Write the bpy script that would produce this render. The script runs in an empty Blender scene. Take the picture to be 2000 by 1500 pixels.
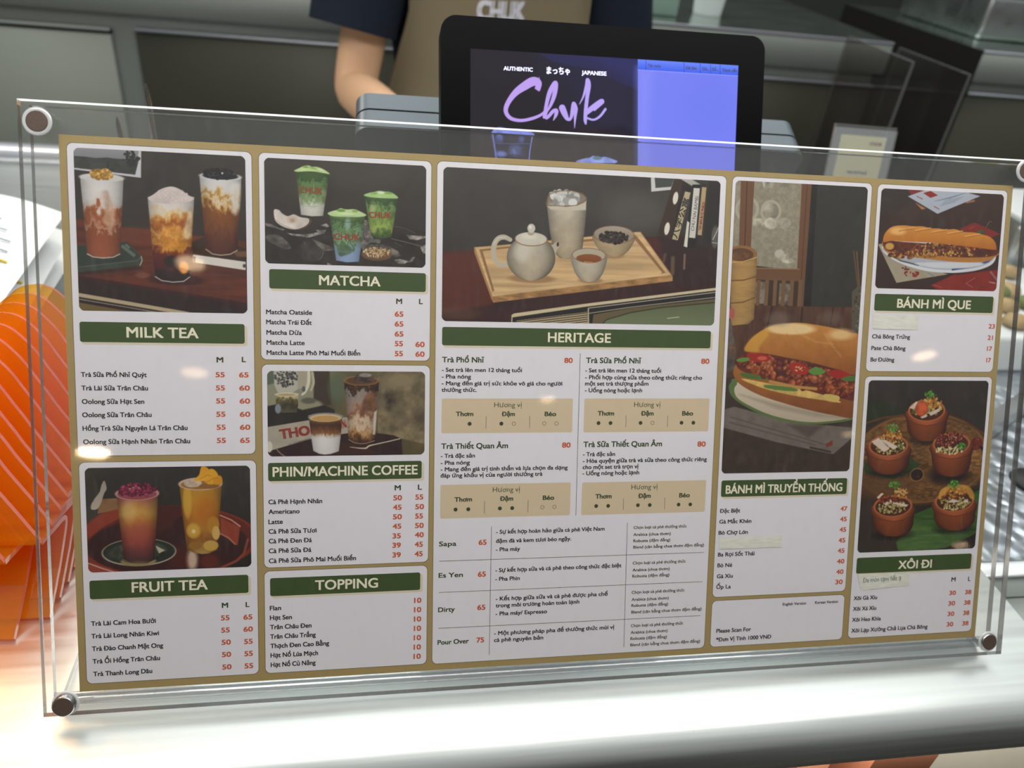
import bpy, bmesh, math, random
import numpy as np
from mathutils import Vector, Matrix, Euler

S = bpy.context.scene
COL = S.collection

# ---------------------------------------------------------------- camera
cd = bpy.data.cameras.new('camera')
camera = bpy.data.objects.new('camera', cd)
COL.objects.link(camera)
cd.sensor_width = 36.0
cd.lens = 27.0
cd.clip_start = 0.02
camera.matrix_world = Matrix(((0.985080, -0.002760, -0.172076, -0.126997), (-0.140061, 0.568145, -0.810922, -0.301643), (0.100002, 0.822924, 0.559281, 0.429712), (0.000000, 0.000000, 0.000000, 1.000000)))
cd.dof.use_dof = True
cd.dof.focus_distance = 0.475
cd.dof.aperture_fstop = 7.5
S.camera = camera

# ---------------------------------------------------------------- world, lights, exposure
S.view_settings.view_transform = 'Standard'
S.view_settings.look = 'None'
S.view_settings.exposure = 0.0
S.view_settings.gamma = 1.0
S.view_settings.use_curve_mapping = False
S.cycles.transparent_max_bounces = 40
S.cycles.max_bounces = 10
S.cycles.sample_clamp_indirect = 6.0
W = bpy.data.worlds.new('world')
S.world = W
W.use_nodes = True
wn = W.node_tree
bg = wn.nodes['Background']
tc = wn.nodes.new('ShaderNodeTexCoord')
sx = wn.nodes.new('ShaderNodeSeparateXYZ')
mr = wn.nodes.new('ShaderNodeMapRange')
rp = wn.nodes.new('ShaderNodeValToRGB')
wn.links.new(tc.outputs['Generated'], sx.inputs[0])
wn.links.new(sx.outputs['Z'], mr.inputs['Value'])
mr.inputs['From Min'].default_value = -1
mr.inputs['From Max'].default_value = 1
wn.links.new(mr.outputs[0], rp.inputs[0])
el = rp.color_ramp.elements
el[0].position = 0.0; el[0].color = (.03, .022, .018, 1)
el[1].position = 1.0; el[1].color = (.6, .62, .61, 1)
for p, c in ((.42, (.05, .045, .04, 1)), (.58, (.12, .12, .12, 1)), (.72, (.30, .31, .31, 1)), (.84, (.52, .54, .53, 1))):
    e = el.new(p); e.color = c
wn.links.new(rp.outputs[0], bg.inputs['Color'])
bg.inputs['Strength'].default_value = 1.0

def area_light(name, loc, target, sx_, sy_, watts, col=(1, 1, 1)):
    l = bpy.data.lights.new(name, 'AREA'); l.shape = 'RECTANGLE'; l.size = sx_; l.size_y = sy_
    l.energy = watts; l.color = col
    o = bpy.data.objects.new(name, l); COL.objects.link(o); o.location = loc
    o.rotation_euler = (Vector(target) - Vector(loc)).to_track_quat('-Z', 'Y').to_euler()
    return o
area_light('menu_key_light', (0.0, -0.10, 0.86), (0.0, 0.1, 0.2), 1.3, 0.16, 6.6, (1, .985, .975))  # added key light low over the menu, brightest on its top half
area_light('counter_fill_light', (0.55, 1.0, 1.95), (0.5, 0.6, 0.0), 3.0, 1.3, 13.5, (.97, 1, .99))  # added light whose reflection whitens the counter top
area_light('back_fill_light', (0.3, 2.1, 2.0), (0.2, 1.5, 0.0), 2.4, 0.8, 40, (.95, 1, .97))  # added fill that lifts the back counters
area_light('left_fill_light', (-0.85, 0.85, 0.8), (-0.38, 0.0, 0.0), 0.35, 0.3, 4, (1, .92, .80))  # added light shining through the orange stands onto the counter
sp = bpy.data.lights.new('counter_glow_spot', 'SPOT'); sp.energy = 7; sp.color = (1, .50, .13); sp.spot_size = math.radians(44); sp.spot_blend = 1; sp.shadow_soft_size = .11  # added spot that lays an orange glow on the counter's left
so_ = bpy.data.objects.new('counter_glow_spot', sp); COL.objects.link(so_); so_.location = (-.86, .42, .68)
so_.rotation_euler = (Vector((-.45, -.02, 0)) - so_.location).to_track_quat('-Z', 'Y').to_euler()

# ---------------------------------------------------------------- materials
def lin(h):
    h = h.lstrip('#')
    r = [int(h[i:i + 2], 16) / 255 for i in (0, 2, 4)]
    return [c / 12.92 if c <= .04045 else ((c + .055) / 1.055) ** 2.4 for c in r]
def pmat(name, col, rough=.6, metal=0.0, spec=.5, noise=None, bump=None, emit=0, coat=0, sss=0):
    m = bpy.data.materials.new(name); m.use_nodes = True
    nt = m.node_tree; b = nt.nodes['Principled BSDF']
    c = lin(col) if isinstance(col, str) else list(col)
    b.inputs['Base Color'].default_value = c + [1]
    b.inputs['Roughness'].default_value = rough
    b.inputs['Metallic'].default_value = metal
    b.inputs['Specular IOR Level'].default_value = spec
    if coat: b.inputs['Coat Weight'].default_value = coat
    if sss:
        b.inputs['Subsurface Weight'].default_value = sss
        b.inputs['Subsurface Radius'].default_value = (.012, .004, .002)
    if emit:
        b.inputs['Emission Color'].default_value = c + [1]
        b.inputs['Emission Strength'].default_value = emit
    if noise or bump:
        t = nt.nodes.new('ShaderNodeTexCoord'); mp = nt.nodes.new('ShaderNodeMapping')
        nz = nt.nodes.new('ShaderNodeTexNoise')
        nt.links.new(t.outputs['Object'], mp.inputs[0]); nt.links.new(mp.outputs[0], nz.inputs['Vector'])
        scale, amt = (noise or bump)[:2]
        mp.inputs['Scale'].default_value = scale if isinstance(scale, tuple) else (scale,) * 3
        nz.inputs['Scale'].default_value = 1.0
        nz.inputs['Detail'].default_value = 6
        if noise:
            r = nt.nodes.new('ShaderNodeMapRange')
            r.inputs['To Min'].default_value = 1 - amt; r.inputs['To Max'].default_value = 1 + amt
            mx = nt.nodes.new('ShaderNodeMix'); mx.data_type = 'RGBA'; mx.blend_type = 'MULTIPLY'
            mx.inputs['Factor'].default_value = 1
            nt.links.new(nz.outputs['Fac'], r.inputs['Value'])
            mx.inputs['A'].default_value = c + [1]
            nt.links.new(r.outputs[0], mx.inputs['B'])
            nt.links.new(mx.outputs['Result'], b.inputs['Base Color'])
        if bump:
            bp = nt.nodes.new('ShaderNodeBump')
            bp.inputs['Strength'].default_value = bump[2] if len(bump) > 2 else .3
            bp.inputs['Distance'].default_value = bump[1]
            nt.links.new(nz.outputs['Fac'], bp.inputs['Height'])
            nt.links.new(bp.outputs[0], b.inputs['Normal'])
    return m
def steel(name, col, rough=.33, scale=(3, 160, 160), amt=.10, metal=1.0, rv=.12):
    """brushed stainless steel: streaks stretched along the brushing direction"""
    m = bpy.data.materials.new(name); m.use_nodes = True
    nt = m.node_tree; b = nt.nodes['Principled BSDF']
    b.inputs['Metallic'].default_value = metal
    t = nt.nodes.new('ShaderNodeTexCoord'); mp = nt.nodes.new('ShaderNodeMapping')
    nz = nt.nodes.new('ShaderNodeTexNoise'); nz.inputs['Detail'].default_value = 5
    nz.inputs['Scale'].default_value = 1
    mp.inputs['Scale'].default_value = scale
    nt.links.new(t.outputs['Object'], mp.inputs[0]); nt.links.new(mp.outputs[0], nz.inputs['Vector'])
    c = lin(col)
    r = nt.nodes.new('ShaderNodeMapRange'); r.inputs['To Min'].default_value = 1 - amt; r.inputs['To Max'].default_value = 1 + amt
    nt.links.new(nz.outputs['Fac'], r.inputs['Value'])
    mx = nt.nodes.new('ShaderNodeMix'); mx.data_type = 'RGBA'; mx.blend_type = 'MULTIPLY'; mx.inputs['Factor'].default_value = 1
    mx.inputs['A'].default_value = c + [1]
    nt.links.new(r.outputs[0], mx.inputs['B']); nt.links.new(mx.outputs['Result'], b.inputs['Base Color'])
    r2 = nt.nodes.new('ShaderNodeMapRange'); r2.inputs['To Min'].default_value = rough - rv; r2.inputs['To Max'].default_value = rough + rv
    nt.links.new(nz.outputs['Fac'], r2.inputs['Value']); nt.links.new(r2.outputs[0], b.inputs['Roughness'])
    bp = nt.nodes.new('ShaderNodeBump'); bp.inputs['Strength'].default_value = .15; bp.inputs['Distance'].default_value = .0004
    nt.links.new(nz.outputs['Fac'], bp.inputs['Height']); nt.links.new(bp.outputs[0], b.inputs['Normal'])
    return m
def fresnel(nt, ior):
    """Fresnel of a thin sheet: the same on the way in and on the way out"""
    fr = nt.nodes.new('ShaderNodeFresnel'); ge = nt.nodes.new('ShaderNodeNewGeometry'); mr_ = nt.nodes.new('ShaderNodeMapRange')
    mr_.inputs['To Min'].default_value = ior; mr_.inputs['To Max'].default_value = 1 / ior
    nt.links.new(ge.outputs['Backfacing'], mr_.inputs['Value']); nt.links.new(mr_.outputs[0], fr.inputs['IOR'])
    return fr
def clear(name, tint=(1, 1, 1), haze=.02, hazecol=(.8, .8, .8), rough=.035, ior=1.49, mixmin=0.0, scratch=False, through=False):
    """clear sheet plastic: what is behind shows straight through, the surface mirrors by Fresnel"""
    m = bpy.data.materials.new(name); m.use_nodes = True
    nt = m.node_tree; nt.nodes.clear(); N = nt.nodes.new; L = nt.links.new
    out = N('ShaderNodeOutputMaterial'); tr = N('ShaderNodeBsdfTransparent'); gl = N('ShaderNodeBsdfGlossy')
    df = N('ShaderNodeBsdfTranslucent' if through else 'ShaderNodeBsdfDiffuse'); fr = fresnel(nt, ior); a = N('ShaderNodeMixShader'); c = N('ShaderNodeMixShader')
    tr.inputs[0].default_value = (*tint, 1); gl.inputs['Roughness'].default_value = rough
    df.inputs[0].default_value = (*hazecol, 1)
    c.inputs[0].default_value = haze
    L(tr.outputs[0], c.inputs[1]); L(df.outputs[0], c.inputs[2])
    if scratch:
        t = N('ShaderNodeTexCoord'); mp = N('ShaderNodeMapping'); nz = N('ShaderNodeTexNoise'); mr_ = N('ShaderNodeMapRange')
        mp.inputs['Scale'].default_value = (260, 90, 260); mp.inputs['Rotation'].default_value = (0, 0, .5)
        nz.inputs['Scale'].default_value = 1; nz.inputs['Detail'].default_value = 3
        mr_.inputs['From Min'].default_value = .55; mr_.inputs['From Max'].default_value = .85
        mr_.inputs['To Min'].default_value = haze; mr_.inputs['To Max'].default_value = haze + .025
        L(t.outputs['Object'], mp.inputs[0]); L(mp.outputs[0], nz.inputs['Vector']); L(nz.outputs['Fac'], mr_.inputs['Value'])
        L(mr_.outputs[0], c.inputs[0])
    if mixmin:
        mm = N('ShaderNodeMath'); mm.operation = 'MAXIMUM'; mm.inputs[1].default_value = mixmin
        L(fr.outputs[0], mm.inputs[0]); L(mm.outputs[0], a.inputs[0])
    else:
        L(fr.outputs[0], a.inputs[0])
    L(c.outputs[0], a.inputs[1]); L(gl.outputs[0], a.inputs[2]); L(a.outputs[0], out.inputs['Surface'])
    return m
def tinted(name, tint, glow, gfac=.35, df=.12):
    """coloured translucent acrylic"""
    m = bpy.data.materials.new(name); m.use_nodes = True
    nt = m.node_tree; nt.nodes.clear(); N = nt.nodes.new; L = nt.links.new
    out = N('ShaderNodeOutputMaterial'); tr = N('ShaderNodeBsdfTransparent'); tl = N('ShaderNodeBsdfTranslucent')
    d = N('ShaderNodeBsdfDiffuse'); gl = N('ShaderNodeBsdfGlossy'); fr = fresnel(nt, 1.45)
    m1 = N('ShaderNodeMixShader'); m2 = N('ShaderNodeMixShader'); m3 = N('ShaderNodeMixShader')
    tr.inputs[0].default_value = (*tint, 1); tl.inputs[0].default_value = (*glow, 1); d.inputs[0].default_value = (*glow, 1)
    gl.inputs['Roughness'].default_value = .05
    m1.inputs[0].default_value = gfac; m2.inputs[0].default_value = df
    L(tr.outputs[0], m1.inputs[1]); L(tl.outputs[0], m1.inputs[2]); L(m1.outputs[0], m2.inputs[1]); L(d.outputs[0], m2.inputs[2])
    L(fr.outputs[0], m3.inputs[0]); L(m2.outputs[0], m3.inputs[1]); L(gl.outputs[0], m3.inputs[2]); L(m3.outputs[0], out.inputs['Surface'])
    return m
def vcol(name, emit=0):
    m = bpy.data.materials.new(name); m.use_nodes = True
    nt = m.node_tree; b = nt.nodes['Principled BSDF']
    at = nt.nodes.new('ShaderNodeAttribute'); at.attribute_name = 'print'
    b.inputs['Roughness'].default_value = .55; b.inputs['Specular IOR Level'].default_value = .08 if emit else .25
    if emit:
        b.inputs['Base Color'].default_value = (.004, .004, .004, 1)
        nt.links.new(at.outputs['Color'], b.inputs['Emission Color']); b.inputs['Emission Strength'].default_value = emit
    else:
        nt.links.new(at.outputs['Color'], b.inputs['Base Color'])
    return m

M = dict(
    lit=pmat('lit_letters', '#cfd0f8', .5, emit=.9), litdark=pmat('lit_header_letters', '#131a52', .5, emit=.4),
    tan=pmat('printed_tan', '#a58f5c', .5, spec=.25, noise=(900, .10)), white=pmat('printed_white', '#e2dfe4', .5, spec=.25),
    band=pmat('printed_green', '#3a4f20', .5, spec=.25, noise=(700, .08)), bandshade=pmat('printed_beige', '#d8cdb4', .5, spec=.25),
    flav=pmat('printed_cream', '#d2c0a0', .5, spec=.25), keyline=pmat('printed_outline', '#6b6444', .6, spec=.2),
    black=pmat('ink_black', '#1c1a1c', .5, spec=.2), orange=pmat('ink_orange', '#c25a34', .5, spec=.2),
    green=pmat('ink_green', '#34421f', .5, spec=.2), olive=pmat('ink_olive', '#4a4f38', .5, spec=.2),
    cream=pmat('ink_cream', '#ece6cc', .5, spec=.2), red=pmat('ink_red', '#8f3a26', .5, spec=.2),
    darkred=pmat('ink_dark_red', '#8a3428', .5, spec=.2), ink=pmat('ink_dark', '#2b2826', .5, spec=.2),
    pen=pmat('ink_pen', '#7d837c', .6, spec=.2), tape=pmat('paper_tape', '#dedfd2', .7, noise=((150, 900, 400), .22), bump=None),
    photo=vcol('printed_picture'), screen=vcol('lit_screen', 1.0),
    acrylic=clear('clear_acrylic', (.985, .98, .975), .003, (.62, .6, .56), scratch=True), acback=clear('clear_acrylic_back', (.98, .975, .97), .006, (.6, .6, .58)),
    acedge=clear('acrylic_edge_shaded', (.25, .24, .23), .10, (.9, .88, .86), .08, 1.9, .5), actop=clear('acrylic_top_edge_lit', (.5, .5, .5), .9, (1, 1, .97), .2, 1.4, .0, through=True),  # side edges coloured dark and top edge white for the light inside them
    acbend=clear('clear_acrylic_bend', (.70, .72, .74), .06, (.8, .82, .84), .05, 1.7, .22),
    magnet=pmat('magnet_face', '#5a4a40', .5, .3, noise=(900, .25)), magsteel=pmat('magnet_steel', '#a8a8a6', .25, 1), ring=clear('clear_ring', (.9, .9, .9), .45, (.95, .95, .95), .1, 1.6, .1),
    counter=steel('brushed_counter_steel', '#e2e6e2', .36, (5, 170, 170), .16), counterdark=steel('back_counter_steel', '#adb3ac', .45, (200, 6, 200), .06, .3),
    doorsteel=pmat('fridge_door_grey', '#a2a79c', .5, .35, noise=((3, 3, 60), .05)), doordark=pmat('fridge_door_dark', '#57564b', .4, .35, noise=(3, .2)),
    strip=pmat('bright_trim', '#c9cbd3', .3, .7), gap=pmat('dark_gap', '#0c0b0a', .8), topsteel=steel('back_top_steel', '#a9b5ae', .18, (9, 40, 40), .25, .95),
    endshade=pmat('shaded_end', '#24221f', .6, spec=.2), copper=pmat('copper_cladding', '#c9987c', .45, .35, bump=(140, .002, .35)), copperdark=pmat('dark_copper_trim', '#5f4032', .4, .4),
    orangeac=tinted('orange_acrylic', (1.0, .80, .30), (1.0, .50, .04), .16, .10), orangeedge=tinted('orange_acrylic_edge', (1.0, .45, .30), (.80, .30, .24), .2, .55),
    paper=pmat('white_paper', '#eef1f2', .7, spec=.2), rubber=pmat('rubber_band', '#d9c03a', .6), greyprint=pmat('ink_grey', '#6d7276', .7, spec=.1),
    posblack=pmat('black_plastic', '#08080a', .45, spec=.12, noise=(600, .1)), posgrey=pmat('grey_plastic', '#5a646a', .4, .2), posdark=pmat('dark_or_shaded_plastic', '#2a2c2f', .4),
    posseam=pmat('seam', '#0a0a0b', .7), glassblack=pmat('black_glass', '#050506', .35, spec=.04),
    skin=pmat('skin', '#dbb08c', .5, spec=.35, sss=.15), navy=pmat('navy_cotton', '#1d2431', .85, spec=.2, bump=(60, .004, .4)), khaki=pmat('khaki_canvas', '#968a70', .9, spec=.15, bump=((14, 14, 5), .02, .5), noise=(900, .08)),
    hair=pmat('black_hair', '#17130f', .45), trousers=pmat('dark_trousers', '#20232a', .85), shoe=pmat('shoe', '#191919', .5), lip=pmat('lip', '#a8605a', .5), eye=pmat('eye_dark', '#1a1512', .2), eyewhite=pmat('eye_white', '#e4e0da', .3),
    stitch=pmat('white_lettering', '#d9d9e2', .8), cardcream=pmat('cream_card', '#e6dfb4', .6, spec=.2), cardframe=clear('clear_card_holder', (.93, .94, .94), .12, (.9, .92, .92), .05, 1.6, .06),
    smoke=clear('smoky_glass', (.66, .63, .61), .04, (.30, .29, .27), .03, 1.5), smokeedge=clear('smoky_glass_edge', (.6, .6, .58), .35, (.6, .6, .57), .1, 1.6, .1),
    hammered=None, silver=steel('tray_steel', '#d3d6d6', .3, (30, 30, 30), .08), whiteplastic=pmat('white_plastic', '#e3e8e8', .4), palegreen=pmat('pale_green_plastic', '#8fa699', .3, spec=.5),
    floor=pmat('floor_tile', '#26231f', .45, noise=(2, .2)), wall=pmat('wall_grey', '#3c3f3c', .6), brick=pmat('food_red', '#a8352c', .5), leafgreen=pmat('food_green', '#6b7a3c', .6), foodtan=pmat('food_tan', '#b59a68', .6, noise=(120, .4)),
    lampglow=pmat('lamp_glow', '#ffd9a8', .5, emit=1.0), lampcase=pmat('lamp_case', '#d8d5cf', .5), ash=pmat('dark_rubber', '#161616', .6),
    steelrod=pmat('steel_rod', '#a9aaab', .25, 1),
)
def _hammered():
    m = bpy.data.materials.new('hammered_steel'); m.use_nodes = True
    nt = m.node_tree; b = nt.nodes['Principled BSDF']
    b.inputs['Base Color'].default_value = lin('#c4ccd2') + [1]; b.inputs['Metallic'].default_value = .85; b.inputs['Roughness'].default_value = .3
    t = nt.nodes.new('ShaderNodeTexCoord'); v = nt.nodes.new('ShaderNodeTexVoronoi'); v.feature = 'SMOOTH_F1'
    v.inputs['Scale'].default_value = 75; bp = nt.nodes.new('ShaderNodeBump'); bp.inputs['Strength'].default_value = .7; bp.inputs['Distance'].default_value = .006
    nt.links.new(t.outputs['Object'], v.inputs['Vector']); nt.links.new(v.outputs['Distance'], bp.inputs['Height']); nt.links.new(bp.outputs[0], b.inputs['Normal'])
    return m
M['hammered'] = _hammered()

# ---------------------------------------------------------------- object helpers
def tag(o, label=None, cat=None, group=None, kind=None):
    if label: o['label'] = label
    if cat: o['category'] = cat
    if group: o['group'] = group
    if kind: o['kind'] = kind
    return o
def empty(name, loc, label, cat, group=None, rot=(0, 0, 0)):
    o = bpy.data.objects.new(name, None); COL.objects.link(o); o.empty_display_size = .02
    o.location = loc; o.rotation_euler = rot
    return tag(o, label, cat, group)
def link(name, me, parent=None, label=None):
    o = bpy.data.objects.new(name, me); COL.objects.link(o)
    if parent: o.parent = parent
    if label: o['label'] = label
    return o
class MB:
    """collects vertices, faces and materials of ONE mesh"""
    def __init__(s): s.v = []; s.f = []; s.m = []; s.mats = []; s.sm = []
    def mi(s, m):
        if m not in s.mats: s.mats.append(m)
        return s.mats.index(m)
    def add(s, vs, fs, m, smooth=False):
        o = len(s.v); k = s.mi(m)
        s.v += [tuple(map(float, p)) for p in vs]
        for f in fs: s.f.append([i + o for i in f]); s.m.append(k); s.sm.append(smooth)
    def box(s, a, b, m, bev=0.0, seg=2, mx=None):
        bm = bmesh.new(); bmesh.ops.create_cube(bm, size=1)
        for v in bm.verts: v.co = Vector([(a[i] + b[i]) / 2 + v.co[i] * (b[i] - a[i]) for i in range(3)])
        if bev: bmesh.ops.bevel(bm, geom=bm.edges[:], offset=bev, segments=seg, affect='EDGES', profile=.5)
        if mx: bm.transform(mx)
        bm.verts.ensure_lookup_table()
        s.add([v.co for v in bm.verts], [[v.index for v in f.verts] for f in bm.faces], m, bool(bev)); bm.free()
    def loft(s, rings, m, cap=True, closed=True, smooth=True):
        n = len(rings[0]); vs = [p for r in rings for p in r]; fs = []
        for i in range(len(rings) - 1):
            for j in range(n if closed else n - 1):
                a = i * n + j; b = i * n + (j + 1) % n
                fs.append([a, b, b + n, a + n])
        s.add(vs, fs, m, smooth)
        if cap and closed:
            s.add(rings[0], [list(range(n))[::-1]], m, False); s.add(rings[-1], [list(range(n))], m, False)
    def tube(s, pts, r, m, n=10, cap=True):
        pts = [Vector(p) for p in pts]; rings = []
        rr = r if isinstance(r, (list, tuple)) else [r] * len(pts)
        for i, p in enumerate(pts):
            t = (pts[min(i + 1, len(pts) - 1)] - pts[max(i - 1, 0)]).normalized()
            a = t.cross(Vector((0, 0, 1)) if abs(t.z) < .9 else Vector((1, 0, 0))).normalized(); b = t.cross(a)
            rings.append([p + (a * math.cos(2 * math.pi * k / n) + b * math.sin(2 * math.pi * k / n)) * rr[i] for k in range(n)])
        s.loft(rings, m, cap)
    def cyl(s, c, r0, r1, z0, z1, m, n=32, mx=None):
        R = [[Vector((c[0] + r * math.cos(2 * math.pi * k / n), c[1] + r * math.sin(2 * math.pi * k / n), z)) for k in range(n)] for r, z in ((r0, z0), (r1, z1))]
        if mx: R = [[mx @ p for p in q] for q in R]
        s.loft(R, m)
    def lathe(s, prof, c, m, n=32, mx=None):
        R = [[Vector((c[0] + r * math.cos(2 * math.pi * k / n), c[1] + r * math.sin(2 * math.pi * k / n), c[2] + z)) for k in range(n)] for r, z in prof]
        if mx: R = [[mx @ p for p in q] for q in R]
        s.loft(R, m)
    def prism(s, poly, ext, m, m_side=None):
        """poly: 3-D outline, ext: extrusion vector"""
        e = Vector(ext); a = [Vector(p) for p in poly]; b = [p + e for p in a]; n = len(a)
        s.add(a, [list(range(n))], m); s.add(b, [list(range(n))[::-1]], m)
        s.add(a + b, [[i, i + n, (i + 1) % n + n, (i + 1) % n] for i in range(n)], m_side or m)
    def build(s, name, parent=None, label=None):
        me = bpy.data.meshes.new(name); me.from_pydata(s.v, [], s.f)
        for m in s.mats: me.materials.append(m)
        me.polygons.foreach_set('material_index', s.m); me.polygons.foreach_set('use_smooth', s.sm)
        me.update()
        return link(name, me, parent, label)
def rrect(x0, y0, x1, y1, r, n=6):
    P = []
    for cx, cy, a0 in ((x1 - r, y1 - r, 0), (x0 + r, y1 - r, 90), (x0 + r, y0 + r, 180), (x1 - r, y0 + r, 270)):
        for k in range(n + 1):
            a = math.radians(a0 + 90 * k / n); P.append((cx + r * math.cos(a), cy + r * math.sin(a)))
    return P

# ---------------------------------------------------------------- lettering
_G = {}
HORN = {'ơ': 'o', 'ớ': 'ó', 'ờ': 'ò', 'ở': 'ỏ', 'ỡ': 'õ', 'ợ': 'ọ', 'Ơ': 'O', 'Ớ': 'Ó', 'Ợ': 'Ọ'}
def _raw(ch):
    c = bpy.data.curves.new('glyph', 'FONT'); c.body = ch; c.size = 1; c.resolution_u = 3
    o = bpy.data.objects.new('glyph', c); COL.objects.link(o)
    me = o.evaluated_get(bpy.context.evaluated_depsgraph_get()).to_mesh()
    v = np.array([p.co[:2] for p in me.vertices]).reshape(-1, 2); f = [list(p.vertices) for p in me.polygons]
    o.to_mesh_clear(); bpy.data.objects.remove(o); bpy.data.curves.remove(c)
    return v, f
def glyph(ch):
    if ch in _G: return _G[ch]
    if ch == ' ': r = (np.zeros((0, 2)), [], .26)
    else:
        base = HORN.get(ch, {'Đ': 'D', 'đ': 'd'}.get(ch, ch))
        v, f = _raw(base); v2, f2 = _raw(base + '|'); vb, fb = _raw('|')
        adv = v2[:, 0].max() - vb[:, 0].max()
        f = [list(q) for q in f]
        def extra(pts):
            nonlocal v
            k = len(v); v = np.vstack([v, np.array(pts)]); f.append(list(range(k, k + len(pts))))
        if ch in HORN:
            w = v[:, 0].max(); h = .665 if base.isupper() else .455
            extra([(w - .10, h - .08), (w - .055, h - .10), (w + .035, h + .02), (w + .055, h + .10), (w - .015, h + .10), (w - .02, h + .02)])
        if ch == 'Đ': extra([(-.02, .31), (.30, .31), (.30, .38), (-.02, .38)])
        if ch == 'đ':
            w = v[:, 0].max(); extra([(w - .26, .545), (w + .07, .545), (w + .07, .605), (w - .26, .605)])
        r = (v, f, adv)
    _G[ch] = r
    return r
_CAP = []
def lettering(mb, text, x0, y0, x1, y1, cap, ink, weight, h, mirror_y=True):
    """one line of lettering: baseline from (x0,y0) to (x1,y1) in mm (y down), cap height in mm"""
    if not _CAP: _CAP.append(glyph('H')[0][:, 1].max())
    k = cap / _CAP[0]
    V = []; F = []; pen = 0.0; n = 0
    for ch in text:
        v, f, a = glyph(ch)
        if len(v):
            V.append(v + [pen, 0]); F += [[i + n for i in q] for q in f]; n += len(v)
        pen += a
    if not V: return
    V = np.vstack(V); lo, hi = V[:, 0].min(), V[:, 0].max()
    L = math.hypot(x1 - x0, y1 - y0); ux, uy = (x1 - x0) / L, (y1 - y0) / L
    X = (V[:, 0] - lo) / (hi - lo) * L; Y = V[:, 1] * k
    d = cap * (0, .044, .058, .078, .032)[weight]
    offs = [(0, 0)] if not weight else ([(-d, -d * .7), (d, d * .7), (-d, d * .7), (d, -d * .7)])
    for q, (a, b) in enumerate(offs):
        px = x0 + (X + a) * ux + (Y + b) * uy
        py = y0 + (X + a) * uy - (Y + b) * ux
        z = h + q * .004
        mb.add([(p / 1000, -r / 1000, z / 1000) for p, r in zip(px, py)], F, M[ink])

# ---------------------------------------------------------------- printed pictures: a small painter onto a fine grid
def fbm(ny, nx, sx_, sy_, seed, octv=4):
    rng = np.random.RandomState(seed); out = np.zeros((ny, nx)); amp = .5; tot = 0
    for o in range(octv):
        gy = np.arange(ny) / max(sy_, 1.01); gx = np.arange(nx) / max(sx_, 1.01)
        ly, lx = int(gy[-1]) + 2, int(gx[-1]) + 2
        lat = rng.rand(ly, lx)
        iy, ix = gy.astype(int), gx.astype(int); fy, fx = gy - iy, gx - ix
        fy = (fy * fy * (3 - 2 * fy))[:, None]; fx = (fx * fx * (3 - 2 * fx))[None]
        a = lat[iy][:, ix]; b = lat[iy][:, ix + 1]; c = lat[iy + 1][:, ix]; d = lat[iy + 1][:, ix + 1]
        out += amp * ((a * (1 - fx) + b * fx) * (1 - fy) + (c * (1 - fx) + d * fx) * fy); tot += amp
        amp *= .55; sx_ /= 2; sy_ /= 2
    return out / tot
def srgb(h): return np.array([int(h[i:i + 2], 16) / 255 for i in (1, 3, 5)])
def smoothpts(P):
    P = np.array(P, float); n = len(P); out = []
    for i in range(n):
        a, b, c, d = P[i - 1], P[i], P[(i + 1) % n], P[(i + 2) % n]
        for t in (0, .25, .5, .75):
            out.append(.5 * (2 * b + (c - a) * t + (2 * a - 5 * b + 4 * c - d) * t * t + (3 * b - 3 * c + d - a) * t ** 3))
    return np.array(out)
def openspline(P, k=4):
    P = np.array(P, float); P = np.vstack([2 * P[0] - P[1], P, 2 * P[-1] - P[-2]]); out = []
    for i in range(1, len(P) - 2):
        a, b, c, d = P[i - 1:i + 3]
        for t in np.arange(k) / k:
            out.append(.5 * (2 * b + (c - a) * t + (2 * a - 5 * b + 4 * c - d) * t * t + (3 * b - 3 * c + d - a) * t ** 3))
    return np.array(out + [P[-2]])
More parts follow.
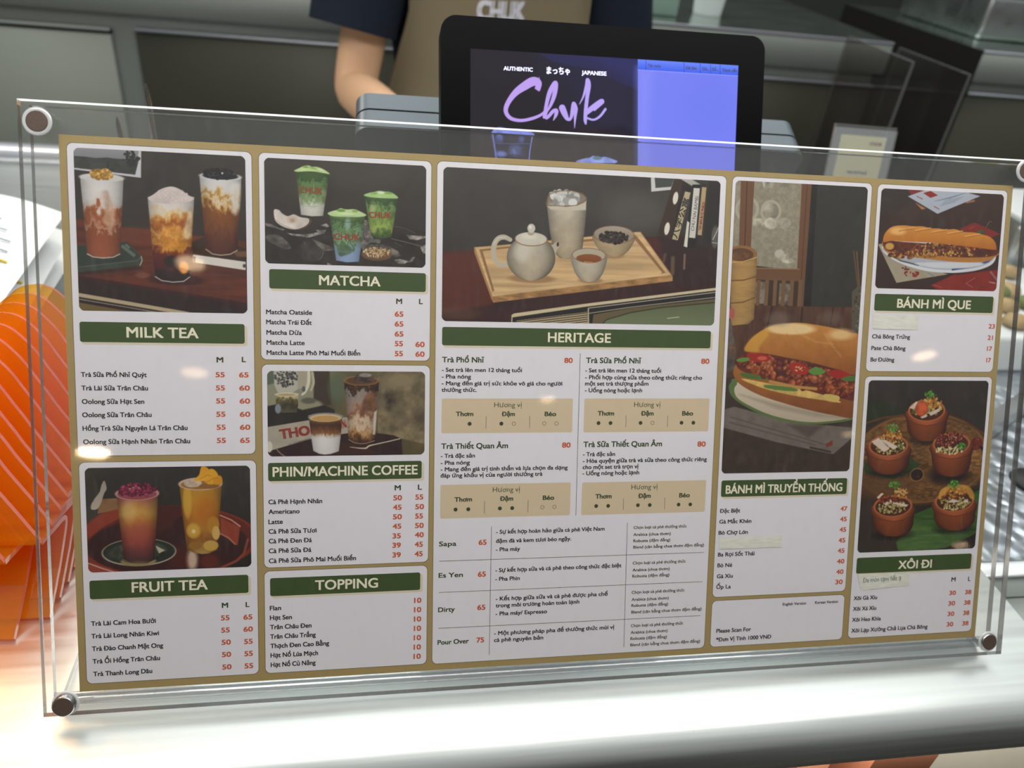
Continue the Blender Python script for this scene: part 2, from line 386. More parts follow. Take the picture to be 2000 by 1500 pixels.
class Paint:
    def __init__(s, w, h, px):
        s.px = px; s.nx = int(round(w / px)) + 1; s.ny = int(round(h / px)) + 1; s.w = w; s.h = h
        s.xs = np.linspace(0, w, s.nx); s.ys = np.linspace(0, h, s.ny)
        s.im = np.zeros((s.ny, s.nx, 3)); s.seed = 1
    def win(s, x0, y0, x1, y1):
        i0, i1 = np.searchsorted(s.xs, [x0, x1]); j0, j1 = np.searchsorted(s.ys, [y0, y1])
        i0 = max(i0 - 1, 0); j0 = max(j0 - 1, 0); i1 = min(i1 + 1, s.nx); j1 = min(j1 + 1, s.ny)
        if i1 - i0 < 1 or j1 - j0 < 1: return None
        return slice(j0, j1), slice(i0, i1), s.xs[i0:i1][None, :], s.ys[j0:j1][:, None]
    def noise(s, sl, st=None):
        s.seed += 1; ny = sl[0].stop - sl[0].start; nx = sl[1].stop - sl[1].start
        a, b = st or (5, 5)
        return fbm(ny, nx, a / s.px, b / s.px, s.seed) - .5
    def lay(s, sl, mask, col, o):
        """col: (ny,nx,3) or (3,)"""
        ny = sl[0].stop - sl[0].start; nx = sl[1].stop - sl[1].start
        c = np.broadcast_to(col, (ny, nx, 3)).copy()
        if o.get('n'):
            c *= (1 + o['n'] * 2.2 * s.noise(sl, o.get('st')))[..., None]
            if o['n'] >= .3: mask = mask * np.clip(1 + 2.5 * (o['n'] - .2) * s.noise(sl, o.get('st', (3, 3))) * 2, 0, 1)
        if o.get('c'):
            m = mask > .3; xx = np.arange(nx)[None]
            lo = np.where(m, xx, 10 ** 6).min(1); hi = np.where(m, xx, -1).max(1)
            t = (xx - lo[:, None]) / np.maximum(hi - lo, 1)[:, None] * 2 - 1
            t = np.clip(t, -1, 1)
            c *= (1 - o['c'] * np.abs(t) ** 3 - o['c'] * .25 * np.clip(t, 0, 1))[..., None]
        a = (mask * o.get('a', 1))[..., None]
        s.im[sl] = s.im[sl] * (1 - a) + np.clip(c, 0, 1) * a
    def sdf(s, P, X, Y):
        x0, y0 = P[:, 0], P[:, 1]; x1, y1 = np.roll(x0, -1), np.roll(y0, -1)
        d = np.full(np.broadcast(X, Y).shape, 1e9); ins = np.zeros(d.shape, bool)
        for a, b, c, e in zip(x0, y0, x1, y1):
            vx, vy = c - a, e - b; q = vx * vx + vy * vy + 1e-12
            t = np.clip(((X - a) * vx + (Y - b) * vy) / q, 0, 1)
            d = np.minimum(d, (X - a - t * vx) ** 2 + (Y - b - t * vy) ** 2)
            if b != e: ins ^= ((b > Y) != (e > Y)) & (X < (Y - b) / (e - b) * vx + a)
        d = np.sqrt(d)
        return np.where(ins, -d, d)
    def edge(s, sd, b): return np.clip(.5 - sd / max(b, s.px * 1.1), 0, 1)
    def poly(s, P, col, o):
        P = smoothpts(P) if o.get('s') else np.array(P, float)
        b = o.get('b', 0) + s.px; w = s.win(P[:, 0].min() - b, P[:, 1].min() - b, P[:, 0].max() + b, P[:, 1].max() + b)
        if not w: return
        sl, sm = w[:2], s.edge(s.sdf(P, w[2], w[3]), o.get('b', 0)); c = srgb(col)
        if o.get('g'):
            t = np.clip((w[3] - P[:, 1].min()) / (np.ptp(P[:, 1]) + 1e-6), 0, 1)[..., None]
            c = c * (1 - t) + srgb(o['g']) * t
        s.lay(sl, sm, c, o)
    def layers(s, P, stops, o):
        P = smoothpts(P) if o.get('s') else np.array(P, float)
        w = s.win(P[:, 0].min() - .6, P[:, 1].min() - .6, P[:, 0].max() + .6, P[:, 1].max() + .6)
        if not w: return
        sl = w[:2]; sm = s.edge(s.sdf(P, w[2], w[3]), 0)
        t = (w[3] - P[:, 1].min()) / np.ptp(P[:, 1]) + np.zeros_like(sm)
        ws = o.get('ws', 6)
        wob = s.noise(sl, (ws * .5, ws)) * 1.3 + .6 * s.noise(sl, (ws * .22, ws * .35))
        t = np.clip(t + o.get('w', 0) * 1.6 * wob * np.clip(t * 6, 0, 1) * np.clip((1 - t) * 5, 0, 1), 0, 1)
        k = [q[0] for q in stops]; C = np.array([srgb(q[1]) for q in stops])
        c = np.stack([np.interp(t, k, C[:, i]) for i in range(3)], -1)
        s.lay(sl, sm, c, {'c': o.get('c', 0)})
    def ell(s, cx, cy, rx, ry, col, o):
        b = o.get('b', 0); R = max(rx, ry) + b + s.px
        w = s.win(cx - R, cy - R, cx + R, cy + R)
        if not w: return
        a = math.radians(o.get('r', 0)); dx, dy = w[2] - cx, w[3] - cy
        u = dx * math.cos(a) + dy * math.sin(a); v = -dx * math.sin(a) + dy * math.cos(a)
        q = np.sqrt((u / rx) ** 2 + (v / ry) ** 2)
        sd = (q - 1) * min(rx, ry) if b < min(rx, ry) else (q - 1) * (rx + ry) / 2
        c = srgb(col)
        if o.get('g'):
            t = np.clip((v + ry) / (2 * ry), 0, 1)[..., None]; c = c * (1 - t) + srgb(o['g']) * t
        if o.get('hl'):
            h = np.clip(1 - np.hypot(u / rx + .35, v / ry + .4), 0, 1)[..., None]; c = c * (.80 + .2 * h) + .13 * h ** 1.5
        s.lay(w[:2], s.edge(sd, b), c, o)
    def stroke(s, Q, col, o):
        """Q: list of (x, y, width)"""
        Q = np.array(Q, float); b = o.get('b', 0); R = Q[:, 2].max() / 2 + b + s.px
        w = s.win(Q[:, 0].min() - R, Q[:, 1].min() - R, Q[:, 0].max() + R, Q[:, 1].max() + R)
        if not w: return
        sd = np.full(np.broadcast(w[2], w[3]).shape, 1e9)
        for (a, e, r0), (c, f, r1) in zip(Q[:-1], Q[1:]):
            vx, vy = c - a, f - e; q = vx * vx + vy * vy + 1e-12
            t = np.clip(((w[2] - a) * vx + (w[3] - e) * vy) / q, 0, 1)
            sd = np.minimum(sd, np.hypot(w[2] - a - t * vx, w[3] - e - t * vy) - (r0 + (r1 - r0) * t) / 2)
        s.lay(w[:2], s.edge(sd, b), srgb(col), o)
    def scatter(s, E, n, rr, cols, seed, o):
        rng = random.Random(seed); cx, cy, rx, ry = E; pts = []
        while len(pts) < n:
            a, b = rng.uniform(-1, 1), rng.uniform(-1, 1)
            if a * a + b * b < 1: pts.append((a, b))
        pts.sort(key=lambda p: p[1]); ro = math.radians(-o.get('rot', 0))
        for a, b in pts:
            x, y = a * rx, b * ry; x, y = x * math.cos(ro) + y * math.sin(ro), -x * math.sin(ro) + y * math.cos(ro)
            r = rng.uniform(*rr) * .5; asp = o.get('asp', 1.15); k = rng.uniform(1, asp)
            col = rng.choice(cols)
            s.ell(cx + x, cy + y, r * math.sqrt(k) * 1.15, r / math.sqrt(k) * 1.15, col, {'r': rng.uniform(0, 180), 'b': o.get('b', 0), 'hl': 1 if o.get('hl') else 0, 'n': 0})
    def run(s, ops):
        for q in ops:
            k = q[0]
            if k == 'bg':
                t = (np.linspace(0, 1, s.ny) ** 1)[:, None, None]
                s.im[:] = srgb(q[1]) * (1 - t) + srgb(q[2]) * t
                s.im *= (1 + 2 * q[3] * (fbm(s.ny, s.nx, 18 / s.px, 18 / s.px, 99) - .5))[..., None]
            elif k == 'p': s.poly(q[1], q[2], q[3])
            elif k == 'e': s.ell(*q[1:6], q[6])
            elif k == 'v': s.layers(q[1], q[2], q[3])
            elif k == 'l': s.stroke([(x, y, q[2]) for x, y in q[1]], q[3], q[4])
            elif k == 'b': s.stroke(openspline(q[1]), q[2], q[3])
            elif k == 's': s.scatter(*q[1:6], q[6])
    def mesh(s, name, mat, x0, y0, r, h, parent, label):
        """grid of the picture as a mesh with its colours; (x0,y0) is its top left in mm, r the corner radius"""
        X, Y = np.meshgrid(s.xs, s.ys); n = s.nx * s.ny
        if r:   # pull the corner cells in to a round corner
            keep = np.ones((s.ny - 1, s.nx - 1), bool)
            cx = (s.xs[1:] + s.xs[:-1]) / 2; cy = (s.ys[1:] + s.ys[:-1]) / 2
            dx = np.maximum(np.maximum(r - cx, cx - (s.w - r)), 0)[None]; dy = np.maximum(np.maximum(r - cy, cy - (s.h - r)), 0)[:, None]
            keep = np.hypot(dx, dy) <= r
        else: keep = np.ones((s.ny - 1, s.nx - 1), bool)
        idx = np.arange(n).reshape(s.ny, s.nx)
        q = np.stack([idx[1:, :-1], idx[1:, 1:], idx[:-1, 1:], idx[:-1, :-1]], -1)[keep]
        co = np.stack([(X + x0) / 1000, -(Y + y0) / 1000, np.full_like(X, h / 1000)], -1).reshape(-1, 3)
        c = s.im.reshape(-1, 3); c = np.where(c <= .04045, c / 12.92, ((c + .055) / 1.055) ** 2.4)
        if mat is M['photo']: c = np.clip(c - .012, .003, 1)
        me = bpy.data.meshes.new(name); me.vertices.add(n); me.vertices.foreach_set('co', co.ravel())
        me.loops.add(q.size); me.loops.foreach_set('vertex_index', q.ravel().astype(np.int32))
        me.polygons.add(len(q)); me.polygons.foreach_set('loop_start', np.arange(0, q.size, 4, dtype=np.int32))
        at = me.attributes.new('print', 'FLOAT_COLOR', 'POINT')
        at.data.foreach_set('color', np.hstack([c, np.ones((n, 1))]).ravel().astype(np.float32))
        me.materials.append(mat); me.update(calc_edges=True)
        return link(name, me, parent, label)

# ================================================================ the setting
CZ = -0.018                      # counter top
FZ = -0.96                       # floor
mb = MB(); mb.box((-4, -6.0, FZ - .05), (5, 3.4, FZ), M['floor']); tag(mb.build('floor'), 'dark tiled floor behind the service counter', 'floor', kind='structure')
mb = MB(); mb.box((-4, 3.3, FZ), (5, 3.4, 2.2), M['wall']); tag(mb.build('wall_back'), 'grey wall behind the back counters', 'wall', kind='structure')

# ---------------------------------------------------------------- service counter with rounded steel front edge
def counter():
    t = empty('service_counter', (-.5, .45, FZ), 'brushed stainless steel service counter under the menu board', 'counter')
    inv = Matrix.Translation((.5, -.45, -FZ))
    R = .026; prof = []
    for k in range(15):
        a = math.radians(90 + 165 * k / 14); prof.append((-.031 + R * math.cos(a), CZ - R + R * math.sin(a)))
    prof = [(.928, CZ)] + prof + [(-.02, CZ - .05), (.928, CZ - .05)]
    mb = MB(); XL, XR = -1.9, .3705
    ring = lambda x: [inv @ Vector((x, y, z)) for y, z in prof]
    mb.loft([ring(XL), ring(XR)], M['counter']); mb.build('worktop', t)
    mb = MB()
    mb.loft([[inv @ Vector((x, .948 + .020 * math.cos(a), CZ + .004 + .020 * math.sin(a))) for a in [2 * math.pi * k / 20 for k in range(20)]] for x in (XL, XR)], M['strip'])
    mb.build('rear_rim', t, 'bright rounded rim along the rear edge')
    mb = MB(); mb.box((XL, .0, FZ), (.30, .012, CZ - .05), M['copper'], mx=inv); mb.build('front_cladding', t, 'copper coloured front cladding lit from above')
    mb = MB(); mb.box((.15, -.022, FZ), (.19, .0, CZ - .052), M['copperdark'], mx=inv); mb.build('cladding_trim', t, 'dark copper upright trim')
    mb = MB(); mb.box((.245, -.03, FZ), (.30, .0, CZ - .052), M['copperdark'], mx=inv); mb.build('cladding_trim', t, 'dark copper upright trim')
    mb = MB(); mb.box((XL, .9, FZ), (XR, .92, CZ - .05), M['counterdark'], mx=inv); mb.build('rear_panel', t)
    mb = MB(); mb.box((.34, .02, FZ), (XR, .9, CZ - .05), M['counterdark'], mx=inv); mb.build('end_panel', t)
counter()
l = bpy.data.lights.new('cladding_strip_light', 'AREA'); l.shape = 'RECTANGLE'; l.size = 1.6; l.size_y = .02; l.energy = 9; l.color = (1, .82, .66)
o = bpy.data.objects.new('cladding_strip_light', l); COL.objects.link(o); o.location = (-.2, -.03, CZ - .06); o.rotation_euler = (math.radians(8), 0, 0)

# ================================================================ acrylic sign holder, in the frame of the leaning menu
LEAN = math.radians(90 - 28.6781)
SW, SH = 600.0, 320.64
BOARD = Matrix.Rotation(LEAN, 4, 'X')
INV = BOARD.inverted()
def board_empty(name, label, cat):
    return empty(name, (0, 0, 0), label, cat, rot=(LEAN, 0, 0))
def U(u, v): return ((u - SW / 2) / 1000, (SH - v) / 1000)          # sheet mm (v down) to local metres
hold = board_empty('acrylic_sign_holder', 'large clear acrylic sign holder clamping the menu, magnets at its corners', 'sign holder')
def plate(name, u0, v0, u1, v1, z0, z1, face, edge, label=None):
    (x0, y1), (x1, y0) = U(u0, v0), U(u1, v1)
    mb = MB()
    P = [(x0, y0), (x1, y0), (x1, y1), (x0, y1)]
    mb.add([(x, y, z1) for x, y in P], [[0, 1, 2, 3]], face); mb.add([(x, y, z0) for x, y in P], [[3, 2, 1, 0]], face)
    mb.add([(x, y, z0) for x, y in P] + [(x, y, z1) for x, y in P], [[i, (i + 1) % 4, (i + 1) % 4 + 4, i + 4] for i in (1, 3)], edge)
    mb.add([(x, y, z0) for x, y in P] + [(x, y, z1) for x, y in P], [[i, (i + 1) % 4, (i + 1) % 4 + 4, i + 4] for i in (2,)], M['actop'])
    mb.add([(x, y, z0) for x, y in P] + [(x, y, z1) for x, y in P], [[i, (i + 1) % 4, (i + 1) % 4 + 4, i + 4] for i in (0,)], edge)
    return mb.build(name, hold, label)
plate('front_panel', -18, -16.5, 618, 332, .0020, .0068, M['acrylic'], M['acedge'])
# back panel: one sheet bent at the bottom into a foot that runs back along the counter
def back_panel():
    th = .0042; z0 = -.0006
    (x0, y1), (x1, _) = U(-15, -15), U(614.5, 0)
    down = Vector((0, -math.sin(math.pi / 2 - LEAN), -math.cos(math.pi / 2 - LEAN)))   # along the sheet, downwards (world)
    nrm = BOARD.to_3x3() @ Vector((0, 0, 1))
    r_in = .006
    # mid line in the world Y-Z plane
    top = BOARD @ Vector((0, y1, z0 - th / 2))
    zc = CZ + .0005 + th + r_in                            # bend centre height
    # bend centre lies behind the sheet at distance r_in + th/2 from the mid line
    k = (r_in + th / 2)
    q = top - nrm * k                                       # line of possible centres
    s_ = (q.z - zc) / (-down.z); c = q + down * s_
    path = [top]; a0 = math.atan2(nrm.z, nrm.y); a1 = math.radians(-90) + 2 * math.pi
    a0 = a0 if a0 > 0 else a0 + 2 * math.pi
    for i in range(13):
        a = a0 + (a1 - a0) * i / 12; path.append(Vector((0, c.y + k * math.cos(a), c.z + k * math.sin(a))))
    path.append(path[-1] + Vector((0, .17, 0)))
    mbk = MB()
    def side(sgn):
        out = []
        for i, p in enumerate(path):
            t = (path[min(i + 1, len(path) - 1)] - path[max(i - 1, 0)]).normalized(); n = Vector((0, -t.z, t.y)) * (-1)
            out.append(p + n * sgn * th / 2)
        return out
    A, B = side(1), side(-1); n = len(path)
    def L(p, x): return INV @ Vector((x, p.y, p.z))
    va = [L(p, x0) for p in A] + [L(p, x1) for p in A]; vb = [L(p, x0) for p in B] + [L(p, x1) for p in B]
    for vs in (va, vb):
        mbk.add(vs[:2] + vs[n:n + 2], [[0, 1, 3, 2]], M['acback'])
        mbk.add(vs, [[i, i + 1, n + i + 1, n + i] for i in range(1, n - 2)], M['acbend'], True)
        mbk.add([vs[n - 2], vs[n - 1], vs[2 * n - 1], vs[2 * n - 2]], [[0, 1, 2, 3]], M['acback'])
    for o_ in (0, n):
        mbk.add(va[o_:o_ + n] + vb[o_:o_ + n], [[i, i + 1, n + i + 1, n + i] for i in range(n - 1)], M['acedge'])
    mbk.add([va[0], vb[0], vb[n], va[n]], [[0, 1, 2, 3]], M['acedge']); mbk.add([va[n - 1], vb[n - 1], vb[2 * n - 1], va[2 * n - 1]], [[0, 1, 2, 3]], M['acedge'])
    mbk.build('back_panel', hold, 'rear acrylic sheet bent into a foot at the bottom')
back_panel()
for i, (u, v, lift) in enumerate(((-8, -5, .0), (603.5, -9, .0), (605.5, 321.5, .0012), (-5.5, 324, .004))):
    x, y = U(u, v); z = .0068
    mb = MB(); r = .0062
    mb.lathe([(r, 0), (r, .0006 + lift), (r - .0006, .0012 + lift)], (x, y, z + .00005), M['magsteel'], 36)
    mb.lathe([(r - .0006, .00121 + lift), (r - .001, .0014 + lift)], (x, y, z + .00005), M['magnet'], 36)
    mg = mb.build('magnet', hold, 'round dark magnet at the corner')
    mb = MB(); mb.lathe([(r + .0001, 0), (r + .0011, 0), (r + .0014, .0007), (r + .0011, .0012), (r + .0001, .0012)], (x, y, z + .00005), M['ring'], 36)
    mb.build('magnet_ring', mg, 'clear ring around the magnet')

# ================================================================ the printed menu
D = {
 'panels': {
  'tea': {
   'rect': [4.01,4.24,101.4,179.15],
   'label': 'milk tea panel',
   'band': [7.18,102.35,96.27,113.83],
   'title': [31.99,110.83,70.53,5.71,'MILK TEA'],
   'text': [
    [7.04,133.61,41.95,2.63,'Trà Sữa Phổ Nhĩ Quýt','black',1],
    [7.04,141.33,42.4,2.64,'Trà Lài Sữa Trân Châu','black',1],
    [7.04,149.08,40.19,2.65,'Oolong Sữa Hạt Sen','black',1],
    [6.95,156.75,43.96,2.66,'Oolong Sữa Trân Châu','black',1],
    [6.9,164.56,63.48,2.67,'Hồng Trà Sữa Nguyên Lá Trân Châu','black',1],
    [6.95,172.39,64.76,2.68,'Oolong Sữa Hạnh Nhân Trân Châu','black',1],
    [79.79,133.46,84.63,2.82,'55','orange',2],
    [79.76,141.23,84.62,2.83,'55','orange',2],
    [79.79,148.91,84.6,2.84,'55','orange',2],
    [79.76,156.79,84.64,2.85,'55','orange',2],
    [79.8,164.52,84.62,2.86,'55','orange',2],
    [79.77,172.4,84.61,2.87,'55','orange',2],
    [92.92,133.52,97.99,2.84,'65','orange',2],
    [92.92,141.27,98.62,2.84,'60','orange',2],
    [92.98,148.99,98.63,2.85,'60','orange',2],
    [92.97,156.85,98.64,2.86,'60','orange',2],
    [92.92,164.62,98.59,2.87,'60','orange',2],
    [92.91,172.48,98.14,2.88,'65','orange',2],
    [80.49,124.78,84,2.93,'M','green',2],
    [94.57,124.55,96.59,2.94,'L','green',2]],
   'photo': [7.34,6.67,98.02,96.18],
   'plabel': 'printed photo of three milk teas in tall glasses',
   'art': [
    ('bg','#3b3530','#332a25',0.1),
    ('p',[(0.07,-0.26),(35.05,-0.07),(34.51,14.71),(-0.35,11.79)],'#c3c3c8',{}),
    ('p',[(0.07,-0.26),(33.83,-0.23),(31.53,13.2),(-0.32,10.9)],'#8c8d92',{'g':'#6a6c6c'}),
    ('p',[(-0.1,4.53),(5.84,4.67),(11.45,5.11),(17.11,4.52),(22.77,4.97),(33.69,5),(31.53,13.2),(-0.32,10.9)],'#41423d',{'n':0.25}),
    ('s',(29.56,4.47,4.25,4.03),60,(0.73,1.46),['#2f302c','#363732','#2a2b27'],3,{}),
    ('p',[(17.39,6.96),(17.89,6.93),(17.22,10.47),(16.79,10.49)],'#2a2a28',{}),
    ('p',[(-1.26,38.4),(23.83,42.19),(46.24,43.95),(91.19,48.01),(90.91,84.79),(41.04,77.09),(-0.61,70.84)],'#5d2f1e',{'n':0.22,'st':(30,3)}),
    ('e',31.61,47.38,17.85,5.21,'#6e3923',{'b':5.21,'a':0.7}),
    ('p',[(-1.31,70.63),(41.05,76.93),(91.07,84.47),(90.99,90.19),(-1.27,90.33)],'#2f221c',{'n':0.1}),
    ('p',[(-1.28,69.71),(41.07,75.93),(91.09,83.43),(91.06,85.42),(41.01,78.25),(-1.34,71.62)],'#3c1f16',{'b':1.03}),
    ('p',[(-0.9,79.46),(59.27,89.35),(53.28,90.48),(-0.98,81.6)],'#b3a283',{}),
    ('l',[(-1.02,82.9),(42.93,89.97)],0.44,'#9a9388',{}),
    ('p',[(-1.09,84.81),(31.91,90.33),(-1.29,90.95)],'#6b5b36',{}),
    ('p',[(-1.22,88.8),(11.6,90.71),(-1.29,90.95)],'#2b241d',{}),
    ('p',[(-0.72,53.41),(26.48,50.37),(33.91,58.92),(33.8,63.23),(-1.24,68.5)],'#3a443a',{'n':0.1}),
    ('p',[(-0.73,53.64),(26.33,50.61),(32.91,58.42),(31.26,60.39),(-1.12,65.15)],'#333b34',{'n':0.12}),
    ('l',[(-1.14,65.53),(31.25,60.77),(33.48,58.78)],0.59,'#50584c',{'b':0.22}),
    ('l',[(33.49,58.4),(33.94,60.69),(32.63,63.57)],0.6,'#a39a86',{}),
    ('l',[(24.02,53.12),(29.52,57.76)],1.93,'#5f675a',{'b':0.45}),
    ('l',[(25.71,52.15),(27.11,53.48)],1.19,'#646c60',{'b':0.3}),
    ('p',[(-1.24,68.5),(33.36,63.39),(34.03,65.68),(-1.29,70.09)],'#27201b',{'b':1.18,'a':0.6}),
    ('e',33.94,68.76,3.75,1.65,'#8d5c48',{'b':1.8,'a':0.6}),
    ('p',[(60.45,49.83),(68.33,45.7),(91.13,52.31),(91.25,60.14),(61.28,56.53)],'#3d2b22',{'n':0.15}),
    ('p',[(83.16,54.13),(91.12,53.48),(91.07,57.01),(85.39,56.79)],'#6b4b33',{'b':0.46}),
    ('p',[(61.43,56.37),(91.1,59.83),(90.89,64.56),(61.05,60.73)],'#d5d0c5',{}),
    ('p',[(61.56,57.53),(62.74,57.65),(62.39,60.61),(61.35,60.49)],'#6b5c56',{}),
    ('e',89.25,62.01,0.85,1.08,'#4a4540',{}),
    ('p',[(90.04,59.79),(91.26,59.91),(91.19,64.55),(89.98,64.42)],'#3a3430',{}),
    ('e',52.23,70.99,15.18,3.04,'#2b1812',{'b':3.04,'a':0.6}),
    ('v',[(2.88,15.63),(25.39,15.3),(23.84,37.04),(22.25,57.22),(18.67,59.09),(13.28,59.71),(8.3,59.26),(5.08,57.69),(4.09,36.31)],[(0,'#cfccca'),(0.2,'#d9d5d1'),(0.34,'#cdc0b6'),(0.4,'#a86a44'),(0.5,'#96512f'),(0.62,'#b88a6c'),(0.66,'#8e4b2e'),(1,'#96563a')],{'w':0.17,'ws':6.6,'c':0.28}),
    ('p',[(13.68,23.92),(17.26,23.01),(18.52,28.21),(20.53,32.64),(19.99,38.7),(18.74,44.8),(16.92,46),(15.95,42.63),(13.92,38.93),(15.54,32.85)],'#c8a58c',{'s':1,'b':1.75,'a':0.7,'n':0.3}),
    ('l',[(5.22,57.83),(8.29,59.41),(13.27,59.86),(18.67,59.24),(22.24,57.37)],0.51,'#cbb8ac',{}),
    ('e',14.09,15.54,11.65,2.19,'#d9d7d4',{'c':0.1}),
    ('e',14.07,16.06,10.2,1.46,'#c9c6c2',{'b':0.58}),
    ('s',(14,13.68,5.39,2.47),30,(1.89,2.47),['#c4953f','#b78632','#d3a653','#a87726'],5,{'hl':1}),
    ('v',[(37.77,24.96),(62.61,24.03),(61.04,46.34),(59.32,69.02),(55.92,71.67),(49.99,72.37),(44.11,71.59),(40.65,69.36),(38.91,45.59)],[(0,'#cfc6c0'),(0.13,'#d8d1cb'),(0.19,'#dcc08c'),(0.28,'#c07a30'),(0.36,'#9a5522'),(0.44,'#d6a45a'),(0.5,'#a8641f'),(0.57,'#d0963f'),(0.63,'#7d3a18'),(0.8,'#5e2615'),(0.87,'#38221b'),(1,'#2c1d18')],{'w':0.12,'ws':6,'c':0.25}),
    ('e',50.55,47.48,8.27,6.77,'#c98a34',{'b':4.51,'a':0.55,'n':0.5}),
    ('p',[(58.94,34.12),(61.16,33.27),(60.56,44.82),(57.91,47.99),(56.49,44.96)],'#dcc4a0',{'s':1,'b':1.5,'a':0.8,'n':0.3}),
    ('p',[(41.56,56.23),(47.4,56.81),(45.73,65.35),(41.35,64.7)],'#532012',{'b':1.5,'a':0.8}),
    ('e',49.88,60.75,4.38,3.32,'#2a1a16',{'b':0.91}),
    ('e',56.09,63.9,2.73,3.49,'#c07e38',{'b':1.06,'n':0.4}),
    ('l',[(40.72,69.51),(44.11,71.59),(49.99,72.37),(55.92,71.75),(59.24,69.17)],0.53,'#b4afa9',{}),
    ('p',[(37.97,25.86),(41.66,23.05),(44.99,20.41),(50.48,18.79),(55.56,20.38),(59.17,23.04),(62.52,24.8),(59.08,27.08),(49.53,28.4),(41.54,27.83)],'#cbc0ba',{'s':1,'n':0.08}),
    ('s',(50.37,23.42,8.95,3.58),90,(0.45,0.82),['#d8cfc9','#c4b8b2','#cdc2bc'],7,{}),
    ('v',[(65.63,12.61),(88.39,11.98),(87.1,33),(85.6,53.11),(81.64,55.43),(76.36,56.22),(71.88,55.58),(68.34,53.05),(66.92,33.8)],[(0,'#cfcdcb'),(0.1,'#d3d0cc'),(0.17,'#d3c3a4'),(0.24,'#b08238'),(0.31,'#d6c6a8'),(0.36,'#c39a58'),(0.43,'#7f4d1f'),(0.6,'#7a481f'),(0.8,'#623517'),(1,'#4d2a15')],{'w':0.15,'ws':7.2,'c':0.25}),
    ('p',[(81.87,17.04),(87.5,16.01),(86.55,29.93),(84.24,33.11),(82.46,27.01)],'#d5d0c8',{'s':1,'b':2.27,'a':0.8}),
    ('l',[(68.41,53.21),(71.87,55.73),(76.36,56.37),(81.63,55.58),(85.52,53.27)],0.61,'#b09a84',{}),
    ('e',76.97,11.92,11.55,2.26,'#c9c9cb',{}),
    ('e',76.97,11.76,9.66,1.96,'#1f1d20',{}),
    ('s',(76.99,10.39,8.45,2.56),60,(1.36,2.11),['#1b191c','#262327','#131114','#2f2b2f'],9,{'hl':1}),
    ('e',78.04,10.11,0.45,0.53,'#d8d8d8',{})],
   'arttext': []},
  'fruit': {
   'rect': [4.21,183.12,101.54,315.89],
   'label': 'fruit tea panel',
   'band': [7.44,253.14,96.3,264.45],
   'title': [30.59,261.19,72.76,5.95,'FRUIT TEA'],
   'text': [
    [7.58,280.53,43.2,2.69,'Trà Lài Cam Hoa Bưởi','black',1],
    [7.5,288.22,44.77,2.7,'Trà Lài Long Nhãn Kiwi','black',1],
    [7.6,295.95,46.89,2.71,'Trà Đào Chanh Mật Ong','black',1],
    [7.69,303.71,44.93,2.71,'Trà Ổi Hồng Trân Châu','black',1],
    [7.78,311.5,40.39,2.72,'Trà Thanh Long Dâu','black',1],
    [80.24,280.93,84.96,2.96,'55','orange',2],
    [80.29,288.65,84.93,2.97,'55','orange',2],
    [80.35,296.29,85.44,2.98,'50','orange',2],
    [80.4,304.05,85.5,2.99,'50','orange',2],
    [80.45,311.94,85.65,3,'50','orange',2],
    [93.25,281.11,98.19,2.97,'65','orange',2],
    [93.14,288.75,98.37,2.98,'60','orange',2],
    [93.4,296.54,98.17,2.99,'55','orange',2],
    [93.47,304.24,98.17,3,'55','orange',2],
    [93.45,312.06,98.25,3.01,'55','orange',2],
    [80.92,273.09,84.27,2.95,'M','green',2],
    [94.64,273.26,96.56,2.96,'L','green',2]],
   'photo': [7.11,186.26,98.18,248.3],
   'plabel': 'printed photo of two fruit teas on a red tray',
   'art': [
    ('bg','#37342f','#2b2622',0.12),
    ('e',1.94,17.81,5.31,15.05,'#423d35',{'b':0.89}),
    ('e',0.93,15.01,1.24,3.54,'#b5ad9c',{'b':0.71}),
    ('p',[(7.58,18.41),(19.92,18.04),(19.72,24.97),(6.03,27.04)],'#8d6a46',{'n':0.15}),
    ('p',[(10.37,7.6),(11.41,12.26),(9.96,15.21),(8.1,20.75),(5.95,24.24),(2.74,24.16),(3.56,19.9),(7.45,14.41),(8.77,9.98)],'#9a9286',{'s':1,'g':'#b3a894'}),
    ('p',[(2.62,2.09),(4.18,5.82),(4.63,17.88),(1.11,22.44),(-0.37,28.92),(-0.84,17.75)],'#3b362f',{'s':1,'b':0.7}),
    ('e',44.32,44.43,50.8,21.24,'#7b3224',{'b':0.46}),
    ('e',44.33,43.95,48.5,19.68,'#5f281d',{'b':0.55}),
    ('e',44.69,47.31,44.9,17.87,'#3a231c',{'b':0.73}),
    ('p',[(-0.52,33.58),(6.87,27.25),(18.03,24.27),(17.85,30.36),(9.19,34.81),(0.47,42.04)],'#8a3b2a',{'b':1.24}),
    ('p',[(37.87,22.89),(51.81,23.23),(51.69,28.45),(46.27,35.91),(39.19,39.5),(37.69,29.97)],'#4a2620',{'b':1.45}),
    ('l',[(73.79,29.81),(80,32.87),(84.89,36.87)],0.83,'#c98a70',{}),
    ('p',[(73.77,30.96),(84.88,37.54),(83.36,48.63),(82.02,47.62),(73.61,40.58)],'#8e3f2c',{'b':0.74}),
    ('l',[(72.71,40.55),(78.04,43.61),(82.02,47.81)],0.74,'#b9725a',{}),
    ('l',[(89.29,44.95),(86.91,53.62),(82.31,58.32),(74.14,61.9)],1.31,'#8a4636',{'b':0.75}),
    ('e',57.28,56.41,3.15,6.48,'#c4a892',{'b':2.41}),
    ('e',67.04,57.74,5.59,4.66,'#5c2a20',{'b':2.42}),
    ('p',[(44.25,47.3),(54.8,47.66),(54.51,61.61),(43.93,61.19)],'#54261d',{'b':3.66,'a':0.7}),
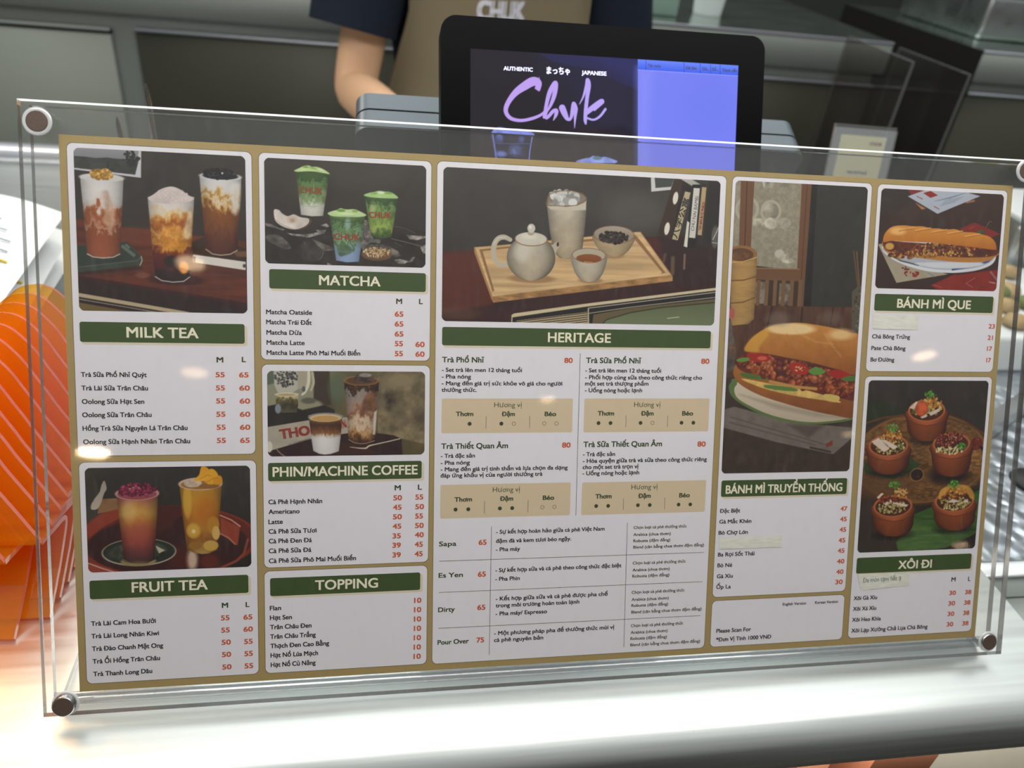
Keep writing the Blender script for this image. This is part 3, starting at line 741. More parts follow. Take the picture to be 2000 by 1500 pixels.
    ('p',[(-0.39,55.19),(11.84,59.92),(17.76,63.01),(-0.62,62.27)],'#8f4030',{'b':1.08}),
    ('l',[(-0.83,55.92),(7.56,59.75),(16.04,62.94)],0.63,'#c9a090',{}),
    ('e',28.04,50.74,20.54,8.36,'#b5ad98',{}),
    ('e',28.05,50.55,19.9,7.82,'#2e322b',{}),
    ('e',28.05,50.55,16.36,6,'#3c3f34',{'n':0.6,'b':0.91}),
    ('e',27.46,56.43,9.83,2.73,'#8f7f56',{'b':0.46}),
    ('e',27.06,55.27,8.19,2.18,'#6b5c40',{'b':0.45}),
    ('p',[(37.09,47.05),(42.43,50.1),(38.89,51.89)],'#b5ad98',{'b':0.55}),
    ('v',[(16.44,14.6),(39.48,13.79),(38.01,34.72),(36.35,55.62),(32.21,57.57),(27.85,57.78),(23.54,57.05),(19.55,54.8),(17.91,34.13)],[(0,'#a8706a'),(0.1,'#a4605c'),(0.19,'#b58048'),(0.3,'#c99a4c'),(0.4,'#bd7a3c'),(0.52,'#a85a40'),(0.7,'#96483f'),(0.85,'#6b3a38'),(0.95,'#4f3432'),(1,'#7a6050')],{'w':0.05,'ws':7.5,'c':0.35}),
    ('e',23.12,25.81,3.59,6.29,'#d9b878',{'b':3.59,'a':0.5}),
    ('e',27.87,15.6,12.03,3.95,'#c2928c',{}),
    ('e',27.86,15.98,10.78,3.23,'#8f4a50',{}),
    ('s',(28.18,13.55,10.05,3.95),75,(1.26,2.15),['#7a1f3c','#8f294a','#5c1830','#a53c5c','#6b1c36'],11,{'hl':1,'asp':1.4}),
    ('v',[(51.06,9.32),(75.04,8.83),(73.32,30.95),(71.64,50.94),(67.13,52.91),(62.67,53.13),(58.69,52.22),(54.5,49.57),(52.7,30.38)],[(0,'#b58a4c'),(0.12,'#b9842c'),(0.3,'#c08a2c'),(0.5,'#b56f22'),(0.65,'#b0762a'),(0.82,'#8f5c26'),(0.95,'#a07c3c'),(1,'#b08c50')],{'w':0.1,'ws':6.6,'c':0.3}),
    ('e',55.37,20.95,2.38,10.05,'#d6a944',{'b':2.38,'a':0.7}),
    ('e',65.85,25.97,5.52,8.29,'#b0651c',{'b':4.6,'a':0.6}),
    ('e',62.97,10.5,12.34,3.84,'#cbb097',{}),
    ('e',62.96,10.88,10.97,2.93,'#9a6a34',{}),
    ('e',58.66,10.13,5.02,2.37,'#c9b4a0',{'n':0.3}),
    ('e',67.89,11.92,5.5,1.65,'#8a5f30',{'b':0.46}),
    ('p',[(63.7,0.3),(67.03,0.92),(68.72,5.11),(67.07,8.4),(60.89,8.94),(59.41,7.97),(62.28,5)],'#d39423',{'s':1,'g':'#e0a838'}),
    ('p',[(67.62,2.26),(70.28,1.83),(72.88,5.19),(72.35,9.92),(67.91,10.97),(65.29,8.84),(68,6.05)],'#dba02a',{'s':1}),
    ('p',[(72.87,5.66),(74.9,6.65),(75.01,10.45),(71,11.04),(70.17,7.98)],'#cf8f1e',{'s':1}),
    ('l',[(62.67,7.65),(67.13,5.08),(68.88,6.06)],0.37,'#b87a18',{}),
    ('l',[(66.16,9.8),(70.63,7.04),(72.84,7.56)],0.37,'#b87a18',{}),
    ('e',58.52,38.67,4.05,4.79,'#b98a34',{'b':0.37}),
    ('e',58.52,38.67,3.13,3.68,'#c99c44',{'b':0.37}),
    ('e',58.51,39.15,1.11,1.29,'#e0c88a',{'b':0.55}),
    ('e',69.68,35.65,3.52,5.37,'#b07a2c',{'b':0.74}),
    ('e',71.11,40.5,2.23,4.27,'#cba65a',{'b':0.37}),
    ('e',68.11,48.11,4.27,3.16,'#c09a48',{'b':0.56}),
    ('e',59.22,47.81,3.7,2.4,'#94682c',{'b':0.55})],
   'arttext': []},
  'matcha': {
   'rect': [105.47,4.17,204.04,122.9],
   'label': 'matcha panel',
   'band': [110.42,70.07,201.36,81.33],
   'title': [138.83,78.5,174.23,5.5,'MATCHA'],
   'text': [
    [108.51,96.26,134.51,2.59,'Matcha Oatside','black',1],
    [108.51,102.16,134.33,2.6,'Matcha Trái Đất','black',1],
    [108.58,108.22,128.56,2.6,'Matcha Dừa','black',1],
    [108.58,114.16,130.15,2.61,'Matcha Latte','black',1],
    [108.58,120.11,162.48,2.62,'Matcha Latte Phô Mai Muối Biển','black',1],
    [183.01,96.37,187.94,2.96,'65','orange',2],
    [183.04,102.29,187.97,2.97,'65','orange',2],
    [183.07,108.31,188.01,2.97,'65','orange',2],
    [183.1,114.19,187.75,2.98,'55','orange',2],
    [183.13,120.23,187.79,2.99,'55','orange',2],
    [195.54,114.5,200.83,3,'60','orange',2],
    [195.58,120.42,200.88,3,'60','orange',2],
    [183.85,88.67,187.16,2.95,'M','green',2],
    [197.48,88.54,199.48,2.96,'L','green',2]],
   'photo': [108.31,6.84,201.04,66.87],
   'plabel': 'printed photo of three green matcha cups on dark rock',
   'art': [
    ('bg','#403b35','#2f2a27',0.1),
    ('e',57.23,6.73,22.1,8.84,'#48433d',{'b':11.05,'a':0.6}),
    ('p',[(-0.48,36.66),(10.74,38.97),(22.05,43.24),(35.17,38.06),(46.17,36.54),(62.84,34.79),(74.07,35.49),(93.41,38.72),(93.62,60.92),(-0.77,60.81)],'#322c28',{'n':0.3,'b':1.08}),
    ('p',[(0.05,36.91),(4.31,37.57),(7.51,39.36),(11.26,40.05),(10.18,40.91),(5.9,39.7),(0.56,38.53)],'#6b645f',{'b':0.32,'n':0.4}),
    ('p',[(12.32,42.21),(17.18,42.58),(22.05,42.69),(26.41,41.98),(29.69,41.03),(28.6,39.69),(31.88,39.84),(34.61,39.47),(33.51,41.72),(29.13,42.99),(24.22,44.54),(20.42,43.85),(15.01,43.49)],'#8f8a86',{'n':0.7,'b':0.27}),
    ('p',[(31.34,37.1),(34.63,35.87),(36.27,37.47),(35.17,38.34),(33.53,37.57)],'#85807b',{'n':0.6,'b':0.22}),
    ('p',[(0.49,44.55),(4.25,43.05),(9.07,44.52),(13.35,48.23),(14.4,50.96),(11.16,51.62),(5.26,49.05),(1.01,46.45)],'#605a55',{'s':1,'n':0.5,'b':0.65}),
    ('e',26.35,52.23,7.16,6.06,'#3d3835',{'b':1.65,'n':0.3}),
    ('p',[(26.39,45.02),(32.94,47.57),(38.42,49.61),(38.97,51.27),(33.47,52),(29.65,48.79)],'#5f5a55',{'n':0.6,'b':0.55}),
    ('l',[(32.92,52.02),(32.36,54.83),(30.7,57.11)],0.33,'#6b655f',{'b':0.22}),
    ('p',[(55.59,32.84),(58.93,33.27),(60.62,41.59),(62.3,43.77),(66.23,44.2),(65.67,46.47),(60.63,46.07),(54.49,49.65),(54.49,42.93)],'#7a746f',{'n':0.7,'b':0.45}),
    ('p',[(54.49,47.4),(68.49,46.93),(76.41,50.63),(78.13,53.4),(74.17,54.66),(68.5,49.19),(56.16,51.84)],'#5c554e',{'n':0.7,'b':0.45}),
    ('p',[(81.17,40.86),(87.72,41.19),(92.86,41.29),(92.87,42.14),(87.74,43.74),(83.18,43.33)],'#8a8580',{'n':0.8,'b':0.23}),
    ('p',[(73.89,55.8),(77.57,55.12),(82.7,56.39),(80.43,57.99),(76.45,57.99)],'#948f8a',{'n':0.5,'b':0.23}),
    ('p',[(82.13,57.26),(84.96,53.76),(86.68,53.71),(84.98,56.6)],'#716c68',{'n':0.5,'b':0.28}),
    ('p',[(89.49,47.93),(92.91,46.12),(93.25,51.79),(91.23,51.29)],'#8f8a86',{'n':0.6,'b':0.29}),
    ('l',[(74.07,36.05),(79.73,36.96),(86.57,39.53)],0.28,'#5c5650',{'b':0.11}),
    ('l',[(72.42,43.42),(79.78,44.86),(90.63,47.33)],0.34,'#7a746e',{'b':0.11}),
    ('l',[(74.12,45.62),(78.66,47.72)],0.28,'#5f5851',{}),
    ('l',[(21.49,46.3),(23.64,49.55)],0.27,'#5c5650',{}),
    ('p',[(35.09,58.65),(37.84,59.69),(36.73,60.84),(35.09,59.77)],'#77716c',{'n':0.5}),
    ('p',[(24.83,33.38),(26.45,34.8),(25.35,36.77),(22.08,39.37),(17.74,40.09),(22.08,38)],'#5c4632',{'s':1}),
    ('p',[(5.2,29.34),(7.88,29.23),(9.74,31.07),(12.94,32.58),(16.19,31.36),(19.95,32.85),(24.56,33.5),(24.27,36.54),(20.18,39.17),(16.12,39.98),(11.81,39.2),(8.06,37.43),(5.68,34.78)],'#cfc5bc',{'s':1,'n':0.15}),
    ('e',15.35,34.4,2.99,2.29,'#c3b2a0',{'b':0.87}),
    ('e',15.51,34.84,1.31,1.09,'#ab957e',{'b':0.65}),
    ('l',[(5.68,34.78),(10.21,37.89),(16.12,39.87)],0.43,'#a89a8c',{'b':0.43}),
    ('v',[(17.45,6.93),(36.37,7.09),(35.25,16.01),(33.85,24.86),(32.84,31.63),(26.47,32.1),(20.34,31.46),(19.38,23.29),(18.47,14.6)],[(0,'#42592e'),(0.12,'#3f5a2c'),(0.22,'#62824c'),(0.36,'#54703f'),(0.5,'#7d9464'),(0.6,'#8a9c70'),(0.7,'#b9c0ac'),(0.82,'#cdccc2'),(1,'#c3bfb6')],{'w':0.22,'ws':4.2,'c':0.2}),
    ('l',[(18.76,11.59),(27.66,11.71),(35.27,10.81)],0.22,'#32452a',{'b':0.16}),
    ('l',[(19.9,26),(26.5,26.55),(33.58,25.7)],0.22,'#a0a090',{'b':0.16}),
    ('p',[(16.65,6.53),(19.62,4.87),(22.32,3.54),(25.01,3.19),(26.63,3.87),(29.33,3.73),(33.12,4.9),(36.81,7.45),(33.11,7.09),(27.69,6.53),(22.3,6.69),(18.53,7.09)],'#b7cf90',{'s':1,'n':0.08}),
    ('e',23.12,4.15,1.62,0.65,'#7fa352',{'b':0.32,'r':0}),
    ('e',27.16,4.6,2.17,0.54,'#8db060',{'b':0.33,'r':10}),
    ('e',32.03,5.5,2.18,0.54,'#cfdfae',{'b':0.33,'r':20}),
    ('v',[(36.45,30.93),(56.98,30.84),(55.32,44.02),(53.49,57.54),(46.14,58.1),(40.22,57.15),(38.44,44.6)],[(0,'#5b7843'),(0.14,'#46603a'),(0.26,'#6b8a5a'),(0.36,'#55753f'),(0.44,'#8aa58c'),(0.54,'#4d6b38'),(0.66,'#7f98a0'),(0.78,'#8ba0c0'),(1,'#8a9dbe')],{'w':0.24,'ws':4.2,'c':0.2}),
    ('p',[(42.29,47.81),(46.71,47.66),(50.04,51.47),(46.15,53.84),(42.27,54.52),(40.63,50.1)],'#4f6b3f',{'s':1,'b':1.11,'a':0.8,'n':0.4}),
    ('e',47,35.95,1.66,3.88,'#9fb8b4',{'b':1.33,'a':0.7}),
    ('l',[(37.65,33.54),(46.17,34.87),(56.15,33.65)],0.22,'#3a5030',{'b':0.17}),
    ('l',[(39.8,51.52),(46.15,52.16),(53.93,51.35)],0.22,'#6f85a0',{'b':0.17}),
    ('p',[(35.47,30.03),(37.94,28.66),(40.68,27.89),(42.88,26.8),(46.18,27.38),(50.6,27.04),(53.37,27.92),(57.7,30.08),(54.48,31.32),(46.18,31.65),(38.48,31.57)],'#bcd399',{'s':1,'n':0.08}),
    ('e',43.16,28.06,2.48,0.88,'#6f9a45',{'b':0.33,'r':0}),
    ('e',51.15,28.12,1.77,0.78,'#8ab05c',{'b':0.33,'r':0}),
    ('e',46.18,29.88,4.98,0.66,'#cadfac',{'b':0.33,'r':0}),
    ('v',[(56.8,19.35),(75.96,19.18),(74.33,30.99),(72.41,42.58),(67.35,43.71),(60.51,42.43),(58.65,31.61)],[(0,'#4d673a'),(0.14,'#3d5530'),(0.3,'#7d9a58'),(0.45,'#5d7a40'),(0.6,'#86a04c'),(0.72,'#9aad58'),(0.84,'#5d7836'),(1,'#34452a')],{'w':0.2,'ws':4.2,'c':0.2}),
    ('e',61.43,27.04,1.67,4.46,'#b0c088',{'b':1.34,'a':0.6}),
    ('l',[(58.36,23.27),(66.72,23.75),(74.57,22.87)],0.22,'#32482a',{'b':0.17}),
    ('p',[(56.13,18.66),(59.46,17.13),(62.24,16.56),(65.02,15.77),(68.37,16.06),(71.17,16.16),(73.98,17.31),(76.3,19.44),(72.31,19.89),(65.59,19.91),(59.47,19.62)],'#a9ca83',{'s':1,'n':0.08}),
    ('e',62.24,17.28,1.89,0.72,'#8ab25a',{'b':0.33,'r':0}),
    ('e',66.14,16.83,1.89,0.78,'#d5dfc4',{'b':0.33,'r':0}),
    ('e',70.62,16.91,2.23,0.67,'#7fa650',{'b':0.34,'r':0}),
    ('e',63.9,54.13,8.45,2.82,'#4f3a28',{'b':0.28}),
    ('e',63.73,53.01,8.89,3.26,'#6b5036',{}),
    ('s',(63.89,51.59,7.88,2.81),170,(0.68,1.13),['#cdb18a','#a88a5e','#dcc6a2','#8a6b44','#6b5032'],15,{'asp':3})],
   'arttext': [
    [127.93,25.74,140.72,26,3.37,'CHUK','red',1],
    [147.41,51.98,162.24,52.02,3.65,'CHUK','red',1],
    [167.8,38.52,180.79,38.18,3.35,'CHUK','red',1]]},
  'coffee': {
   'rect': [105.69,125.9,204.29,249.24],
   'label': 'coffee panel',
   'band': [108.52,184.85,199.85,195.98],
   'title': [111.27,193.21,197.19,5.7,'PHIN/MACHINE COFFEE'],
   'text': [
    [108.57,210.02,139.83,2.68,'Cà Phê Hạnh Nhân','black',1],
    [108.59,216.04,126.49,2.69,'Americano','black',1],
    [108.43,222.25,116.66,2.7,'Latte','black',1],
    [108.45,228.21,136.44,2.7,'Cà Phê Sữa Tươi','black',1],
    [108.47,234.18,133.56,2.71,'Cà Phê Đen Đá','black',1],
    [108.4,240.26,133.25,2.72,'Cà Phê Sữa Đá','black',1],
    [108.42,246.45,159.93,2.72,'Cà Phê Sữa Phô Mai Muối Biển','black',1],
    [182.72,209.37,187.78,3.04,'50','orange',2],
    [182.56,215.36,187.54,3.05,'45','orange',2],
    [182.5,221.36,187.76,3.05,'50','orange',2],
    [182.43,227.37,187.42,3.06,'45','orange',2],
    [182.37,233.5,187.18,3.07,'35','orange',2],
    [182.31,239.45,187.21,3.08,'39','orange',2],
    [182.33,245.62,187.25,3.09,'39','orange',2],
    [196.2,209.21,200.85,3.05,'55','orange',2],
    [196.15,215.32,201.37,3.06,'50','orange',2],
    [196.2,221.26,200.76,3.07,'55','orange',2],
    [196.15,227.31,201.28,3.08,'50','orange',2],
    [196.1,233.27,201.34,3.08,'40','orange',2],
    [196.06,239.35,200.83,3.09,'45','orange',2],
    [196.1,245.45,200.79,3.1,'45','orange',2],
    [183.51,203.04,187.01,3.03,'M','green',2],
    [197.73,202.96,199.95,3.05,'L','green',2]],
   'photo': [108.57,129.65,201.45,180.96],
   'plabel': 'printed photo of two layered coffees',
   'art': [
    ('bg','#6a6448','#54492f',0.25),
    ('p',[(64.29,-0.6),(93.96,-0.77),(94.38,45.02),(64.4,37.84)],'#776a50',{'n':0.3,'b':0.74}),
    ('e',71.73,18.17,4.49,6.73,'#544a3a',{'b':2.99,'n':0.5}),
    ('e',89.7,27.34,4.55,5.31,'#5a4f3d',{'b':3.03,'n':0.4}),
    ('e',78.34,5.34,8.97,3.74,'#87795c',{'b':4.49}),
    ('p',[(-0.16,-0.58),(26.68,-0.74),(27.27,21.1),(-0.43,23.25)],'#8c8a74',{'b':0.71}),
    ('p',[(26.82,-0.75),(35.98,-0.8),(36.99,20.38),(26.56,20.36)],'#42382e',{'b':1.02}),
    ('e',40.27,9.94,4.4,8.8,'#5c6450',{'b':3.67}),
    ('p',[(-0.16,-0.58),(4.75,-0.61),(4.67,7.07),(-0.26,8.55)],'#5c6455',{'b':0.86}),
    ('p',[(3.69,-0.61),(17.44,-0.69),(17.71,10.72),(14.49,12.94),(6.01,12.95),(4.09,8.54)],'#b3b0a2',{'b':0.43}),
    ('s',(11.03,4.12,6.63,5.33),90,(0.58,1.44),['#4a4846','#5c5a56','#3b3a3a'],17,{'b':0.07}),
    ('p',[(17.44,-0.69),(23.83,-0.73),(23.05,9.97),(17.71,10.72)],'#a8a08a',{'b':0.72}),
    ('b',[(23.83,-0.36,1.45),(23.94,4.06,1.74),(23.41,8.49,1.74),(21.61,12.56,1.45),(20.03,14.05,1.16)],'#d3ccb4',{}),
    ('b',[(25.95,1.1,1.45),(26.64,7.01,1.45),(25.18,11.45,1.16)],'#b5ad90',{}),
    ('e',20.91,10.72,1.02,1.74,'#57606a',{'b':0.44}),
    ('e',22.98,20.35,8.75,3.5,'#8f8a70',{'b':1.17}),
    ('e',23.71,17.75,4.37,1.89,'#5f5c50',{'b':1.02}),
    ('p',[(-0.4,21.04),(8.78,19.21),(20.11,23.31),(25.12,22.21),(33.03,20.37),(38.79,23.37),(39.14,27.86),(23.63,31.52),(-0.55,33.6)],'#2d2825',{'b':0.86}),
    ('v',[(4.6,13.83),(17.68,13.53),(17.63,20.34),(16.89,24.79),(7.66,24.9),(5.06,23.27)],[(0,'#d0c4a2'),(0.15,'#b3a888'),(0.3,'#6b603c'),(0.6,'#3f3a2c'),(1,'#5c5642')],{'w':0.25,'ws':3,'c':0.1}),
    ('e',11.09,14.05,6.65,1.23,'#d8ceb2',{}),
    ('e',11.08,14.2,5.49,0.79,'#b09a70',{}),
    ('e',6.06,22.53,1.73,2.89,'#7f8a90',{'b':0.58}),
    ('p',[(-0.55,33.6),(22.92,29.65),(46.41,27.75),(46.76,37.7),(25.01,40.89),(0.7,48.1),(-0.35,47.71)],'#a89f8f',{'n':0.06}),
    ('l',[(12.1,44.13),(24.29,40.88)],1.02,'#8d8577',{'n':0.5,'b':0.29}),
    ('p',[(0.35,48.1),(25.01,40.89),(46.03,37.69),(62.18,37.44),(74.06,39.07),(78.92,41.4),(79.36,51.76),(-0.41,52.56)],'#33221e',{'n':0.12}),
    ('p',[(35.83,42.88),(57.77,44.24),(65.18,51.57),(35.8,51.18)],'#4a2c24',{'b':2.22,'a':0.6}),
    ('e',0.87,45.49,1.74,3.27,'#cfc7b6',{'b':0.44}),
    ('l',[(5.1,47.18),(7.07,49.45),(10.25,51.74)],0.66,'#8d7468',{}),
    ('v',[(23.66,26.45),(43.57,26.76),(42.53,38.41),(41.27,48.6),(36.53,50.28),(32.9,50.54),(29.65,50.04),(26.26,48.19),(24.88,38.26)],[(0,'#b0a494'),(0.07,'#a08a6a'),(0.16,'#6a4a30'),(0.24,'#4c3020'),(0.36,'#6a4028'),(0.46,'#8a5c38'),(0.53,'#c9bcae'),(0.6,'#dcd8d3'),(1,'#d3d0cc')],{'w':0.06,'ws':2.1,'c':0.18}),
    ('e',33.5,27.69,10.22,2.65,'#8e8880',{}),
    ('e',33.5,28.29,9.12,2.35,'#d0b892',{}),
    ('e',33.5,28.59,7.94,1.84,'#bd9458',{'b':0.37}),
    ('v',[(44.33,5.61),(65.12,5.76),(63.99,24.2),(62.56,42.24),(57.76,43.71),(54.45,43.98),(50.41,43.33),(47.05,41.17),(45.76,23.39)],[(0,'#7a5a38'),(0.07,'#4a3020'),(0.13,'#3b2a20'),(0.2,'#8c8078'),(0.32,'#9a887a'),(0.42,'#a08270'),(0.52,'#8a5c3c'),(0.62,'#bda48c'),(0.72,'#cdb89c'),(0.86,'#b08250'),(0.95,'#5c3c24'),(1,'#3b291c')],{'w':0.2,'ws':4.8,'c':0.28}),
    ('p',[(56.26,15.9),(62.12,12.15),(63.6,14.4),(62.15,23.44),(57.74,24.18),(54.08,27.93)],'#6f4428',{'s':1,'b':1.78,'a':0.8,'n':0.4}),
    ('p',[(62.15,24.95),(63.99,23.45),(62.92,38.59),(61.44,38.58)],'#d8cbb8',{'b':0.75,'a':0.8}),
    ('l',[(47.19,41.48),(50.41,43.48),(54.45,44.13),(57.76,43.86),(62.41,42.39)],0.45,'#9a8c80',{}),
    ('e',54.65,5.58,10.48,2.95,'#8d6b44',{}),
    ('e',54.65,5.72,9.3,2.44,'#59402a',{'n':0.3}),
    ('e',56.62,4.07,6.06,2.81,'#554842',{'n':0.7,'b':0.3}),
    ('e',56.98,2.28,3.69,1.18,'#8a807a',{'b':0.44,'n':0.4}),
    ('b',[(77.95,41.24,0.53),(71.09,42.86,0.61),(63.68,44.46,0.68),(59.24,45.55,0.91),(57.4,46.9,0.91),(53.35,46.85,0.61),(47.85,46.1,0.3)],'#cdc0a8',{})],
   'arttext': [[116.08,170.37,132.88,167.91,5.46,'THO','darkred',3],[152.27,164.15,154.46,163.57,4.59,'N','darkred',3]]},
  'topping': {
   'rect': [105.67,251.63,203.86,315.99],
   'label': 'topping panel',
   'band': [108.87,255.92,199.56,267.26],
   'title': [135.63,264.44,173.25,5.93,'TOPPING'],
   'text': [
    [108.62,276.14,115.09,2.76,'Flan','black',1],
    [108.64,282.24,121.44,2.77,'Hạt Sen','black',1],
    [108.67,288.17,133.06,2.77,'Trân Châu Đen','black',1],
    [108.69,294.2,135.56,2.78,'Trân Châu Trắng','black',1],
    [108.71,300.16,143.61,2.79,'Thạch Đen Cao Bằng','black',1],
    [108.74,306.13,136.86,2.79,'Hạt Nổ Lúa Mạch','black',1],
    [108.76,312.21,135.37,2.8,'Hạt Nổ Củ Năng','black',1],
    [195.96,275.56,200.2,3.14,'10','orange',2],
    [195.95,281.65,200.19,3.15,'10','orange',2],
    [195.93,287.75,200.19,3.16,'10','orange',2],
    [195.92,293.87,200.18,3.16,'10','orange',2],
    [195.91,300.01,200.17,3.17,'10','orange',2],
    [195.9,306.16,200.17,3.18,'10','orange',2],
    [195.89,312.32,200.16,3.19,'10','orange',2]]},
  'heritage': {
   'rect': [207.58,3.72,391.31,316.38],
   'label': 'heritage tea panel',
   'band': [211.54,102.13,385.72,113.41],
   'title': [277.79,110.49,318.3,5.78,'HERITAGE'],
   'text': [
    [211.8,123.73,237.56,3.23,'Trà Phổ Nhĩ','green',1],
    [302.73,123.49,339.03,3.34,'Trà Sữa Phổ Nhĩ','green',1],
    [211.87,177.53,253.6,3.31,'Trà Thiết Quan Âm','green',1],
    [302.68,177.46,355.3,3.42,'Trà Sữa Thiết Quan Âm','green',1],
    [288.66,123.51,293.87,3.05,'80','orange',2],
    [380,123.39,385.46,3.15,'80','orange',2],
    [288.74,177.59,294.02,3.12,'80','orange',2],
    [380.08,177.96,385.49,3.22,'80','orange',2],
    [211.69,129.58,261.52,2.43,'- Set trà lên men 12 tháng tuổi','black',1],
    [211.65,133.72,229.62,2.44,'- Pha nóng','black',1],
    [211.69,137.88,287.55,2.44,'- Mang đến giá trị sức khỏe vô giá cho người','black',1],
    [211.65,141.95,233.21,2.44,'thưởng thức.','black',1],
    [302.44,129.44,352.78,2.51,'- Set trà lên men 12 tháng tuổi','black',1],
    [302.48,133.82,381.01,2.52,'- Phối hợp cùng sữa theo công thức riêng cho','black',1],
    [302.51,137.83,344.52,2.52,'một set trà thượng phẩm','black',1],
    [302.55,142.13,340.45,2.53,'- Uống nóng hoặc lạnh','black',1],
    [211.66,183.23,232.85,2.49,'- Trà đặc sản','black',1],
    [211.61,187.56,229.7,2.49,'- Pha nóng','black',1],
    [211.66,191.72,292.6,2.5,'- Mang đến giá trị tinh thần và lựa chọn đa dạng','black',1],
    [211.61,195.61,276.25,2.5,'đáp ứng khẩu vị của người thưởng trà','black',1],
    [302.57,183.45,323.81,2.57,'- Trà đặc sản','black',1],
    [302.61,187.73,386.89,2.58,'- Hòa quyện giữa trà và sữa theo công thức riêng','black',1],
    [302.64,191.83,339.82,2.58,'cho một set trà trọn vị','black',1],
    [302.66,195.85,340.57,2.59,'- Uống nóng hoặc lạnh','black',1],
    [211.17,239.52,221.94,2.93,'Sapa','green',1],
    [211.12,259.89,226.3,2.95,'Es Yen','green',1],
    [211.08,282.35,221.48,2.98,'Dirty','green',1],
    [210.94,303.86,230.77,3.01,'Pour Over','green',1],
    [236.24,239.43,241.01,3.14,'65','orange',2],
    [236.11,260.26,240.9,3.17,'65','orange',2],
    [236.09,282.15,240.99,3.2,'65','orange',2],
    [235.96,303.84,240.51,3.23,'75','orange',2],
    [247.26,232.65,318.42,2.48,'- Sự kết hợp hoàn hảo giữa cà phê Việt Nam','black',1],
    [247.28,238.57,296.36,2.49,'đậm đà và kem tươi béo ngậy.','black',1],
    [247.29,244.11,262.81,2.49,'- Pha máy','black',1],
    [247.26,257.74,330.82,2.51,'- Sự kết hợp sữa và cà phê theo công thức đặc biệt','black',1],
    [247.27,263.52,263.05,2.51,'- Pha Phin','black',1],
    [247.8,276.61,322.1,2.53,'- Kết hợp giữa sữa và cà phê được pha chế','black',1],
    [247.88,281.08,303,2.53,'trong môi trường hoàn toàn lạnh','black',1],
    [247.89,286.53,281.52,2.54,'- Pha máy/ Espresso','black',1],
    [247.18,299.58,327.3,2.55,'- Một phương pháp pha để thưởng thức mùi vị','black',1],
    [247.16,304.09,279.44,2.55,'cà phê nguyên bản','black',1],
    [338.28,232.27,374.94,1.87,'Chọn loại cà phê thưởng thức','olive',1],
    [338.59,256.27,375.33,1.89,'Chọn loại cà phê thưởng thức','olive',1],
    [338.64,276.19,375.41,1.9,'Chọn loại cà phê thưởng thức','olive',1],
    [338.9,299.11,375.52,1.92,'Chọn loại cà phê thưởng thức','olive',1],
    [338.36,236.99,364.01,1.87,'Arabica (chua thơm)','olive',1],
    [338.66,260.94,364.24,1.89,'Arabica (chua thơm)','olive',1],
    [338.72,281.1,364.5,1.91,'Arabica (chua thơm)','olive',1],
    [338.97,303.76,364.65,1.93,'Arabica (chua thơm)','olive',1],
    [338.42,241.23,363.79,1.88,'Robusta (đậm đắng)','olive',1],
    [338.62,265.12,364.21,1.9,'Robusta (đậm đắng)','olive',1],
    [338.78,285.21,364.26,1.91,'Robusta (đậm đắng)','olive',1],
    [338.93,308.01,364.42,1.93,'Robusta (đậm đắng)','olive',1],
    [338.48,245.48,387.74,1.88,'Blend (cân bằng chua thơm đậm đắng)','olive',1],
    [338.85,289.74,388.11,1.92,'Blend (cân bằng chua thơm đậm đắng)','olive',1],
    [338.99,312.37,388.15,1.93,'Blend (cân bằng chua thơm đậm đắng)','olive',1]],
   'boxes': [
    {
     'r': [211.77,146.13,294.9,167.82],
     't': [
      [244.47,151.64,261.92,3.04,'Hương vị',0],
      [220.68,157.06,231.34,2.65,'Thơm',2],
      [249.38,157.19,257.56,2.68,'Đậm',2],
      [276.89,157.31,284.09,2.71,'Béo',2]],
     'l': [[239.48,157.33,165.17],[267.19,157.27,165.09]],
     'd': [[229.22,161.97,1],[249.2,162,1],[257.1,162.04,0],[276.64,162.07,0],[284.6,162.12,0]]},
    {
     'r': [302.38,146.17,386.92,167.94],
     't': [
      [335.51,151.67,353.22,3.14,'Hương vị',0],
      [311.51,157.08,322.19,2.74,'Thơm',2],
      [340.45,157.21,348.77,2.77,'Đậm',2],
      [368.48,157.33,375.85,2.8,'Béo',2]],
     'l': [[330.36,157.26,164.87],[358.61,157.38,164.88]],
     'd': [[312.15,162,1],[320.12,162.05,1],[340.25,162.07,1],[348.38,162.12,0],[368.2,162.14,1],[376.39,162.19,1]]},
    {
     'r': [211.55,200.32,295.03,221.83],
     't': [
      [244.53,205.61,261.88,3.11,'Hương vị',0],
      [220.57,211.16,231.34,2.71,'Thơm',2],
      [249.31,211.28,257.57,2.74,'Đậm',2],
      [277.02,211.36,284.2,2.77,'Béo',2]],
     'l': [[239.39,211.32,219.34],[267.4,211.32,219.33]],
     'd': [[221.18,216.23,1],[229.2,216.25,1],[249.31,216.2,1],[257.21,216.21,1],[276.76,216.13,0],[284.71,216.14,0]]},
    {
     'r': [302.55,200.58,387.23,222.01],
     't': [
      [335.69,205.84,353.48,3.21,'Hương vị',0],
      [311.72,211.31,322.43,2.8,'Thơm',2],
      [340.69,211.6,349,2.83,'Đậm',2],
      [368.92,211.85,376.06,2.86,'Béo',2]],
     'l': [[330.68,211.56,219.35],[358.94,211.72,219.59]],
     'd': [[312.37,216.26,1],[320.43,216.36,1],[340.57,216.38,1],[348.69,216.48,1],[368.62,216.68,1],[376.8,216.78,1]]}],
   'lines': [
    [298.73,117.51,299,222.19],
    [211.28,249.17,387.95,249.82],
    [211.31,269.53,387.89,270.01],
    [211.2,293.05,387.77,293.63],
    [244.17,227.8,244.17,312.56],
    [333.82,228.02,334.54,312.72]],
   'photo': [211.2,6.86,387.54,98.6],
   'plabel': 'printed photo of a tea set on a wooden tray',
   'art': [
    ('bg','#403d38','#34302c',0.1),
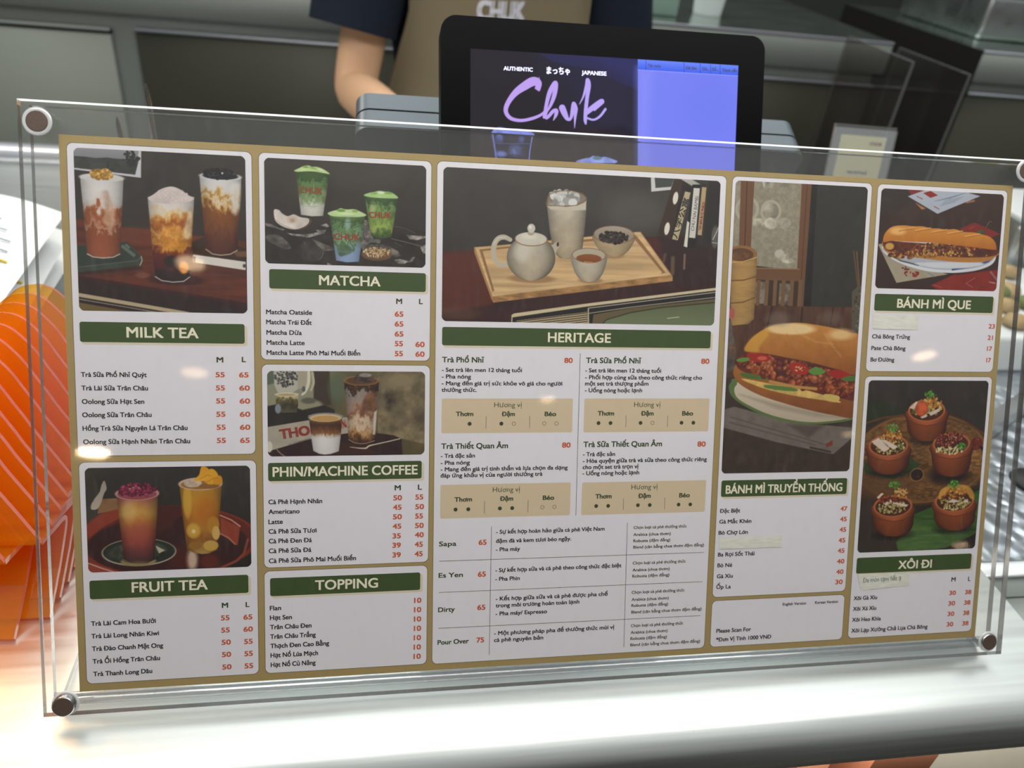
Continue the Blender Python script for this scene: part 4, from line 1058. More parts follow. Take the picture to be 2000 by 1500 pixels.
    ('e',120.27,21.44,21.51,12.71,'#504c47',{'b':13.69}),
    ('e',57.78,4.58,28.2,4.7,'#47433e',{'b':5.64,'a':0.7}),
    ('p',[(-0.88,50.29),(19.67,48.71),(136.08,36.11),(178.97,32.65),(177.12,68.98),(89.23,80.17),(42.3,86.81),(41.96,93.93),(-0.4,93.66)],'#4b241a',{'n':0.16,'st':(40,4)}),
    ('p',[(-0.88,50.57),(19.68,48.9),(32.53,78.97),(24.1,88.55),(-0.45,88.99)],'#5c2c1f',{'b':4.62,'a':0.8}),
    ('p',[(136.08,36.11),(178.97,32.65),(177.07,67.99),(146.57,64.82),(143.13,57.13)],'#33231d',{'b':2.97}),
    ('p',[(-0.47,87.12),(42.13,78.77),(175.77,63.1),(176.01,68.02),(89.23,80.17),(42.3,86.81),(41.96,93.93),(-0.4,93.66)],'#35201a',{'b':2.24,'a':0.8}),
    ('e',9.86,86.93,13.16,3.76,'#5f3f36',{'b':5.64,'a':0.6}),
    ('p',[(42.93,93.92),(43.08,87.27),(44.7,86.29),(89.2,79.5),(177.04,67.3),(178.32,92.77)],'#cbbd9a',{}),
    ('p',[(43.61,93.9),(43.69,88.77),(89.26,81.42),(177.12,68.98),(178.32,92.77)],'#26221e',{}),
    ('l',[(92.08,82.13),(177.18,70.16)],0.49,'#bcb4a4',{}),
    ('l',[(92.19,85.41),(119.5,81.01),(177.35,73.42)],0.49,'#a8a090',{}),
    ('p',[(45.93,93.87),(46.06,90.82),(91.36,84.46),(92.03,93.14)],'#b8a684',{}),
    ('l',[(46.26,91.39),(91.37,85.04)],0.58,'#3c3229',{}),
    ('l',[(46.29,92.72),(91.42,86.39)],0.58,'#3c3229',{}),
    ('l',[(46.32,94.05),(91.46,87.74)],0.58,'#3c3229',{}),
    ('l',[(46.35,95.38),(91.5,89.09)],0.58,'#3c3229',{}),
    ('l',[(46.38,96.72),(91.54,90.44)],0.58,'#3c3229',{}),
    ('l',[(46.41,98.05),(91.59,91.79)],0.58,'#3c3229',{}),
    ('p',[(91.48,82.05),(92.28,82.03),(92.83,93.13),(91.83,93.14)],'#b5a888',{}),
    ('p',[(94.63,93.1),(95.41,86.12),(119.52,81.59),(177.4,74.51),(178.27,91.78)],'#66593f',{}),
    ('p',[(100.67,93),(103.55,88.88),(119.61,84.12),(140.01,80.6),(177.5,76.49),(178.32,92.77)],'#5c6647',{'g':'#6f7a58'}),
    ('l',[(101.62,91.53),(104.06,89.07),(119.62,84.41),(140.01,80.8),(177.51,76.68)],0.79,'#3c3a2a',{'b':0.4}),
    ('l',[(144.45,87.59),(152.21,86.66)],0.51,'#b9bda8',{'b':0.3}),
    ('p',[(129.69,-0.73),(145.14,-0.52),(143.01,6.98),(130.38,8.69)],'#c9cac6',{}),
    ('p',[(132.11,-0.84),(145.14,-0.52),(143.34,5.07),(133.01,6.3)],'#434843',{}),
    ('p',[(167.95,0.78),(176.81,0.84),(176.95,40.52),(166.31,41.84)],'#2c2825',{}),
    ('e',174.37,35.25,2.63,7.08,'#5a5652',{'b':1.01}),
    ('l',[(172.87,36.76),(175.24,31.81),(176.35,28.86)],0.61,'#b5b0a8',{'b':0.4}),
    ('l',[(172.44,38.72),(176.45,39.07)],0.51,'#a8a39a',{'b':0.3}),
    ('p',[(145.36,-0.06),(150.9,0.15),(152.25,7.23),(145.59,37.7),(135.6,34.4)],'#3d2c24',{}),
    ('p',[(150.92,0.63),(157.3,5.09),(155.98,9.93),(148.51,38.57),(144.98,37.92)],'#2a201c',{}),
    ('e',146.51,11.97,1.68,3.95,'#dcd7ca',{'r':8}),
    ('e',141.71,31.11,1.69,3.97,'#dcd7ca',{'r':8}),
    ('p',[(152.67,7.5),(156.41,8.1),(149.21,38.16),(145.37,37.52)],'#b6a882',{}),
    ('p',[(148.31,-0.48),(156,-0.57),(162.55,2.66),(157.24,3.86)],'#b0aca0',{'n':0.1}),
    ('p',[(157.41,3.08),(162.66,2.84),(160.73,42.81),(153.85,42.45)],'#1f1d1d',{}),
    ('p',[(158.33,5.14),(162.46,5.15),(160.84,36.4),(156.67,36.16)],'#cfcbc2',{}),
    ('p',[(154.95,25.8),(156.44,26.71),(155.72,42.39),(153.4,41.69)],'#d8d2c4',{}),
    ('p',[(163.04,2.06),(167.51,2.23),(165.88,41.47),(162.32,41.2)],'#332d29',{}),
    ('p',[(163.87,4.32),(166.88,4.37),(165.12,34.51),(162.3,34.22)],'#b49d76',{}),
    ('l',[(146.4,49.27),(146.52,58.98)],2.6,'#624c3d',{'b':1.2}),
    ('l',[(154.27,47.09),(154.26,55.84)],1.41,'#7a6454',{'b':0.8}),
    ('l',[(141.18,47.5),(140.31,51.39)],1.99,'#57463b',{'b':1.4}),
    ('p',[(20.63,49.42),(32.59,81.79),(149.72,65.72),(148.51,61.85)],'#2b1812',{'b':3.74,'a':0.5}),
    ('p',[(19.08,46.7),(37.61,44.6),(121.76,33.75),(124.38,33.66),(146.7,60.72),(146.84,63.84),(31.59,79.84),(30.41,78.07),(19.31,49.93)],'#a67e50',{}),
    ('p',[(19.83,46.86),(37.62,44.97),(121.77,34.14),(123.99,34.06),(145.32,59.98),(30.95,76.18),(20.63,49.42)],'#cdae80',{'n':0.12,'st':(40,2.5)}),
    ('p',[(22.3,47.98),(37.64,45.9),(120.82,35.7),(122.39,37.07),(141.96,58.71),(139.12,59.57),(119.92,38.59),(37.67,47.57),(24.87,49.29),(32.41,72.39),(30.9,73.37)],'#8f6a42',{'b':0.37}),
    ('p',[(24.39,48.93),(37.66,47.02),(119.67,37.46),(139.92,58.96),(32.44,73.8)],'#c6a678',{'n':0.16,'st':(40,2.5)}),
    ('p',[(30.95,76.18),(145.34,60.27),(146.71,60.92),(146.84,63.84),(31.59,79.84)],'#a27a4c',{'n':0.3,'st':(6,2)}),
    ('e',55.36,64.76,14.35,2.68,'#8d6b46',{'b':2.87,'a':0.7}),
    ('e',92.73,64.75,7.81,1.95,'#8f6d46',{'b':1.95,'a':0.7}),
    ('e',106.2,49.07,7.83,1.96,'#94724a',{'b':1.96,'a':0.7}),
    ('p',[(63.66,20.03),(64.05,16.3),(75.95,14.85),(88.68,14.77),(88.63,22.73),(87.86,35.93),(86.72,47.31),(81.41,51.26),(76.52,52.17),(72.57,51.54),(68.56,47.89),(65.79,34.85)],'#bfb7a5',{'c':0.35,'n':0.08,'g':'#a8987c'}),
    ('e',76.25,15.31,12.29,4.76,'#85776a',{}),
    ('s',(74.69,15.09,8.38,4.19),44,(2.47,4.19),['#c4c4be','#a0a09a','#d6d6d0','#8d8d86'],21,{'asp':1.5}),
    ('p',[(63.66,20.03),(67.82,20.04),(75.61,20.27),(83.4,19.01),(88.42,16.18),(88.4,21.8),(75.68,22.51),(65.94,22.25)],'#c1b9a7',{'b':0.47}),
    ('l',[(63.16,19.58),(65.4,20.14),(69.76,19.77),(75.61,20.08),(82.42,19.05),(87.27,16.98),(88.77,14.48),(86.13,11.8),(79.23,10.43),(71.46,10.78),(65.69,12.71),(63.66,16.32),(63.15,19.12)],0.47,'#7d5c40',{'b':0.19}),
    ('b',[(41.37,41.5,2.45),(37.52,40.06,3.02),(33.74,41.21,3.2),(31.34,45.37,3.2),(31.46,51.86,3.2),(34.02,55.98,3.02),(37.86,57.08,2.64),(40.22,55.51,2.07)],'#b8af9d',{}),
    ('l',[(38.66,40.02),(34.2,40.45),(31.14,44.45)],0.56,'#d3ccbc',{'b':0.56}),
    ('p',[(67.03,45.12),(68.44,43.19),(70.54,41.62),(72.15,43.07),(72,44.95),(70.32,47.83),(69.18,52.58),(66.66,49.83)],'#b5ab97',{'s':1}),
    ('e',71.17,43.29,0.77,1.34,'#3a2d25',{}),
    ('e',54.58,52.09,15.24,13.91,'#c0b8a6',{'c':0.4,'n':0.06,'g':'#ad9f86'}),
    ('e',49.19,48.51,4.74,5.69,'#d0c9ba',{'b':4.74,'a':0.7}),
    ('e',54.32,40.87,10.15,4.18,'#8d6a4a',{}),
    ('e',54.31,40.49,9.77,3.99,'#c9c2b2',{'n':0.05}),
    ('e',52.83,39.05,4.74,1.71,'#d8d2c4',{'b':1.52}),
    ('e',54.04,37.14,2.09,1.33,'#a89d8a',{}),
    ('e',54.26,34.16,2.46,2.75,'#c8c1b1',{}),
    ('e',53.66,33.43,0.95,1.14,'#e3ded2',{'b':0.57}),
    ('p',[(93.62,36.67),(106.8,37.62),(120.62,35.7),(119.81,40.99),(116.17,46.37),(111.74,49.19),(105.22,49.58),(99.13,46.91),(94.99,42.3)],'#b19b78',{'s':1,'c':0.25,'n':0.08}),
    ('e',107.05,36.19,13.26,5.66,'#7d5c44',{}),
    ('e',107.05,36.19,12.78,5.27,'#a99b8a',{'g':'#8d7f6c'}),
    ('s',(106.81,37.91,9.37,3.51),150,(1.07,1.85),['#2a2422','#3d332e','#1d1918','#4a3c34'],23,{'asp':2.2}),
    ('p',[(80.18,49.6),(91.33,51.91),(102.38,48.71),(102.04,56.36),(99.15,62.66),(95.24,65.35),(88.77,65.52),(84.22,62.58),(81.18,56.96)],'#bfb7a5',{'s':1,'c':0.3,'n':0.06,'g':'#b3a68e'}),
    ('e',91.24,49.25,10.97,4.47,'#80614a',{}),
    ('e',91.24,49.25,10.49,4.08,'#b0a692',{}),
    ('e',91.31,51.34,8.16,2.72,'#8d5228',{'g':'#7a441f'}),
    ('l',[(88.4,53.43),(93.37,53.56)],0.39,'#c99a70',{'b':0.29})],
   'arttext': [
    [359.65,43.98,366.77,19.2,2.99,'八字公寓','ink',1],
    [371,38.75,373.09,17.2,2.2,'CHU NAI BAMBI','ink',0],
    [375.75,38.09,377.4,20.66,1.61,'TAY BÁN BI CŨ PHÁCH','darkred',2]]},
  'banhmi': {
   'rect': [395.67,3.51,493.86,281.19],
   'label': 'traditional sandwich panel',
   'band': [398.1,201.08,489.9,212.27],
   'title': [401.5,210.05,486.37,5.49,'BÁNH MÌ TRUYỀN THỐNG'],
   'text': [
    [397.92,223.06,412.41,2.58,'Đặc Biệt','black',1],
    [398.02,230.44,420.86,2.59,'Gà Mắc Khén','black',1],
    [397.85,238.01,418.75,2.6,'Bò Chợ Lớn','black',1],
    [398.15,253.06,424.39,2.61,'Ba Rọi Sốt Thái','black',1],
    [398.16,260.52,408.61,2.62,'Bò Né','black',1],
    [398.17,268.1,409.48,2.63,'Gà Xíu','black',1],
    [398.17,275.51,408.46,2.64,'Ốp La','black',1],
    [486.47,224.05,491.18,3.03,'47','orange',2],
    [486.59,231.37,491.3,3.04,'45','orange',2],
    [486.71,238.8,491.44,3.05,'45','orange',2],
    [486.45,246.34,491.28,3.06,'45','orange',2],
    [486.38,253.72,491.21,3.06,'45','orange',2],
    [486.31,261.3,491.65,3.07,'40','orange',2],
    [486.24,268.81,491.48,3.08,'40','orange',2],
    [486.05,276.06,491.4,3.09,'30','orange',2]],
   'photo': [397.71,5.91,490.99,196.41],
   'plabel': 'printed photo of a filled bread roll on a plate',
   'art': [
    ('bg','#3b342d','#3b322b',0.08),
    ('p',[(-2.22,-0.7),(53.64,-0.7),(52.02,54.48),(46.16,56),(-0.87,51.97)],'#8f8874',{'n':0.12,'st':(2,2)}),
    ('e',8.8,17.83,8.27,8.27,'#a8a28f',{'b':0.55}),
    ('e',8.8,17.83,6.06,6.34,'#8f8976',{'b':0.83}),
    ('e',25.19,18.48,7.23,7.23,'#a9a390',{'b':0.56}),
    ('e',25.19,18.48,5.56,5.56,'#979180',{'b':0.7,'n':0.3}),
    ('e',16.47,25.85,5.55,2.77,'#a59f8c',{'b':0.69,'n':0.4}),
    ('e',25.63,26.04,4.46,3.62,'#b0aa98',{'b':0.7,'n':0.4}),
    ('e',34.68,25.69,5.04,3.36,'#aaa492',{'b':0.7,'n':0.4}),
    ('e',32.93,45.32,3.38,2.81,'#b5b0a2',{'b':0.84}),
    ('e',39,48.09,5.65,3.11,'#a59f8d',{'b':1.13,'n':0.4}),
    ('p',[(17.85,-0.6),(26.52,-0.75),(25.61,3.51),(19.53,3.53)],'#a9a594',{'b':0.69,'n':0.5}),
    ('p',[(27.99,-0.55),(37.46,-0.6),(36.69,3.53),(31.14,3.52)],'#a39e8c',{'b':0.69,'n':0.5}),
    ('p',[(3.47,-0.97),(12.8,-0.76),(12.61,42.22),(4.38,42.49)],'#6d4b32',{}),
    ('l',[(7.79,-0.52),(8.38,41.69)],0.55,'#3c281a',{}),
    ('p',[(45.84,-0.33),(53.38,-0.15),(52.17,80.16),(45.9,80.28)],'#6c4a32',{}),
    ('l',[(49.7,0.02),(49.11,79.12)],0.56,'#4f3423',{}),
    ('p',[(13.01,54.78),(47.86,54.6),(48.09,63.02),(12.71,62.31)],'#6c4b33',{}),
    ('l',[(13.03,55.05),(47.58,54.88)],0.7,'#8d6a4a',{}),
    ('p',[(12.71,62.31),(48.07,62.75),(47.69,80.24),(12.22,79.86)],'#40301f',{}),
    ('p',[(17.15,63.54),(25.96,63.99),(26.05,78.22),(17.22,77.73)],'#7f786a',{'b':1.12,'n':0.5}),
    ('p',[(34.09,64.46),(42.23,64.53),(42.36,78.57),(34.16,78.06)],'#77705f',{'b':1.13,'n':0.5}),
    ('p',[(18.11,62.57),(20.75,62.64),(20.58,80.23),(17.93,80.02)],'#73543b',{}),
    ('p',[(23.96,62.42),(26.6,62.48),(26.46,80.12),(23.8,79.9)],'#73543b',{}),
    ('p',[(29.83,62.27),(32.48,62.33),(32.36,80),(29.68,79.78)],'#73543b',{}),
    ('p',[(35.72,62.11),(38.38,62.18),(38.28,79.88),(35.59,79.66)],'#73543b',{}),
    ('p',[(41.63,61.96),(44.31,62.03),(44.22,79.77),(41.53,79.55)],'#73543b',{}),
    ('p',[(47.57,61.81),(50.26,61.87),(50.19,79.65),(47.49,79.43)],'#73543b',{}),
    ('p',[(52.9,-0.66),(94.14,-0.57),(95.51,79.86),(51.91,80.71)],'#34332d',{'n':0.06}),
    ('p',[(52.9,-0.66),(56.77,-0.31),(57.31,80.61),(51.91,80.71)],'#251f1b',{'b':0.56}),
    ('p',[(-0.93,92.29),(6.62,84.03),(18.02,79.06),(94.67,78.9),(91.91,125.99),(46.93,140.18),(-3.55,140.16)],'#54382a',{'n':0.2,'st':(3,14)}),
    ('p',[(-4.25,126.4),(91.91,125.99),(95.2,193.52),(-1.65,191.78)],'#40342c',{'n':0.14}),
    ('l',[(29.81,79.51),(26.94,93.48)],0.85,'#2d1f18',{}),
    ('l',[(51.4,79.76),(50.9,90.77)],0.86,'#2d1f18',{}),
    ('l',[(73.59,79.73),(72.5,90.42)],0.87,'#2d1f18',{}),
    ('p',[(-1.33,43.34),(7.91,41.04),(17.26,45.01),(17.59,66.22),(17.35,87.91),(13.59,91.37),(1.26,92.52)],'#ab8750',{'n':0.1,'st':(8,2),'c':0.2}),
    ('e',6.74,46.14,10.27,5.28,'#8d6539',{}),
    ('e',6.05,46.7,8.61,4.16,'#5f3f27',{}),
    ('e',5.38,47.52,6.66,2.78,'#6f4c2e',{'n':0.4}),
    ('l',[(-0.27,63.45),(8.39,63.09),(17.27,60.57)],0.7,'#6b4a2a',{}),
    ('l',[(0.21,78.08),(9.16,77.22),(17.16,74.07)],0.7,'#6b4a2a',{}),
    ('l',[(-0.6,51.7),(7.74,51.18),(17.15,48.09)],0.55,'#c9a66c',{'b':0.28}),
    ('p',[(-0.33,81.46),(3.28,81.39),(3.61,87.47),(-0.41,88.22)],'#a85a50',{'b':0.56}),
    ('p',[(-1.14,88.23),(1.9,90.89),(5.68,107.16),(5.68,120.86),(-0.02,123.64)],'#58504a',{'b':1.12,'n':0.3}),
    ('s',(3.56,108.55,2.54,4.24),10,(0.99,1.7),['#8a5a30','#6b4426'],31,{}),
    ('p',[(86.55,68.67),(90.55,64.7),(94.37,64.33),(95.28,97.76),(88.13,95.06)],'#575042',{'b':0.44}),
    ('s',(91.74,81.05,3.23,14.67),26,(0.73,1.17),['#757060','#3a352c'],33,{'asp':3}),
    ('l',[(85.84,41.87),(90.53,64.43)],1.16,'#5f4630',{'b':0.29}),
    ('l',[(88.17,42.48),(91.61,64.4)],1.01,'#6d5338',{'b':0.29}),
    ('l',[(91.63,41.68),(93.29,64.36)],1.01,'#4f3b29',{'b':0.29}),
    ('p',[(-0.96,147.77),(7,145.71),(47.93,156.38),(93.59,160.23),(93.64,167.43),(80.38,178.52),(38.16,169.74),(-0.36,159.58)],'#6f665d',{'b':0.57,'n':0.1}),
    ('l',[(4.43,152.65),(40.76,162.69),(73.4,171.54)],0.86,'#5c544c',{'b':0.43}),
    ('l',[(3.87,156.12),(37.87,164.79),(67.27,172.19)],0.86,'#5c544c',{'b':0.43}),
    ('p',[(74.17,171.54),(79.4,168.73),(79.65,172.32),(75.09,173.71)],'#7a3a30',{'b':0.45}),
    ('p',[(62.71,172.85),(78.36,176.19),(78.77,177.63),(62.8,174.28)],'#3f3833',{'b':0.3}),
    ('p',[(44.99,157.78),(72.53,158.66),(60.8,167.12)],'#4a4038',{'b':2.93,'a':0.7}),
    ('p',[(2.27,133.95),(3.52,129.81),(10.43,127.44),(61.92,137.37),(94.8,144.48),(95.48,153.93),(72.45,157.52),(52.53,157.11),(32.66,153.06),(17.42,147.13),(5.97,140.17)],'#5a7040',{'s':1}),
    ('p',[(6.13,134.91),(7.7,131.32),(13.51,129.92),(62.01,138.78),(94.86,145.34),(95.38,152.5),(72.36,156.09),(53.96,155.71),(34.08,151.66),(18.82,145.74),(8.91,140.17)],'#cabca6',{'s':1,'g':'#b3a590'}),
    ('p',[(9.5,137.4),(39.65,144.38),(72,150.83),(95.42,153.07),(95.52,154.5),(66,152.93),(36.81,147.18)],'#8f8370',{'b':2.29,'a':0.6}),
    ('p',[(4.84,121.55),(6.96,117.42),(12.78,116.69),(49.16,127.57),(94.41,134.79),(95.09,152.78),(78.22,151.56),(59.56,147.95),(41.09,143.26),(24.33,138.08),(11.41,131.86),(5.97,126.36)],'#a46a32',{'s':1,'g':'#7a4524','n':0.08}),
    ('p',[(10.41,127.03),(31.33,130.42),(49.51,133.17),(71.14,138.07),(83.82,143.04),(71.38,141.61),(46.8,138.08),(25.54,133.21)],'#c9a862',{'s':1,'n':0.2}),
    ('p',[(6.22,114.68),(11.73,110.93),(19.76,109.76),(45.33,114.36),(69.86,119.06),(93.92,123.85),(94.85,140.91),(83.62,140.19),(71.14,138.07),(55.61,133.86),(35.73,129.01),(19.14,124.92),(8.61,120.84)],'#5f2a18',{'s':1,'n':0.3}),
    ('p',[(10.94,123.31),(20.57,124.22),(28.85,126.26),(28.2,127.93),(16.3,127.01),(10.3,124.96)],'#4f6b33',{'s':1}),
    ('s',(50.45,124.07,39.27,7.27),150,(2.33,4.94),['#8c4526','#5c2415','#a8552c','#7a331c','#94502e','#b0643c'],35,{'asp':1.6,'rot':12,'hl':1}),
    ('s',(83.22,134.52,10.39,5.04),30,(2.37,4.45),['#8c4526','#a8552c','#6b2c18'],37,{'asp':1.6,'hl':1}),
    ('s',(15.69,115.98,8.55,3.7),24,(1.99,3.7),['#8c4526','#b0643c','#6b2c18'],38,{'asp':1.6,'hl':1}),
    ('l',[(31.25,129.03),(49.47,132.47),(64.74,133.84)],2.02,'#b98a4c',{'b':0.87}),
    ('p',[(27.65,131.26),(37.39,131.8),(49.53,133.45),(50.41,135.41),(39.08,134.86),(28.51,133.21)],'#5c7a3c',{'s':1}),
    ('p',[(13.91,110.5),(21.25,110.02),(30.27,112.41),(28.97,115.46),(20.11,115.94),(14.84,113.92)],'#9c2c22',{'s':1}),
    ('e',24.7,113.56,3.43,1.29,'#c4604a',{}),
    ('p',[(44.75,117.14),(51.47,116.4),(57.74,119.84),(57.26,124.04),(50.45,124.07),(45.76,121.31)],'#a03024',{'s':1}),
    ('s',(51.69,119.88,4.07,2.33),14,(0.58,1.02),['#d8b080','#c48a5c'],39,{}),
    ('p',[(73.09,121.57),(82.28,121.09),(90.2,123.87),(88.84,126.43),(79.57,126.47),(74.84,124.65)],'#9c2b22',{'s':1}),
    ('p',[(6.52,114.68),(11.13,113.27),(15.56,113.64),(14.19,115.58),(8.35,116.04)],'#5f8a3f',{'s':1}),
    ('p',[(58.64,121.93),(63.77,119.1),(70.84,122.14),(65.64,124.42),(61.05,124.02)],'#5a8a3c',{'s':1}),
    ('p',[(82.67,126.74),(93.35,124.57),(93.61,128.11),(85.89,128.56)],'#4f7034',{'s':1}),
    ('p',[(71.1,137.36),(81.97,138.77),(80.7,142.75),(72.92,141.61)],'#c9b060',{'s':1}),
    ('p',[(12.05,108.74),(13.83,103.65),(18.4,98.81),(26.23,93.91),(34.97,91.44),(48.29,89.85),(61.91,91.01),(75.73,93.15),(86.65,95.78),(94.61,99.17),(94.18,123.14),(82.28,121.09),(69.82,118.36),(55.93,115.25),(42.24,113),(28.69,110.77),(19.02,109.76)],'#c48842',{'s':1,'g':'#8f5426','n':0.06}),
    ('e',44.07,94.05,17.24,3.73,'#e3c48e',{'b':3.73}),
    ('e',80.61,97.26,8.79,3.52,'#dcb67c',{'b':2.93}),
    ('p',[(12.04,108.46),(13.83,103.65),(18.4,98.81),(26.27,94.59),(27.98,98.68),(22.47,105.61),(21.23,109.74)],'#d0a040',{'s':1,'b':1.99,'a':0.7}),
    ('l',[(41.27,97.12),(44.77,105.35),(42.24,113)],0.72,'#a06a34',{'b':1.15,'a':0.45}),
    ('l',[(55.02,101.08),(55.47,108.01),(60.55,116.33)],0.72,'#a06a34',{'b':1.16,'a':0.45}),
    ('l',[(29.46,98.66),(32.75,104.11),(30.15,110.34)],0.71,'#a87438',{'b':1.14,'a':0.45}),
    ('l',[(47.16,95.65),(62.66,102.37),(74.93,103.62)],0.72,'#d9ae70',{'b':1.3,'a':0.45}),
    ('l',[(68.36,96.74),(75.02,105.01),(81.64,111.95)],0.87,'#d3a868',{'b':1.46,'a':0.45}),
    ('l',[(64.64,109.31),(72.06,106.44),(90.68,109.05)],0.73,'#9a6030',{'b':1.31,'a':0.45}),
    ('e',34.74,87.61,8.56,4.28,'#7d7068',{'b':5.71,'a':0.5}),
    ('e',72.21,86.27,7.27,4.36,'#75665c',{'b':5.82,'a':0.5})],
   'arttext': []},
  'scan': {
   'rect': [395.71,283.95,493.77,316.1],
   'label': 'footnote panel',
   'text': [
    [399.73,306.4,424.82,2.67,'Please Scan For','black',1],
    [399.85,312.56,440.05,2.68,'*Đơn Vị Tính 1000 VNĐ','black',1],
    [447.36,289.51,464.75,1.86,'English Version','black',1],
    [471.6,289.47,488.86,1.87,'Korean Version','black',1]]},
  'que': {
   'rect': [498.36,3.57,596.05,127.57],
   'label': 'stick sandwich panel',
   'band': [501.37,75.43,592.08,86.75],
   'title': [518.5,84.32,574.57,5.72,'BÁNH MÌ QUE'],
   'text': [
    [501.36,105.35,529.81,2.68,'Chà Bông Trứng','black',1],
    [501.44,113.2,527.01,2.69,'Pate Chà Bông','black',1],
    [501.41,120.99,519.12,2.7,'Bơ Đường','black',1],
    [590.17,97.36,594.83,2.95,'23','orange',2],
    [590.16,105.24,594.06,2.96,'21','orange',2],
    [590.34,112.85,594.03,2.97,'17','orange',2],
    [590.56,120.86,593.92,2.98,'17','orange',2]],
   'photo': [500.94,6.12,593.61,71.75],
   'plabel': 'printed photo of a long thin sandwich on a plate',
   'art': [
    ('bg','#3f2e28','#3a2924',0.1),
    ('p',[(-5.25,-0.26),(19.87,-1.41),(24.88,10.02),(0.3,19.98)],'#34302c',{'b':5.65,'a':0.6}),
    ('p',[(18.93,-0.47),(38.28,-1.35),(23.43,4.88)],'#7d302a',{}),
    ('p',[(25.24,8.21),(33.75,11.9),(30.73,12.66)],'#a5713f',{}),
    ('p',[(62.79,5.7),(70.55,4.46),(70.16,5.93),(63.96,7.11)],'#9a6b4c',{}),
    ('p',[(19.63,4.42),(34.8,-1.19),(54.79,-1.92),(74.21,1.93),(42.78,14.97)],'#aab2bc',{}),
    ('p',[(30.95,1.85),(36.36,0.17),(42.15,2.8),(36.53,4.67)],'#8c2a22',{}),
    ('l',[(26.43,4.12),(30.66,5.73)],0.58,'#a04a40',{}),
    ('l',[(39.78,10.12),(43.54,11.77)],0.58,'#a04a40',{}),
    ('l',[(40,6.68),(48.11,4.7)],0.39,'#7d8794',{'b':0.19}),
    ('l',[(42.65,6.2),(52.15,3.44)],0.39,'#7d8794',{'b':0.19}),
    ('l',[(45.29,5.73),(56.2,2.18)],0.39,'#7d8794',{'b':0.19}),
    ('l',[(47.95,5.25),(60.26,0.91)],0.39,'#7d8794',{'b':0.19}),
    ('l',[(50.6,4.78),(64.33,-0.36)],0.39,'#7d8794',{'b':0.19}),
    ('l',[(44.39,9.65),(55.54,6.47)],0.39,'#87909c',{'b':0.19}),
    ('l',[(45.33,8.53),(57.52,5.29)],0.39,'#87909c',{'b':0.19}),
    ('l',[(46.27,7.4),(59.51,4.12)],0.39,'#87909c',{'b':0.19}),
    ('l',[(47.21,6.28),(61.49,2.94)],0.39,'#87909c',{'b':0.19}),
    ('p',[(59.77,24.51),(71.41,19.5),(92.29,26.55),(81.48,30.81)],'#7e2c26',{}),
    ('e',77.31,25.98,3.76,1.58,'#445a34',{'n':0.4}),
    ('l',[(80.68,22.36),(82.77,18.6),(84.57,18.53)],0.3,'#8a7a6a',{}),
    ('l',[(67.58,23.77),(71.66,22.24)],0.39,'#a04a40',{'b':0.3}),
    ('p',[(0.16,36.6),(6.55,35.48),(30.12,48.81),(54.08,55.03),(15.74,61.73)],'#a0957f',{'n':0.06}),
    ('s',(27.08,55.76,5.84,2.34),14,(0.97,1.95),['#7a2a22','#8f352a'],41,{'asp':1.8}),
    ('s',(22.13,51.78,2.91,1.16),8,(0.78,1.26),['#6f2a24'],43,{}),
    ('l',[(38.89,54.52),(44.28,56.67)],0.98,'#7f8894',{'b':0.29}),
    ('p',[(41.66,62.73),(59.83,54.59),(92.83,48.84),(93.97,66.23),(48.22,65.99)],'#822c24',{'n':0.08}),
    ('p',[(61.83,53.43),(92.02,40.48),(93.01,50.7),(59.89,55.33)],'#3f2a25',{}),
    ('l',[(75.39,56.78),(68.62,60.67),(73.86,63.34)],0.4,'#b5604e',{}),
    ('l',[(43.72,62.4),(50.13,63.91)],0.49,'#a85044',{'b':0.3}),
    ('l',[(87.3,52.73),(92.03,57.27)],1.4,'#96706a',{'b':0.6,'n':0.5}),
    ('l',[(86.31,59.29),(91.23,60.1)],0.8,'#96706a',{'b':0.4,'n':0.5}),
    ('p',[(3.69,40.54),(5.57,35.96),(20.59,32.74),(72.55,31.86),(88.91,35.93),(90.51,41.45),(87.83,47.12),(78.59,51.11),(66.05,53.31),(53.47,54.03),(38.79,53.33),(25.13,50.78),(12.5,46.6)],'#d0d3d8',{'s':1}),
    ('p',[(5.99,41.37),(9.83,38.53),(83.75,37.95),(88.9,41.5),(86.1,45.77),(77.37,49.47),(63.77,51.52),(51.2,52.06),(38.62,51.31),(26.01,48.93),(14.45,45.45)],'#a9adb4',{'s':1,'b':0.38}),
    ('l',[(9.17,43.08),(17.63,46.9),(31.21,49.51)],0.96,'#4f5058',{'b':0.48}),
    ('l',[(57.46,51.7),(74.13,48.91),(84.45,45.36),(89.01,41.5)],1.38,'#3f4a78',{'b':0.59}),
    ('p',[(30.05,47.9),(79.22,46.44),(72.09,49.9),(53.21,51.08),(38.54,50.4)],'#c9ccd0',{'s':1,'b':0.78}),
    ('p',[(3.92,38.27),(4.42,34.2),(20.74,34.54),(89.08,37.78),(89.1,42.43),(83.39,45.39),(69.66,46.54),(52.79,46.3),(33.93,44.86),(17.34,43.27),(7.54,41.77)],'#a8672e',{'s':1,'g':'#b07a3a'}),
    ('p',[(4.42,34.2),(20.74,34.54),(51.83,35.32),(89.55,37.02),(89.21,41.31),(73.59,43.09),(52.51,43.09),(33.7,42.12),(16.22,41.95),(6.4,40.09)],'#5f3019',{'s':1,'n':0.3}),
    ('s',(46.85,38.05,38.64,4.3),240,(1.37,2.93),['#8f5a2a','#4f2514','#a86c34','#5f2c18','#bd8a45','#6b3a1f','#7d2f1c'],45,{'asp':1.8,'rot':-8,'hl':1}),
    ('s',(52.35,41.26,31.42,1.57),34,(0.79,1.37),['#c9a65c','#b58a40'],47,{'asp':2.5}),
